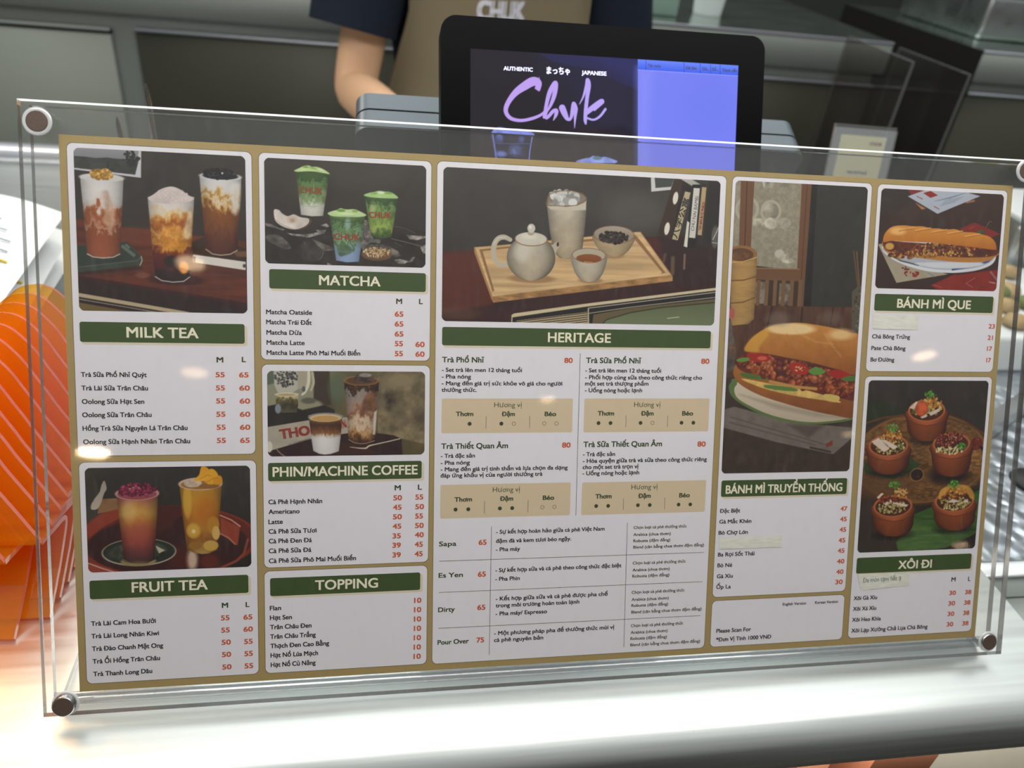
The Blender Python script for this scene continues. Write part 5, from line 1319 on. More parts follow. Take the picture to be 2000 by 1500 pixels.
    ('e',8.75,37.66,3.26,2.3,'#c49a4a',{'b':0.77}),
    ('p',[(4.29,35.1),(3.68,32.42),(5.01,28.78),(8.31,25.51),(12.75,23.99),(19.85,23.55),(24.99,23.9),(32.16,23.72),(38.43,24.66),(44.65,24.61),(49.89,25.15),(57.16,24.61),(63.59,26.2),(72.04,26.36),(78.51,27.5),(83.94,28.7),(87.93,31.33),(89.89,34.97),(89.05,37.41),(79.37,36.71),(64.45,35.63),(51.79,34.86),(37.18,34.26),(20.71,34.18),(10.49,33.99)],'#d0903f',{'s':1,'g':'#b06a28','n':0.05}),
    ('e',14.05,27.55,5.75,2.49,'#e3b06a',{'b':2.88}),
    ('l',[(15,26.61),(20.01,25.53),(26.07,24.58)],0.58,'#e0ac64',{'b':0.38}),
    ('l',[(27.26,26.52),(32.31,25.43),(38.42,24.48)],0.58,'#e0ac64',{'b':0.39}),
    ('l',[(39.68,27.16),(44.77,26.07),(50.93,25.11)],0.58,'#e0ac64',{'b':0.39}),
    ('l',[(51.68,27.64),(56.8,26.54),(63.01,25.58)],0.59,'#e0ac64',{'b':0.39}),
    ('l',[(64.92,29.18),(70.09,28.08),(76.35,27.12)],0.59,'#e0ac64',{'b':0.39}),
    ('l',[(15.06,27.42),(20.07,26.34),(26.13,25.3)],0.48,'#a8652a',{'b':0.38}),
    ('l',[(27.32,27.34),(32.38,26.25),(38.48,25.21)],0.48,'#a8652a',{'b':0.39}),
    ('l',[(39.75,27.98),(44.84,26.88),(51,25.84)],0.49,'#a8652a',{'b':0.39}),
    ('l',[(51.75,28.46),(56.88,27.36),(63.08,26.31)],0.49,'#a8652a',{'b':0.39}),
    ('l',[(64.99,30.01),(70.16,28.91),(76.42,27.86)],0.49,'#a8652a',{'b':0.39})],
   'arttext': []},
  'xoi': {
   'rect': [498.42,131.26,596.32,315.7],
   'label': 'sticky rice panel',
   'band': [501.29,257.88,591.75,269.16],
   'title': [533.91,266.95,559.96,5.69,'XÔI ĐI'],
   'text': [
    [500.93,288.24,518.9,2.75,'Xôi Gà Xíu','black',1],
    [500.92,295.97,518.79,2.76,'Xôi Xá Xíu','black',1],
    [500.85,303.91,523.04,2.77,'Xôi Heo Khìa','black',1],
    [500.85,311.81,560.61,2.78,'Xôi Lạp Xưởng Chả Lụa Chà Bông','black',1],
    [576.25,288.02,581.3,3.06,'30','orange',2],
    [576.14,295.74,581.38,3.07,'30','orange',2],
    [576.16,303.56,581.35,3.08,'30','orange',2],
    [576.11,311.33,581.24,3.09,'30','orange',2],
    [589.02,287.99,593.9,3.08,'38','orange',2],
    [588.92,295.75,593.81,3.09,'38','orange',2],
    [588.88,303.47,593.64,3.1,'38','orange',2],
    [588.85,311.27,593.62,3.11,'38','orange',2],
    [577.03,278.04,580.27,3.05,'M','black',1],
    [590.53,278.19,592.33,3.07,'L','black',1]],
   'photo': [501.16,133.82,593.82,254.22],
   'plabel': 'printed photo of five clay pots of sticky rice',
   'art': [
    ('bg','#37302b','#2b2420',0.18),
    ('p',[(-1.3,15.28),(9.41,14.4),(29.71,20.73),(30.15,26.16),(-0.24,29.59)],'#2c3324',{'b':2.25}),
    ('e',44.54,54.55,54.24,33.42,'#4a3320',{}),
    ('e',44.53,54.37,52.78,31.96,'#77552f',{}),
    ('e',44.54,54.55,50.85,30.51,'#6b4a2a',{'n':0.45,'st':(3,1.3)}),
    ('e',73.44,57.74,22.62,18.69,'#8a6336',{'b':11.8,'n':0.4,'st':(3,1.3)}),
    ('e',13.91,73.29,23.98,11.51,'#5f4229',{'b':8.63,'a':0.8}),
    ('l',[(-0.73,29.59),(13.23,25.62),(29.99,24.17),(48.06,24.24),(65.55,26.79),(81.42,31.93),(94.49,38.5)],1.5,'#5c3f24',{'b':0.38}),
    ('p',[(0.75,83.08),(19.91,86.3),(41.28,88.68),(41.59,92.41),(2.54,120.96),(-1.45,120.82)],'#3f362f',{'b':3.82,'a':0.8}),
    ('p',[(0.78,56.66),(12.45,54.1),(34.31,52.76),(44.08,58.68),(37.21,63.63),(23.56,68.9),(1.32,63.93)],'#2e4024',{'b':0.47,'n':0.2}),
    ('p',[(41.74,94.28),(55.6,89.04),(92.94,77.72),(93.22,108.96),(72.65,118.93),(52.13,120.86),(31.6,119.67),(29.08,113.5)],'#3c5a2a',{'b':0.59,'n':0.25,'st':(12,1.5)}),
    ('p',[(29.08,113.5),(42.2,99.89),(59.1,106.01),(74.48,115.96),(52.2,121.81),(31.64,120.14)],'#56703f',{'b':2.93,'a':0.7,'n':0.2,'st':(12,1.5)}),
    ('p',[(-2.94,86.65),(27.24,90.18),(42.2,99.89),(29.08,113.5),(30.77,121.98),(-1.38,121.75)],'#3c332d',{'b':2.86}),
    ('p',[(70.55,118.67),(93.27,109.44),(92.88,122.31),(68.71,121.45)],'#2a221d',{'b':1}),
    ('e',69.18,67.9,16.73,5.91,'#2b1d14',{'b':4.92,'a':0.8}),
    ('e',60.71,64.96,10.77,7.84,'#35241a',{'b':3.92,'a':0.7}),
    ('e',86.93,44.46,4.73,4.73,'#5f2a1c',{}),
    ('e',86.93,44.46,3.95,3.95,'#7d3a2a',{'n':0.6}),
    ('l',[(91.14,47.29),(92.53,48.71)],2.18,'#2b211b',{}),
    ('l',[(40.32,64.6),(48.99,59.22)],3.88,'#4a3018',{'b':0.97,'a':0.7}),
    ('e',41.85,66.01,5.44,4.85,'#8a6238',{}),
    ('e',41.85,66.01,4.66,4.08,'#2a1a14',{'n':0.4}),
    ('e',43.06,67.23,1.55,1.17,'#4a2a20',{}),
    ('e',47.5,41.48,13.77,3.29,'#1f1712',{'b':2.9,'a':0.7}),
    ('p',[(31.18,21.64),(31.07,28.88),(32.11,34.33),(35.2,39.08),(41.48,41.97),(47.58,42.39),(53.64,42.09),(59.5,39.3),(61.84,34.55),(61.97,29.06),(60.62,21.74)],'#9c5230',{'s':1,'c':0.45,'g':'#6f3a22','n':0.06}),
    ('p',[(30.71,20.74),(31.6,26.16),(37.46,29.82),(46.63,31.15),(55.64,29.93),(60.97,26.31),(60.95,20.83),(45.98,23.51)],'#a65a36',{'s':1,'c':0.35}),
    ('l',[(31.79,26.71),(37.49,30.19),(46.66,31.52),(55.67,30.3),(60.86,26.86)],0.48,'#6b3620',{'b':0.38}),
    ('e',45.76,20.78,14.39,7.68,'#b0643c',{}),
    ('e',45.78,21.06,12.96,6.72,'#4a2c1a',{}),
    ('s',(45.6,18.97,11.51,6.33),90,(0.96,1.73),['#b5a468','#9a8a50','#c9ba84','#7f7440'],51,{}),
    ('s',(49.33,15.35,7.29,4.8),60,(0.96,1.63),['#c08a3c','#a8702c','#d3a050','#8f5a24'],53,{'asp':1.6}),
    ('p',[(32.06,18.94),(37.19,14.43),(39.34,16.24),(35.63,19.85)],'#d3bfae',{'n':0.06}),
    ('p',[(41.1,25.3),(45.98,23.51),(46.6,24.87),(42.7,26.4)],'#d3bfae',{'n':0.06}),
    ('p',[(47.42,22.61),(54.74,19.45),(55.91,21.27),(49.11,24.61)],'#d3bfae',{'n':0.06}),
    ('e',41.62,19.41,4.98,5.26,'#b0492c',{}),
    ('e',41.62,19.41,4.21,4.5,'#c05a38',{'n':0.35}),
    ('s',(35.78,21.66,1.91,1.91),10,(0.57,0.96),['#5c6b34'],55,{}),
    ('s',(47.82,9.47,4.4,2.49),34,(0.77,1.34),['#4f8a34','#3c7028','#66a044'],57,{}),
    ('l',[(47.9,10.37),(48.53,13.08)],0.57,'#4a7a30',{}),
    ('e',19.71,64.43,14.4,3.26,'#1f1712',{'b':2.88,'a':0.7}),
    ('p',[(3.03,45.83),(2.86,53.06),(3.89,58.52),(6.96,61.93),(13.45,64.87),(19.78,65.35),(26.08,65.09),(32.21,62.35),(34.8,59),(34.99,53.5),(33.67,46.17)],'#9c5230',{'s':1,'c':0.45,'g':'#6f3a22','n':0.06}),
    ('p',[(2.57,44.92),(3.44,50.35),(9.49,54.06),(19.01,55.47),(28.39,54.33),(33.97,50.75),(34,45.27),(18.42,47.82)],'#a65a36',{'s':1,'c':0.35}),
    ('l',[(3.64,50.9),(9.52,54.42),(19.04,55.84),(28.42,54.69),(33.85,51.29)],0.47,'#6b3620',{'b':0.38}),
    ('e',18.2,45.09,15.06,7.63,'#b0643c',{}),
    ('e',18.23,45.36,13.56,6.67,'#4a2c1a',{}),
    ('s',(18.7,45.1,11.92,6.29),100,(0.95,1.72),['#b5a468','#9a8a50','#c9ba84','#7f7440'],61,{}),
    ('s',(21.19,38.77,7.62,4.76),66,(0.86,1.52),['#c08a3c','#a8702c','#d3a050','#8f5a24'],63,{'asp':1.6}),
    ('s',(18.38,41.01,6.66,1.9),24,(0.86,1.33),['#7a3a24','#8f4a2c','#5f2a1a'],64,{}),
    ('p',[(5.12,42.24),(10.35,39.58),(19.38,47.37),(15.08,49.59)],'#d3bfae',{'n':0.06}),
    ('p',[(11.44,40.94),(15.4,40.98),(25.75,46.08),(21.9,47.86)],'#d3bfae',{'n':0.06}),
    ('s',(27.76,46.11,3.45,2.87),16,(0.67,1.05),['#6b7a3c','#56652f'],65,{}),
    ('s',(20.23,32.88,4.37,2.47),34,(0.76,1.33),['#4f8a34','#3c7028','#66a044'],67,{}),
    ('l',[(20.3,33.78),(20.91,36.5)],0.57,'#4a7a30',{}),
    ('e',69.09,66.78,14.02,3.35,'#1f1712',{'b':2.95,'a':0.7}),
    ('p',[(52.26,45.01),(52.17,52.36),(53.25,57.9),(56.55,64.24),(62.95,67.23),(69.17,67.71),(75.34,67.45),(81.31,64.66),(83.53,58.36),(83.65,52.78),(82.24,45.34)],'#9c5230',{'s':1,'c':0.45,'g':'#6f3a22','n':0.06}),
    ('p',[(51.77,44.09),(52.7,49.61),(58.68,53.37),(68.03,54.79),(77.2,53.62),(82.61,49.98),(82.57,44.41),(67.34,47.02)],'#a65a36',{'s':1,'c':0.35}),
    ('l',[(52.9,50.16),(58.71,53.74),(68.06,55.16),(77.23,53.99),(82.51,50.53)],0.49,'#6b3620',{'b':0.39}),
    ('e',67.09,44.25,14.65,7.81,'#b0643c',{}),
    ('e',67.12,44.53,13.18,6.84,'#4a2c1a',{}),
    ('s',(66.47,48.85,11.24,2.93),60,(0.88,1.47),['#c4ba84','#aea468','#d6cd9c'],71,{}),
    ('s',(66.34,41.48,11.51,5.46),80,(1.37,2.34),['#6f2a1c','#843626','#94483a','#5c2016'],73,{'hl':1}),
    ('s',(66.34,41.48,9.75,3.9),24,(0.49,0.78),['#c9a090','#b58878'],74,{}),
    ('s',(75,46.46,3.53,2.55),30,(0.78,1.28),['#4f8a34','#3c7028','#66a044'],75,{}),
    ('e',26.67,108.56,14.36,3.32,'#1f1712',{'b':2.93,'a':0.7}),
    ('p',[(9.98,88.36),(9.82,95.72),(10.86,101.3),(13.99,105.84),(20.45,108.92),(26.75,109.5),(33.01,109.32),(39.08,106.62),(41.56,102.21),(41.74,96.61),(40.4,89.13)],'#9c5230',{'s':1,'c':0.45,'g':'#6f3a22','n':0.06}),
    ('p',[(9.51,87.42),(10.39,92.97),(16.41,96.83),(25.87,98.4),(35.19,97.36),(40.72,93.79),(40.73,88.2),(25.26,90.59)],'#a65a36',{'s':1,'c':0.35}),
    ('l',[(10.59,93.53),(16.44,97.2),(25.9,98.77),(35.22,97.73),(40.61,94.34)],0.48,'#6b3620',{'b':0.39}),
    ('e',25.04,87.81,15.01,7.75,'#b0643c',{}),
    ('e',25.06,88.09,13.51,6.78,'#4a2c1a',{}),
    ('s',(25.11,88.74,11.82,4.65),90,(0.87,1.55),['#b5a468','#9a8a50','#c9ba84','#7f7440'],81,{}),
    ('s',(18.51,81.2,5.78,4.82),36,(0.96,1.54),['#7a3a24','#8f4a2c','#5f2a1a'],83,{}),
    ('s',(30.39,79.16,5.81,3.88),40,(0.97,1.74),['#c08a3c','#a8702c','#d3a050','#8f5a24','#c9a070'],84,{'asp':1.5}),
    ('p',[(17.9,86.25),(22.63,82.68),(23.74,84.09),(19.99,87.41)],'#d3bfae',{'n':0.06}),
    ('p',[(23.28,84.54),(37.1,87.19),(35.2,88.72),(23.89,85.94)],'#d3bfae',{'n':0.06}),
    ('s',(25.72,83.67,7.74,1.94),24,(0.87,1.35),['#7a3a24','#8f4a2c','#5f2a1a'],85,{}),
    ('p',[(12.05,81.51),(15.3,78.37),(17.33,78.87),(13.62,82.46)],'#d3bfae',{'n':0.06}),
    ('s',(25.05,72.6,4.44,2.51),34,(0.77,1.35),['#4f8a34','#3c7028','#66a044'],87,{}),
    ('l',[(25.12,73.52),(25.74,76.29)],0.58,'#4a7a30',{}),
    ('e',74.93,105.84,14.89,3.39,'#1f1712',{'b':2.99,'a':0.7}),
    ('p',[(57.38,85.82),(57.28,93.29),(58.41,98.95),(61.68,103.08),(68.44,106.21),(75.01,106.78),(81.55,106.61),(87.87,103.86),(90.47,99.85),(90.61,94.18),(89.16,86.58)],'#9c5230',{'s':1,'c':0.45,'g':'#6f3a22','n':0.06}),
    ('p',[(56.88,84.87),(57.85,90.5),(64.17,94.41),(74.06,96),(83.77,94.94),(89.52,91.31),(89.49,85.65),(73.35,88.08)],'#a65a36',{'s':1,'c':0.35}),
    ('l',[(58.06,91.07),(64.2,94.79),(74.09,96.38),(83.81,95.32),(89.41,91.88)],0.49,'#6b3620',{'b':0.39}),
    ('e',73.1,85.26,15.56,7.93,'#b0643c',{}),
    ('e',73.13,85.54,14.01,6.94,'#4a2c1a',{}),
    ('s',(73.27,87.14,12.4,4.56),90,(0.89,1.59),['#b5a468','#9a8a50','#c9ba84','#7f7440'],91,{}),
    ('p',[(60.26,83.55),(61.75,77.06),(69.72,73.96),(81.14,74.19),(87.26,78.54),(88.88,84.69),(85.08,83.19),(81.52,78.42),(70.01,77.23),(64.3,82.71)],'#b5853c',{'s':1,'n':0.2}),
    ('s',(74.32,79.2,7.92,3.37),44,(0.99,1.78),['#c08a3c','#a8702c','#d3a050','#8f5a24'],93,{'asp':1.6}),
    ('s',(71.5,82.41,8.91,2.18),30,(0.89,1.39),['#7a3a24','#8f4a2c','#5f2a1a'],94,{}),
    ('p',[(67.17,86.05),(71.63,83.82),(76.97,85.63),(72.91,86.66)],'#d3bfae',{'n':0.06}),
    ('p',[(80.07,85.43),(83.6,84.1),(84.34,86.47),(81.26,87.05)],'#d3bfae',{'n':0.06}),
    ('s',(71.52,73.35,4.54,2.57),34,(0.79,1.38),['#4f8a34','#3c7028','#66a044'],97,{}),
    ('l',[(71.61,74.28),(72.27,77.1)],0.59,'#4a7a30',{})],
   'arttext': []}},
 'tapes': [
  [(398.43,240.26),(443.4,240.09),(443.41,248.08),(398.16,247.86)],
  [(500.99,89.52),(534.72,89.1),(535.44,99.12),(500.88,98.99)],
  [(502.4,269.36),(542.35,270.16),(542.77,279.27),(505.48,281.33)]],
 'hand': [506.64,275.57,536.29,275.04,3.28,'Đa món tạm hết ạ'],
 'stands': [
  (-0.428,0.0722),
  (-0.412,0.0883),
  (-0.411,0.105),
  (-0.41,0.119),
  (-0.41,0.1325),
  (-0.409,0.1477),
  (-0.4066,0.1629),
  (-0.4042,0.1781),
  (-0.4018,0.1933),
  (-0.3994,0.2085),
  (-0.397,0.2237),
  (-0.3946,0.2389),
  (-0.3922,0.2541)],
 'bundles': [
  [-0.5829,0.3325,0.0331,-0.0178,5,'bundle of printed papers lowest in the stack,mostly hidden by the menu'],
  [-0.5619,0.2838,0.0729,0.0162,6,'middle bundle of printed papers,fanned out to the right'],
  [-0.5655,0.264,0.0375,0.0502,7,'topmost bundle of printed papers with a yellow rubber band at far left']],
 'spikes': [(-0.3233,0.42,0.2428),(-0.3513,0.42,0.2131)],
 'pos': {
  'cx': 0.045,
  'cy': 0.29,
  'frame': [[0.99991,-0.0119,-0.00651,-0.08346],[0,0.47992,-0.87731,0.3],[0.01357,0.87723,0.47988,0.33583],[0,0,0,1]],
  'w': 248.87,
  'h': 185,
  'screen': [21.36,22.87,227.22,150.51],
  'art': [
   ('bg','#24212a','#221c1f',0.05),
   ('p',[(53.88,-1.13),(131.34,-3.16),(133.98,91.33),(97.72,92.55),(82.66,52.68)],'#27243a',{'b':33.47}),
   ('p',[(50.46,0.37),(127.78,-1.62),(128.44,22.35),(123.36,21.28),(117.56,19.59),(103.14,13.73),(92.41,9.04),(74.84,8.07),(60.88,5.61)],'#2a2950',{'b':2.01}),
   ('p',[(81.66,-1.5),(127.75,-2.94),(128.36,19.68),(113.77,11.14),(95.84,4.23)],'#2f2f66',{'b':8.13,'a':0.7}),
   ('p',[(96.86,52.04),(114.69,48.55),(127.86,54.71),(128.86,91.5),(90.55,92.79)],'#1d1a30',{'b':4.15}),
   ('e',97.27,71.54,34.77,17.39,'#2e1d1c',{'b':13.91,'a':0.8}),
   ('e',34.04,74.04,33.86,13.54,'#2c1f1c',{'b':13.54,'a':0.8}),
   ('p',[(15.41,58.65),(20.15,54.17),(28.36,54.79),(36.61,54.75),(44.92,56.36),(47.72,58.88),(43.58,60.06),(31.14,58.62),(21.55,58.38)],'#8390e8',{'s':1,'n':0.15}),
   ('p',[(15.75,58.96),(21.55,58.71),(31.15,58.81),(46.35,59.94),(45.05,67.62),(43.78,78.32),(41.18,94.45),(21.81,95.1),(18.24,75.32),(16.82,66.15)],'#262338',{'g':'#2c2430','n':0.4}),
   ('l',[(16.43,59.59),(18.56,72.01),(20.39,88.5)],1.07,'#7688e0',{'b':1.07}),
   ('l',[(46,59.95),(44.38,69.64),(43.47,81)],0.68,'#8b98f0',{'b':0.54}),
   ('l',[(17.15,65.48),(28.46,65.66),(45.02,64.97)],0.54,'#4a5090',{'b':0.4}),
   ('e',21.57,62,2.69,4.03,'#4d5a9a',{'b':2.69,'n':0.5}),
   ('e',34,70.06,4.74,4.06,'#55629a',{'b':3.38,'n':0.5}),
   ('e',38.07,61.95,2.03,2.7,'#46508c',{'b':2.03}),
   ('e',23.02,73.15,4.04,2.02,'#6a78c0',{'b':2.7}),
   ('p',[(79.55,76.28),(85.2,74.18),(90.16,73.17),(92.98,71.71),(97.31,73.23),(101.58,72.05),(107.36,73.52),(111.73,75.38),(104.59,78.03),(83.15,78.84)],'#8fa0ee',{'s':1,'n':0.2}),
   ('e',95.88,73.29,3.48,1.39,'#5c7f8f',{'b':0.7}),
   ('p',[(82.41,77.52),(110.32,76.46),(108.52,92.18),(85.55,92.96)],'#3a3f5c',{'n':0.3}),
   ('p',[(125.68,0.13),(210.6,-0.08),(215.85,122.62),(129.02,124.75)],'#7781f3',{}),
   ('p',[(125.86,7.01),(137.53,7.34),(135.62,53.32),(140.92,124.46),(129.02,124.75)],'#8a90fb',{'b':9.23,'a':0.7}),
   ('e',184.06,30.88,21.16,21.16,'#707cf0',{'b':21.16,'a':0.7}),
   ('p',[(125.67,0.03),(210.6,-0.23),(210.92,7.32),(125.87,7.41)],'#6f8bfa',{'g':'#4263ee'}),
   ('l',[(131.98,0.5),(132.17,7.4)],0.31,'#27377f',{'b':0.15}),
   ('l',[(162.15,0.47),(162.38,7.42)],0.31,'#27377f',{'b':0.16}),
   ('l',[(175.07,0.47),(175.33,7.45)],0.31,'#27377f',{'b':0.16}),
   ('l',[(183.36,0.44),(183.62,7.43)],0.31,'#27377f',{'b':0.16}),
   ('l',[(191.13,0.44),(191.4,7.45)],0.32,'#27377f',{'b':0.16}),
   ('l',[(125.88,7.75),(207.58,7.66)],0.31,'#aab0ff',{'b':0.41}),
   ('b',[(50.78,25.79,2.02),(49.89,21.25,5.39),(45.88,20.49,6.4),(39.74,24.09,5.93),(33.61,28.65,4.71),(28.88,34.45,3.7),(26.19,40.13,3.37),(26.7,44.36,3.03),(30.36,47.67,2.69),(37.24,48.66,2.29),(44.81,47.12,2.29),(51.71,44.29,2.02),(56.17,40.64,1.75)],'#bfa0f0',{}),
   ('p',[(47.32,25.32),(50.66,16.64),(51.86,23.77),(50.8,27.43)],'#bfa0f0',{'b':0.54}),
   ('b',[(54.85,45.33,2.44),(56.46,36.01,2.71),(58.77,27.34,3.39),(62.5,20.9,3.53),(63.09,23.17,3.73),(62.07,29.8,3.25),(59.59,36.51,2.31),(56.54,41.94,1.63),(56.25,46.05,1.76),(58.31,44.5,2.44),(61.4,40.91,2.58),(63.9,40.26,2.85),(63.67,43.25,2.58),(61.84,47.31,0.68)],'#bda2f2',{}),
   ('b',[(68.34,38.19,4.9),(70.15,41.95,4.49),(72.32,45.69,2.86),(74.78,45.58,2.04),(76.43,39.65,3.4),(76.98,34.65,2.86),(78.59,38.22,3.13),(78.27,44.22,2.04),(77.99,52.22,0.41)],'#bca4f4',{}),
   ('b',[(81.49,34.76,0.55),(84.34,28.98,1.5),(86.65,20.58,2.46),(87.29,17.25,3.08),(88.14,21.17,3.56),(87.18,29.83,2.87),(86.3,39.17,2.87),(86.07,45.85,2.6),(86.48,48.63,1.5)],'#bca6f6',{}),
   ('b',[(87.24,40.46,3.43),(92.26,36.35,3.98),(98.57,32.04,3.85),(93.01,38.31,1.79)],'#bca6f6',{}),
   ('b',[(87.61,44.58,1.51),(92.45,45.55,1.51),(97.37,42.78,1.79),(101.39,37.51,1.93)],'#b9a8f8',{})],
  'text': [
   [45.64,36.57,67.02,36.4,2.65,'AUTHENTIC','lit',1],
   [77.66,37.04,94.9,36.8,4.04,'まっちゃ','lit',1],
   [104.14,36.28,122.86,36.16,2.72,'JAPANESE','lit',1],
   [154.81,28.07,165,27.98,2.16,'Tên món','litdark',1],
   [184.86,27.89,193.48,27.9,2.19,'Giá bán','litdark',1],
   [197.97,27.9,203.63,27.93,2.2,'Giá...','litdark',1],
   [205.99,27.84,211.34,27.84,2.21,'Số...','litdark',1],
   [214.06,28.19,226.16,28.01,2.22,'Thành tiền','litdark',1]],
  'mon': [(-0.1454,0.3237,0.2414),(0.2439,0.3237,0.2497)],
  'monlean': 25},
 'card': {
  'x': 0.4462,
  'y': 0.53,
  'z0': 0.0944,
  'w': 0.0785,
  'h': 0.122},
 'person': {
  'elbow': (-0.1661,1.02,0.0969),
  'wrist': (-0.0863,0.74,0.1248),
  'hand': (-0.0571,0.66,0.1279),
  'chuk': (0.0236,0.0965,0.2244),
  'sleeve': [(-0.03,1.12,0.4,0.05),(-0.085,1.1,0.385,0.068),(-0.125,1.07,0.335,0.076),(-0.15,1.06,0.265,0.074),(-0.165,1.045,0.185,0.069)]},
 'panes': [
  (1.1415,1.3,-0.9595,0.1477,0.28,'right smoky glass pane in the gap between the refrigerated counters'),
  (0.9961,1.3,-0.9595,0.1638,0.28,'left smoky glass pane in the gap between the refrigerated counters')],
 'lamps': [
  (-1.197,-3.895,1.9,0.072,7),
  (-2.043,-4.894,1.735,0.097,60),
  (1.035,-4.327,1.9,0.051,9),
  (3.405,-3.557,1.9,0.071,11),
  (3.227,-4.576,0.392,0.031,7),
  (3.774,-4.159,0.766,0.041,16),
  (-0.962,-2.655,1.9,0.061,9),
  (3.219,-4.277,1.608,0.036,8)]}
sheet_mb = MB()
P = [U(0, 0), U(0, SH), U(SW, SH), U(SW, 0)]
sheet_mb.prism([(x, y, 0) for x, y in P], (0, 0, .0014), M['tan'])
menu = sheet_mb.build('menu_sheet'); menu.rotation_euler = (LEAN, 0, 0)
tag(menu, 'wide tan printed drinks and sandwich menu with white panels inside the acrylic holder', 'menu')
def card(mb, r, z, rad, mat):
    (x0, y1), (x1, y0) = U(r[0], r[1]), U(r[2], r[3])
    mb.add([(x, y, z / 1000) for x, y in rrect(x0, y0, x1, y1, rad / 1000)], [list(range(28))], mat)
Z0 = 1.4
# lettering is laid out in sheet mm with the origin at the sheet's top left corner
OX, OY = -SW / 2 / 1000, SH / 1000
def shift(mb):
    mb.v = [(x + OX, y + OY, z) for x, y, z in mb.v]
for key, pan in D['panels'].items():
    mb = MB(); r = pan['rect']
    card(mb, (r[0] - .35, r[1] - .35, r[2] + .35, r[3] + .35), Z0 + .02, 3.4, M['keyline']); card(mb, r, Z0 + .04, 3.2, M['white'])
    po = mb.build('menu_panel', menu, pan['label'])
    if pan.get('band'):
        q = pan['band']; mb = MB()
        card(mb, (q[0] + 1.0, q[1] + 1.0, q[2] + 1.5, q[3] + 1.4), Z0 + .06, 1.4, M['bandshade']); card(mb, q, Z0 + .08, 1.3, M['band'])
        lb = MB(); t = pan['title']; lettering(lb, t[4], t[0], t[1], t[2], t[1], t[3], 'cream', 4, Z0 + .11); shift(lb)
        mb.add(lb.v, lb.f, M['cream'])
        mb.build('heading', po, 'green heading band reading ' + t[4].title())
    if pan.get('boxes'):
        for b in pan['boxes']:
            mb = MB(); card(mb, b['r'], Z0 + .06, 1.0, M['flav'])
            lb = MB()
            for t in b['t']: lettering(lb, t[4], t[0], t[1], t[2], t[1], t[3], 'green', t[5], Z0 + .09)
            for x, y0, y1 in b['l']: lb.add([(p / 1000, -q_ / 1000, (Z0 + .09) / 1000) for p, q_ in ((x - .13, y0), (x - .13, y1), (x + .13, y1), (x + .13, y0))], [[0, 1, 2, 3]], M['olive'])
            for x, y, fill in b['d']:
                n = 20; c = [(math.cos(2 * math.pi * k / n), math.sin(2 * math.pi * k / n)) for k in range(n)]; R = 1.25
                if fill: lb.add([((x + a * R) / 1000, -(y + s_ * R) / 1000, (Z0 + .09) / 1000) for a, s_ in c], [list(range(n))[::-1]], M['green'])
                else: lb.add([((x + a * R) / 1000, -(y + s_ * R) / 1000, (Z0 + .09) / 1000) for a, s_ in c] + [((x + a * R * .8) / 1000, -(y + s_ * R * .8) / 1000, (Z0 + .09) / 1000) for a, s_ in c], [[(i + 1) % n, i, i + n, (i + 1) % n + n] for i in range(n)], M['green'])
            shift(lb)
            for f, mi_ in zip(lb.f, lb.m): mb.add([lb.v[i] for i in f], [list(range(len(f)))], lb.mats[mi_])
            mb.build('flavour_box', po, 'beige flavour rating box with green dots')
    if pan.get('lines'):
        for x0, y0, x1, y1 in pan['lines']:
            mb = MB(); L_ = math.hypot(x1 - x0, y1 - y0); nx_, ny_ = -(y1 - y0) / L_ * .16, (x1 - x0) / L_ * .16
            mb.add([(p / 1000, -q_ / 1000, (Z0 + .07) / 1000) for p, q_ in ((x0 - nx_, y0 - ny_), (x1 - nx_, y1 - ny_), (x1 + nx_, y1 + ny_), (x0 + nx_, y0 + ny_))], [[0, 1, 2, 3]], M['olive'])
            shift(mb); mb.build('divider_line', po)
    for t in pan['text']:
        mb = MB(); lettering(mb, t[4], t[0], t[1], t[2], t[1], t[3], t[5], t[6], Z0 + .07); shift(mb)
        if t[5] == 'orange': mb.build('price', po, 'orange price figure')
        else: mb.build('size_letter' if len(t[4]) == 1 else 'text_line', po)
    if pan.get('photo'):
        q = pan['photo']; pt = Paint(q[2] - q[0], q[3] - q[1], .33); pt.run(pan['art'])
        ph = pt.mesh('printed_photo', M['photo'], q[0], q[1], 3.0, Z0 + .08, po, pan['plabel'])
        ph.location = (OX, OY, 0)
        if pan['arttext']:
            for t in pan['arttext']:
                mb = MB(); lettering(mb, t[5], t[0], t[1], t[2], t[3], t[4], t[6], t[7], Z0 + .11)
                shift(mb); mb.build('photo_lettering', po, 'writing on a thing in the printed photo')
for i, q in enumerate(D['tapes']):
    rng = random.Random(i + 3); mb = MB(); n = 24
    P = [Vector(((x - SW / 2) / 1000, (SH - y) / 1000, 0)) for x, y in q]
    top = [P[0].lerp(P[1], k / n) + Vector((0, 0, .0003 * rng.random())) for k in range(n + 1)]; bot = [P[3].lerp(P[2], k / n) + Vector((0, 0, .0003 * rng.random())) for k in range(n + 1)]
    for side in (0, -1): top[side].y += .0004 * rng.random(); bot[side].x += .0006 * rng.random()
    z = Vector((0, 0, (Z0 + .16) / 1000)); mid = [a.lerp(b, .5) + Vector((0, 0, .0002 * rng.random())) for a, b in zip(top, bot)]
    mb.loft([[p + z for p in bot], [p + z for p in mid], [p + z for p in top]], M['tape'], cap=False, closed=False)
    tp = mb.build('paper_tape', menu, ('strip of pale paper tape over the fourth sandwich line', 'short strip of pale paper tape under the stick sandwich heading', 'strip of pale paper tape with pencil writing under the sticky rice heading')[i])
    if i == 2:
        mb = MB(); t = D['hand']; lettering(mb, t[5], t[0], t[1], t[2], t[3], t[4], 'pen', 0, Z0 + .60); shift(mb); mb.build('handwriting', tp, 'grey pencil writing')

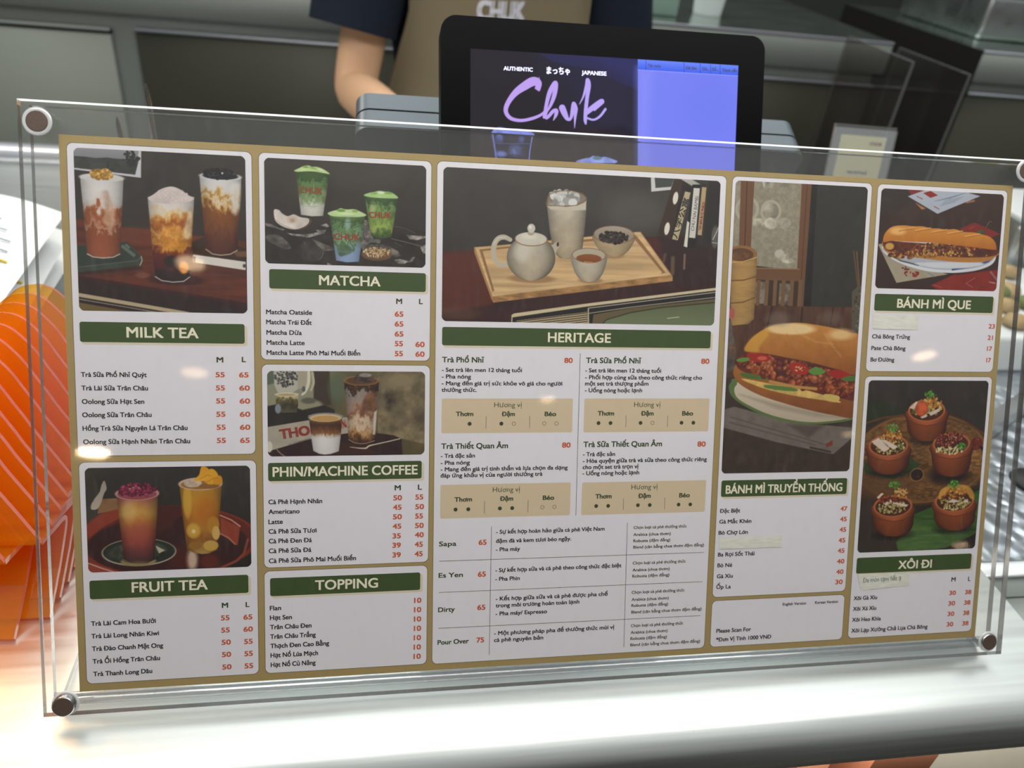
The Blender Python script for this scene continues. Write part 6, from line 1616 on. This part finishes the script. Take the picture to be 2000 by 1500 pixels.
# ================================================================ orange acrylic stands, nested in a row
def stand_mesh():
    """one bent sheet: foot on the counter, folded back up to a ridge, forward to a V, then the leaning arched panel"""
    th = .0036
    arch = [(0, 0), (.0125, .0205), (.0235, .038), (.029, .048), (.035, .058), (.042, .070), (.049, .079), (.056, .086), (.063, .0895), (.070, .0905)]
    HW = .070
    arch = [tuple(map(float, p)) for p in openspline(arch, 4)]
    prof = [(-.0195, .0013), (.012, .018), (.031, .0305), (.0355, .034), (.0375, .037), (.036, .0395), (.032, .0415), (.0, .052)]
    prof = [(y, z) for y, z in prof]
    mb = MB()
    def sweep(pr, w0, w1):
        n = len(pr); A = []; B = []
        for i, (y, z) in enumerate(pr):
            ty = pr[min(i + 1, n - 1)][0] - pr[max(i - 1, 0)][0]; tz = pr[min(i + 1, n - 1)][1] - pr[max(i - 1, 0)][1]; q = math.hypot(ty, tz)
            A.append((y - tz / q * th / 2, z + ty / q * th / 2)); B.append((y + tz / q * th / 2, z - ty / q * th / 2))
        for X in (A, B):
            mb.add([(-HW, y, z) for y, z in X] + [(HW, y, z) for y, z in X], [[i, i + 1, n + i + 1, n + i] for i in range(n - 1)], M['orangeac'], True)
        for x in (-HW, HW):
            mb.add([(x, y, z) for y, z in A] + [(x, y, z) for y, z in B], [[i, i + 1, n + i + 1, n + i] for i in range(n - 1)], M['orangeedge'])
        mb.add([(-HW, *A[0]), (HW, *A[0]), (HW, *B[0]), (-HW, *B[0])], [[0, 1, 2, 3]], M['orangeedge'])
    sweep(prof, HW, HW)
    a = math.radians(20); up = Vector((0, math.sin(a), math.cos(a))); nr = Vector((0, -math.cos(a), math.sin(a)))
    O = Vector((0, .0, .052))
    out = [Vector((HW - x, 0, 0)) + up * h for x, h in arch]
    out = out + [Vector((-p.x, p.y, p.z)) for p in reversed(out[:-1])]
    out = [O + p for p in out]; n = len(out)
    f, b = [p + nr * th / 2 for p in out], [p - nr * th / 2 for p in out]
    mb.add(f, [list(range(n))], M['orangeac']); mb.add(b, [list(range(n))[::-1]], M['orangeac'])
    mb.add(f + b, [[i, i + 1, n + i + 1, n + i] for i in range(n - 1)], M['orangeedge'])
    return mb
ORD = ['nearest the camera in the row', 'second from the front', 'third from the front', 'fourth from the front', 'fifth from the front', 'sixth from the front', 'seventh from the front', 'eighth from the front', 'ninth from the front', 'tenth from the front', 'eleventh from the front', 'twelfth from the front', 'rearmost in the row']
first = None
for i in range(13):
    x, y = D['stands'][i]
    if first is None:
        first = stand_mesh().build('menu_stand'); o = first
    else:
        o = first.copy(); COL.objects.link(o)
    o.location = (x, y, CZ + .0004 + .0011 * min(i, 2) * 0); tag(o, 'orange translucent arched acrylic stand, ' + ORD[i], 'stand', 'orange acrylic stands nested left of the menu')

# ================================================================ paper bundles with rubber bands on the counter
def bundle(x, y, rot, z, seed, label):
    rng = random.Random(seed)
    t = empty('paper_bundle', (x, y, z), label, 'papers', 'bundles of printed papers behind the orange stands', rot=(0, 0, rot))
    W_, H_ = .21, .30; n = 24; mb = MB()
    def surf(u, v, k):       # sheet curling down at its right side
        xx = -W_ / 2 + u * W_; yy = v * H_; q = max(0, u - .55) / .45
        return Vector((xx - .012 * q * q, yy, .026 + .0012 * k - .018 * q * q - .004 * (1 - v)))
    for k in range(5):
        o_ = Vector((.0035 * (4 - k), 0, 0))
        top = [[surf(i / n, j / 6, k) + o_ for i in range(n + 1)] for j in range(7)]
        mb.loft(top, M['paper'], cap=False, closed=False)
    top = [[surf(i / n, j / 6, 4) + Vector((0, 0, .001)) for i in range(n + 1)] for j in range(7)]
    bot = [[Vector((p.x, p.y, .0)) for p in r] for r in top]
    mb.loft([top[0], bot[0]], M['paper'], cap=False, closed=False); mb.loft([top[-1], bot[-1]], M['paper'], cap=False, closed=False)
    for r in (0, -1): mb.loft([[q[r] for q in top], [q[r] for q in bot]], M['paper'], cap=False, closed=False)
    mb.build('papers', t)
    mb = MB()
    for k in range(26):
        v = .88 - k * .033
        if rng.random() < .2: continue
        u0 = .08 + rng.random() * .05; u1 = rng.choice((.7, .84, .9, .95, .97))
        m = 18; a = [surf(u0 + (u1 - u0) * i / m, v, 4) + Vector((0, 0, .0026)) for i in range(m + 1)]
        b = [p + Vector((0, -.0026, 0)) for p in a]
        for i in range(m):
            if rng.random() < .8: mb.add([a[i], b[i], b[i + 1], a[i + 1]], [[0, 1, 2, 3]], M['greyprint'])
    mb.build('printed_lines', t)
    mb = MB(); mb.tube([surf(i / n, .55, 4) + Vector((0, 0, .0028)) for i in range(n + 1)], .0014, M['rubber'], 8); mb.build('rubber_band', t, 'yellow rubber band')
for b in D['bundles']: bundle(*b)

# ================================================================ receipt spikes behind the sign
def spike(x, y, ztop, label):
    t = empty('receipt_spike', (x, y, CZ), label, 'receipt spike', 'steel receipt spikes')
    h = ztop - CZ
    mb = MB(); mb.lathe([(.0012, .004), (.0026, .01), (.0026, h - .018), (.0019, h - .006), (.0006, h)], (0, 0, 0), M['steelrod'], 14); mb.build('rod', t)
    mb = MB(); mb.lathe([(.012, 0), (.012, .004), (.010, .008), (.004, .009)], (0, 0, .0004), M['posdark'], 32); mb.build('base', t)
spike(*D['spikes'][0], 'taller thin steel spike in front of the grey fridge post')
spike(*D['spikes'][1], 'shorter thin steel spike, left of the taller one')

# ================================================================ point of sale terminal
def terminal():
    q = D['pos']; t = empty('point_of_sale_terminal', (q['cx'], q['cy'], CZ), 'black point of sale terminal with a lit customer display behind the menu', 'cash register')
    Tm = Matrix.Translation((-q['cx'], -q['cy'], -CZ))
    F = Tm @ Matrix(q['frame'])             # customer display frame: x right, y up, z toward the viewer; origin top left of its front
    def P2(x, y, z): return F @ Vector((x / 1000, -y / 1000, z / 1000))
    def slab(mb, x0, y0, x1, y1, z0, z1, r, m, mf=None, n=8):
        A = rrect(x0, y0, x1, y1, r, n); k = len(A)
        for z, b in ((z0, 0), (z1, 1)): mb.add([P2(x, y, z) for x, y in A], [list(range(k))[::-1] if b else list(range(k))], (mf if b and mf else m))
        mb.loft([[P2(x, y, z) for x, y in A] for z in (z0, z1)], m, cap=False)
    w, h = q['w'], q['h']
    mb = MB(); slab(mb, 0, 0, w, h, -22, -2.2, 11, M['posblack']); slab(mb, .8, .8, w - .8, h - .8, -2.2, -.6, 10.5, M['posseam']); slab(mb, 0.3, .3, w - .3, h - .3, -.6, 0, 11, M['posblack'], M['glassblack'])
    disp = mb.build('customer_display', t, 'black framed customer display')
    s = q['screen']; pt = Paint(s[2] - s[0], s[3] - s[1], .34); pt.run(q['art'])
    so = pt.mesh('screen', M['screen'], 0, 0, 0, 0.12, disp, 'lit screen, dark advert at left and blue order list at right')
    so.matrix_local = F @ Matrix.Translation((s[0] / 1000, -s[1] / 1000, 0))
    for a in q['text']:
        mb = MB(); lettering(mb, a[5], a[0], a[1], a[2], a[3], a[4], a[6], a[7], 0.3)
        lo = mb.build('screen_lettering', disp, 'small word on the lit screen'); lo.matrix_local = F
    # cashier monitor seen from behind: two layers and a dark seam, leaning the other way
    a, b = Vector(q['mon'][0]), Vector(q['mon'][1]); wm = b.x - a.x; mid = (a + b) / 2
    G = Tm @ Matrix.Translation(mid) @ Matrix.Rotation(math.radians(q['monlean']), 4, 'X')
    def layer(name, y0, y1, z0, z1, inset, m, r=.012):
        mb = MB(); A = rrect(-wm / 2 + inset, z0, wm / 2 - inset, z1, r, 8)
        ring = [[G @ Vector((x, y, z)) for x, z in A] for y in (y0, y1)]
        mb.loft(ring, m, cap=False); k = len(A); mb.add(ring[0], [list(range(k))], M['posdark']); mb.add(ring[1], [list(range(k))[::-1]], m); return mb  # back cap coloured darker than the rim to stand for its shade
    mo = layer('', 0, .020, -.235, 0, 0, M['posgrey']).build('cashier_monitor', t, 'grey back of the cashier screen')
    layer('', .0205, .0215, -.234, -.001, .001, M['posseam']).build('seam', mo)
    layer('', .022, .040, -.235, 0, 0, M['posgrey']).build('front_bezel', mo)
    mb = MB(); mb.box((-.05, .02, .10), (.05, .07, .22), M['posdark'], .008, 2, Matrix.Identity(4)); mb.build('hinge_block', t)
    mb = MB()
    R = []
    for z, w_, d in ((0.002, .12, .10), (.012, .12, .10), (.03, .075, .06), (.12, .055, .035), (.2, .05, .03)):
        R.append([Vector((x, y + .045, z)) for x, y in rrect(-w_, -d, w_, d, .02, 5)])
    mb.loft(R, M['posdark']); mb.build('stand', t)
terminal()

# ================================================================ small card holder behind the sign, right
def card_holder():
    q = D['card']; t = empty('card_holder', (q['x'], q['y'], q['z0']), 'small clear card holder with a cream card, behind the right of the menu', 'sign holder', rot=(math.radians(-14), 0, math.radians(-3)))
    w, h = q['w'] / 2, q['h']
    mb = MB(); mb.box((-w, 0, 0), (w, .0025, h), M['cardframe']); mb.box((-w, -.004, 0), (w, -.0015, h - .004), M['cardframe']); mb.box((-w, -.0015, h - .0022), (w, .0, h), M['acedge']); mb.box((-w, -.05, -.002), (w, .03, .001), M['cardframe'])
    mb.build('frame', t)
    mb = MB(); cw = w * .74; mb.box((-cw, -.001, .005), (cw, -.0004, h - .012), M['cardcream']); cdo = mb.build('card', t, 'cream printed card')
    mb = MB()
    for (tx, x0, x1, y, cp, ink) in (('CHUK', .3, .85, .82, 3.6, 'red'), ('TRÀ PHỔ NHĨ', -.45, .45, .54, 3.0, 'ink'), ('VÂN NAM', -.3, .3, .42, 3.0, 'ink')):
        lb = MB(); lettering(lb, tx, x0 * cw * 1000, 0, x1 * cw * 1000, 0, cp, ink, 2, 0)
        mb.add([(x, -.0014 - z * .1, h * y + yy) for x, yy, z in lb.v], lb.f, M[ink])
    mb.build('card_lettering', cdo)
card_holder()
mb = MB(); mb.box((.395, .47, -.0415), (.505, .60, D['card']['z0'] - .0021), M['silver'], .004, 2); tag(mb.build('steel_box'), 'plain steel box under the small card holder', 'box')

# ================================================================ person behind the counter
def ring_ell(c, rx, ry, n=40, ax=None):
    return [Vector((c[0] + rx * math.cos(2 * math.pi * k / n), c[1] + ry * math.sin(2 * math.pi * k / n), c[2])) for k in range(n)]
def skin_chain(name, verts, edges, radii, mat, parent, sub=2):
    me = bpy.data.meshes.new(name); me.from_pydata(verts, edges, []); me.update()
    o = bpy.data.objects.new(name, me); COL.objects.link(o)
    md = o.modifiers.new('skin', 'SKIN'); md.use_smooth_shade = True; md.branch_smoothing = .6
    for i, r in enumerate(radii):
        rr = r if isinstance(r, tuple) else (r, r); me.skin_vertices[0].data[i].radius = rr
    me.skin_vertices[0].data[0].use_root = True
    s = o.modifiers.new('sub', 'SUBSURF'); s.levels = sub; s.render_levels = sub
    dg = bpy.context.evaluated_depsgraph_get()
    m2 = bpy.data.meshes.new_from_object(o.evaluated_get(dg)); m2.name = name
    bpy.data.objects.remove(o); m2.materials.clear(); m2.materials.append(mat)
    for p in m2.polygons: p.use_smooth = True
    return link(name, m2, parent)
def person():
    px, py = .055, 1.125
    t = empty('person', (px, py, FZ), 'person in a navy t-shirt and khaki apron standing behind the terminal, elbow bent', 'person')
    off = Vector((-px, -py, -FZ))
    V = []; E = []; R = []
    def v(p, r, par=None):
        V.append(tuple(Vector(p) + off)); R.append(r)
        if par is not None: E.append((par, len(V) - 1))
        return len(V) - 1
    pel = v((px, py + .02, -.02), (.11, .09)); wa = v((px, py + .01, .12), (.10, .085), pel); ch = v((px, py, .28), (.12, .09), wa)
    nb = v((px, py + .015, .415), (.06, .06), ch); nk = v((px, py + .005, .455), .047, nb); j0 = v((px, py - .015, .50), (.058, .062), nk); hd = v((px, py - .012, .565), (.074, .088), j0); ht = v((px, py + .0, .635), (.066, .08), hd); v((px, py + .005, .672), (.035, .045), ht)
    def arm(sg, sh, el, wr, hand, fdir, curl):
        s1 = v(((px + sh[0]) / 2 + .02 * sg, py + .01, .395), .06, ch); s0 = v(sh, .052, s1)
        m = v([(a * .55 + b * .45) for a, b in zip(sh, el)], .043, s0); e = v(el, .037, m)
        f1 = v([(a * .72 + b * .28) for a, b in zip(el, wr)], .037, e); f2 = v([(a * .35 + b * .65) for a, b in zip(el, wr)], .030, f1); w = v(wr, (.025, .019), f2)
        p1 = v([(a * .5 + b * .5) for a, b in zip(wr, hand)], (.034, .016), w); pk = v(hand, (.036, .014), p1)
        fd = Vector(fdir).normalized(); side = fd.cross(Vector((0, 0, 1))).normalized()
        for k, (o_, ln) in enumerate(((-.030, .058), (-.010, .068), (.010, .064), (.029, .050))):
            b0 = Vector(hand) + side * o_ + fd * .012; a = v(b0, .0095, pk); b1 = b0 + fd * ln * .55 + Vector((0, 0, -.008 * curl)); c = v(b1, .0085, a); v(b1 + fd * ln * .38 + Vector((0, 0, -.022 * curl)), .0072, c)
        th = Vector(hand) - fd * .045 - side * .030 * sg * -1; a = v(th, .012, p1); c = v(th + fd * .028 + side * .02 * sg, .0105, a); v(th + fd * .052 + side * .024 * sg + Vector((0, 0, -.006)), .0085, c)
    q = D['person']
    arm(-1, (-.115, py + .01, .375), q['elbow'], q['wrist'], q['hand'], (.45, -.8, -.1), 1)
    arm(1, (.225, py + .01, .375), (.285, py - .03, .10), (.22, .78, .10), (.17, .70, .095), (-.45, -.8, -.05), 1)
    for sg in (-1, 1):
        h = v((px + .075 * sg, py + .03, -.08), .095, pel); k = v((px + .085 * sg, py + .02, -.46), .062, h); an = v((px + .09 * sg, py + .04, FZ + .09), .042, k); v((px + .10 * sg, py - .09, FZ + .04), (.045, .03), an)
    body = skin_chain('body', V, E, R, M['skin'], t, 2)
    # face
    c = Vector((px, py - .012, .575)) + off
    mb = MB()
    mb.lathe([(.001, -.022), (.012, -.016), (.0135, -.006), (.009, .012), (.004, .03)], (c.x, c.y - .088, c.z - .012), M['skin'], 16)
    mb.build('nose', body)
    for sg in (-1, 1):
        mb = MB(); mb.lathe([(.001, -.03), (.014, -.024), (.02, 0), (.016, .024), (.001, .032)], (c.x + sg * .078, c.y + .012, c.z - .005), M['skin'], 16); mb.build('ear', body)
    for sg in (-1, 1):
        mb = MB()
        mb.lathe([(.001, -.008), (.009, -.005), (.012, 0), (.009, .005), (.001, .008)], (c.x + sg * .031, c.y - .073, c.z + .006), M['eyewhite'], 16)
        mb.lathe([(.001, -.005), (.005, -.003), (.0055, 0), (.005, .003), (.001, .005)], (c.x + sg * .031, c.y - .081, c.z + .005), M['eye'], 12)
        mb.build('eye', body)
    mb = MB(); mb.tube([(c.x + .024 * math.sin(a), c.y - .084 + .008 * abs(math.sin(a)), c.z - .052 + .003 * abs(math.sin(a))) for a in [-1.4 + .28 * k for k in range(11)]], .0042, M['lip'], 8); mb.build('mouth', body)
    mb = MB(); rings = []
    for z, rx, ry, dy in ((.50, .07, .06, .055), (.55, .086, .08, .035), (.60, .089, .092, .018), (.64, .084, .096, .008), (.68, .06, .075, .006), (.70, .02, .03, .006)):
        rings.append([Vector((px + rx * math.cos(a), py + dy - .012 + ry * math.sin(a), z)) + off for a in [2 * math.pi * k / 32 for k in range(32)]])
    mb.loft(rings, M['hair']); mb.build('hair', t)
    # t-shirt: torso and two open sleeves
    mb = MB(); rings = []
    for z, rx, ry in ((-.06, .165, .125), (.02, .158, .12), (.12, .155, .118), (.22, .168, .122), (.30, .178, .124), (.36, .172, .112), (.40, .13, .09), (.425, .07, .068)):
        rings.append([p + off for p in ring_ell((px, py + .005, z), rx, ry)])
    mb.loft(rings, M['navy'], cap=False)
    for sg, pts in ((-1, q['sleeve']), (1, [(.13, py + .01, .40, .05), (.19, py + .01, .385, .068), (.235, py + .005, .34, .078), (.262, py, .27, .076), (.278, py - .01, .195, .072)])):
        for fac in (1.0, .96):
            rr = []
            for i, (x, y, z, r) in enumerate(pts):
                a = Vector(pts[max(i - 1, 0)][:3]); b = Vector(pts[min(i + 1, len(pts) - 1)][:3]); d = (b - a).normalized()
                u = d.cross(Vector((0, 1, 0))).normalized(); w = d.cross(u)
                rr.append([Vector((x, y, z)) + off + (u * math.cos(k * math.pi / 12) + w * math.sin(k * math.pi / 12)) * r * fac * (1 + .05 * math.sin(3 * k * math.pi / 12 + i)) for k in range(24)])
            mb.loft(rr, M['navy'], cap=False)
    mb.build('t_shirt', t)
    # apron: a curved bib that widens to the waist, with soft folds
    def hw(z): return .148 + (.035 * max(0, min(1, (.22 - z) / .14))) if z > .05 else .183
    def afront(x, z):
        rx, ry = .195, .134
        return py + .005 - ry * math.sqrt(max(0, 1 - min(.985, abs(x / rx)) ** 2)) - .006 * math.sin(46 * x + 7 * z) - .008 * math.sin(24 * x - 16 * z) * min(1, max(0, (.3 - z) * 4)) - .012 * max(0, -z + .1)
    mb = MB(); nx_ = 48
    for dy in (0, .0022):
        rows = []
        for j in range(40):
            z = .33 - j * .0215
            rows.append([Vector((px + .012 + xx, afront(xx + .012, z) + dy, z)) + off for xx in [hw(z) * (-1 + 2 * i / nx_) for i in range(nx_ + 1)]])
        mb.loft(rows, M['khaki'], cap=False, closed=False)
    ap = mb.build('apron', t)
    for sg in (-1, 1):
        mb = MB(); mb.tube([Vector((px + .012 + sg * x, y, z)) + off for x, y, z in ((.13, py - .098, .325), (.115, py - .09, .37), (.075, py - .02, .43), (.05, py + .06, .435))], .009, M['khaki'], 8)
        mb.build('strap', ap)
    for sg in (-1, 1):
        mb = MB(); mb.tube([Vector((px + .012 + sg * (hw(z) - .004), afront(sg * (hw(z) - .004) + .012, z) - .001, z)) + off for z in [.33 - .02 * k for k in range(20)]], .0022, M['khaki'], 6)
        mb.build('hem', ap)
    lb = MB(); a = q['chuk']; lettering(lb, 'CHUK', a[0] * 1000, 0, a[1] * 1000, 0, 26, 'stitch', 3, 0)
    mb = MB(); mb.add([Vector((x, afront(x - px, a[2] + y + .02 * (x - a[0])) - .0025, a[2] + y + .03 * (x - a[0]))) + off for x, y, z in lb.v], lb.f, M['stitch'])
    mb.build('apron_lettering', ap, 'white embroidered letters on the apron')
    mb = MB()
    for sg in (-1, 1):
        mb.loft([[p + off for p in ring_ell((px + x * sg, py + y, z), r, r, 24)] for x, y, z, r in ((.07, .03, .0, .105), (.08, .025, -.2, .092), (.085, .02, -.46, .075), (.09, .04, FZ + .07, .062))], M['trousers'], cap=False)
    mb.build('trousers', t)
    for sg in (-1, 1):
        mb = MB(); mb.loft([[p + off for p in ring_ell((px + .095 * sg, py - .03, z), rx, ry, 24)] for z, rx, ry in ((FZ + .001, .048, .125), (FZ + .03, .05, .13), (FZ + .06, .046, .10), (FZ + .085, .05, .06))], M['shoe'])
        mb.build('shoe', t)
person()

# ================================================================ back counters (refrigerated tables)
BY = 1.6
def back_counter(x0, x1, name, label, doors, lefts=None):
    t = empty(name, ((x0 + x1) / 2, BY + .35, FZ), label, 'refrigerated counter'); T = Matrix.Translation((-(x0 + x1) / 2, -(BY + .35), -FZ))
    mb = MB(); mb.box((x0, BY, .078), (x1, BY + .72, .152), M['counterdark'], .002, 1, T)
    top = MB(); top.box((x0, BY, .1521), (x1, BY + .72, .154), M['topsteel'], 0, 1, T); top.box((x0, BY - .001, .147), (x1, BY + .004, .1545), M['strip'], .001, 1, T)
    wk = mb.build('worktop', t); top.build('top_sheet', wk, 'mirror like steel top')
    mb = MB(); mb.box((x0 + .01, BY + .03, FZ + .1), (x1 - .01, BY + .7, .077), M['counterdark'], 0, 1, T); mb.build('cabinet', t)
    for fx in (x0 + .06, x1 - .06):
        for fy in (BY + .08, BY + .65): mb = MB(); mb.cyl((fx, fy), .02, .02, FZ + .0005, FZ + .1, M['strip'], 16, T); mb.build('foot', t)
    for xe in (x0, x1):
        if lefts and lefts == xe or (not lefts and xe == x1):
            a_ = (xe - .0015, xe - .0004) if lefts else (xe + .0004, xe + .0015)
            mb = MB(); mb.box((a_[0], BY + .001, FZ + .1), (a_[1], BY + .72, .153), M['endshade'], 0, 1, T); mb.build('end_panel', t, 'dark end panel')  # thin sheet coloured dark in place of shade between the counters
    for a, b, kind in doors:
        if kind == 'dark':
            mb = MB(); mb.box((a, BY + .012, FZ + .16), (b, BY + .029, .042), M['doordark'], .002, 1, T); d = mb.build('door', t, 'dark fridge door')
            mb = MB(); mb.box((a, BY + .004, .043), (b, BY + .028, .051), M['strip'], .002, 1, T); mb.build('handle_strip', d, 'bright handle strip along the top')
        else:
            mb = MB(); mb.box((a, BY + .012, FZ + .16), (b, BY + .029, .033), M['doorsteel'], .002, 1, T); d = mb.build('door', t, 'plain grey fridge door')
            mb = MB(); mb.box((a, BY + .02, .033), (b, BY + .0295, .0385), M['gap'], 0, 1, T); mb.build('door_gap', d)
            mb = MB(); mb.box((a, BY + .008, .039), (b, BY + .029, .046), M['counterdark'], .001, 1, T); mb.build('drip_lip', d)
back_counter(-2.0, 1.14, 'refrigerated_counter', 'long stainless steel refrigerated counter behind the person', [(-1.9, -.703, 'grey'), (-.652, .26, 'dark'), (.31, 1.128, 'dark')])
back_counter(1.395, 3.0, 'refrigerated_counter', 'stainless steel refrigerated counter at top right, beyond the dark gap', [(1.403, 2.2, 'dark'), (2.25, 2.95, 'dark')], 1.395)
# things on the back counters
t = empty('steel_food_container', (1.68, 1.98, .1545), 'steel food container on the right refrigerated counter', 'container')
mb = MB(); mb.box((-.18, -.2, 0), (.22, .2, .11), M['silver'], .012, 3); c = mb.build('body', t); mb = MB(); mb.box((-.19, -.21, .111), (.23, .21, .125), M['whiteplastic'], .005, 2); mb.build('lid', t, 'white lid')
mb = MB(); mb.lathe([(.036, 0), (.045, .1), (.044, .12), (.0, .12)], (.715, 1.80, .1545), M['whiteplastic'], 32); tag(mb.build('paper_cup'), 'white cup standing on the back counter above the black display', 'cup')
mb = MB(); mb.box((.49, 1.70, .1545), (.60, 1.80, .20), M['palegreen'], .004, 2); mb.box((.488, 1.698, .2), (.602, 1.802, .206), M['whiteplastic'], .002, 2); tag(mb.build('plastic_tub'), 'pale green tub with a white rim on the back counter beside the apron', 'tub')
# smoky panes standing in the gap between the counters
def pane(x, y, z0, z1, depth, label):
    mb = MB(); P = [(x, y, z0), (x, y + depth, z0), (x, y + depth, z1), (x, y, z1)]
    mb.prism(P, (.006, 0, 0), M['smoke'], M['smokeedge']); tag(mb.build('glass_divider'), label, 'glass pane', 'smoky glass panes in the gap')
for p in D['panes']: pane(*p)

# ================================================================ display well right of the counter
def well():
    t = empty('display_well', (.7, .25, FZ), 'steel display well with a hammered floor, right of the menu', 'food display'); T = Matrix.Translation((-.7, -.25, -FZ))
    mb = MB(); mb.box((.392, .094, -.048), (1.3, .62, -.042), M['hammered'], 0, 1, T); mb.build('hammered_floor', t, 'hammered silver floor')
    mb = MB(); mb.box((.378, .074, -.055), (1.3, .093, -.026), M['silver'], .003, 2, T); mb.build('front_bar', t)
    mb = MB(); mb.box((.378, .093, -.055), (.391, .62, -.030), M['silver'], .003, 2, T); mb.build('side_bar', t)
    mb = MB(); mb.box((.376, .03, -.075), (1.3, .073, -.06), M['counterdark'], .002, 2, T); mb.box((.376, -.02, -.10), (1.3, .03, -.075), M['ash'], 0, 1, T); mb.build('lower_rail', t, 'dark lower rail')
    mb = MB(); a, b = Vector((.52, .275, -.04)), Vector((.72, .390, -.04)); d = (b - a).normalized(); n = Vector((-d.y, d.x, 0)) * .008
    mb.prism([a - n, b - n, b + n, a + n], (0, 0, .02), M['silver']); mb.v = [tuple(T @ Vector(p)) for p in mb.v]; mb.build('cross_bar', t)
    mb = MB(); mb.box((.376, .02, FZ), (1.3, .62, -.056), M['counterdark'], 0, 1, T); mb.build('cabinet', t)
    mb = MB(); mb.lathe([(.0, .0), (.022, .0), (.020, .004), (.0, .005)], (.535 - .7, .205 - .25, -.0419 - FZ), M['ash'], 24); mb.build('drain', t, 'dark oval drain')
well()
t = empty('food_tray', (.80, .50, -.041), 'white tray of chopped food behind the right edge of the menu', 'tray')
mb = MB(); mb.box((-.20, -.09, 0), (.2, .12, .05), M['whiteplastic'], .006, 2); mb.build('tray', t)
mb = MB(); rng = random.Random(4)
for k in range(46):
    x, y = rng.uniform(-.17, .17), rng.uniform(-.07, .1); mb.lathe([(.001, 0), (.016, .004), (.012, .013), (.001, .016)], (x, y, .0505), M[rng.choice(['foodtan', 'foodtan', 'leafgreen', 'brick'])], 10)
f = mb.build('food', t, 'tan, green and red chopped food'); f['kind'] = 'stuff'
mb = MB(); mb.box((.81, .64, -.04), (1.2, .76, .066), M['silver'], .012, 3); mb.box((.80, .63, .067), (1.21, .77, .078), M['whiteplastic'], .004, 2); tag(mb.build('steel_bin'), 'steel bin with a white lid behind the food tray', 'container')

# ================================================================ warm ceiling downlights, mirrored in the acrylic
for i, (x, y, z, r, e) in enumerate(D['lamps']):
    t = empty('pendant_lamp', (x, y, z), 'round warm lamp hanging behind the camera', 'lamp', 'warm lamps behind the camera')
    mb = MB(); mb.lathe([(r * 1.15, 0), (r * 1.25, .004), (r * 1.25, .05), (r * 1.0, .08), (0, .08)], (0, 0, 0), M['lampcase'], 32); mb.build('housing', t)
    gm = pmat('lamp_glow', (1.0, .72, .46), .5, emit=e)
    mb = MB(); mb.lathe([(0, -.002), (r, -.002), (r, .0), (0, .0)], (0, 0, 0), gm, 32); mb.build('lens', t, 'glowing lens')
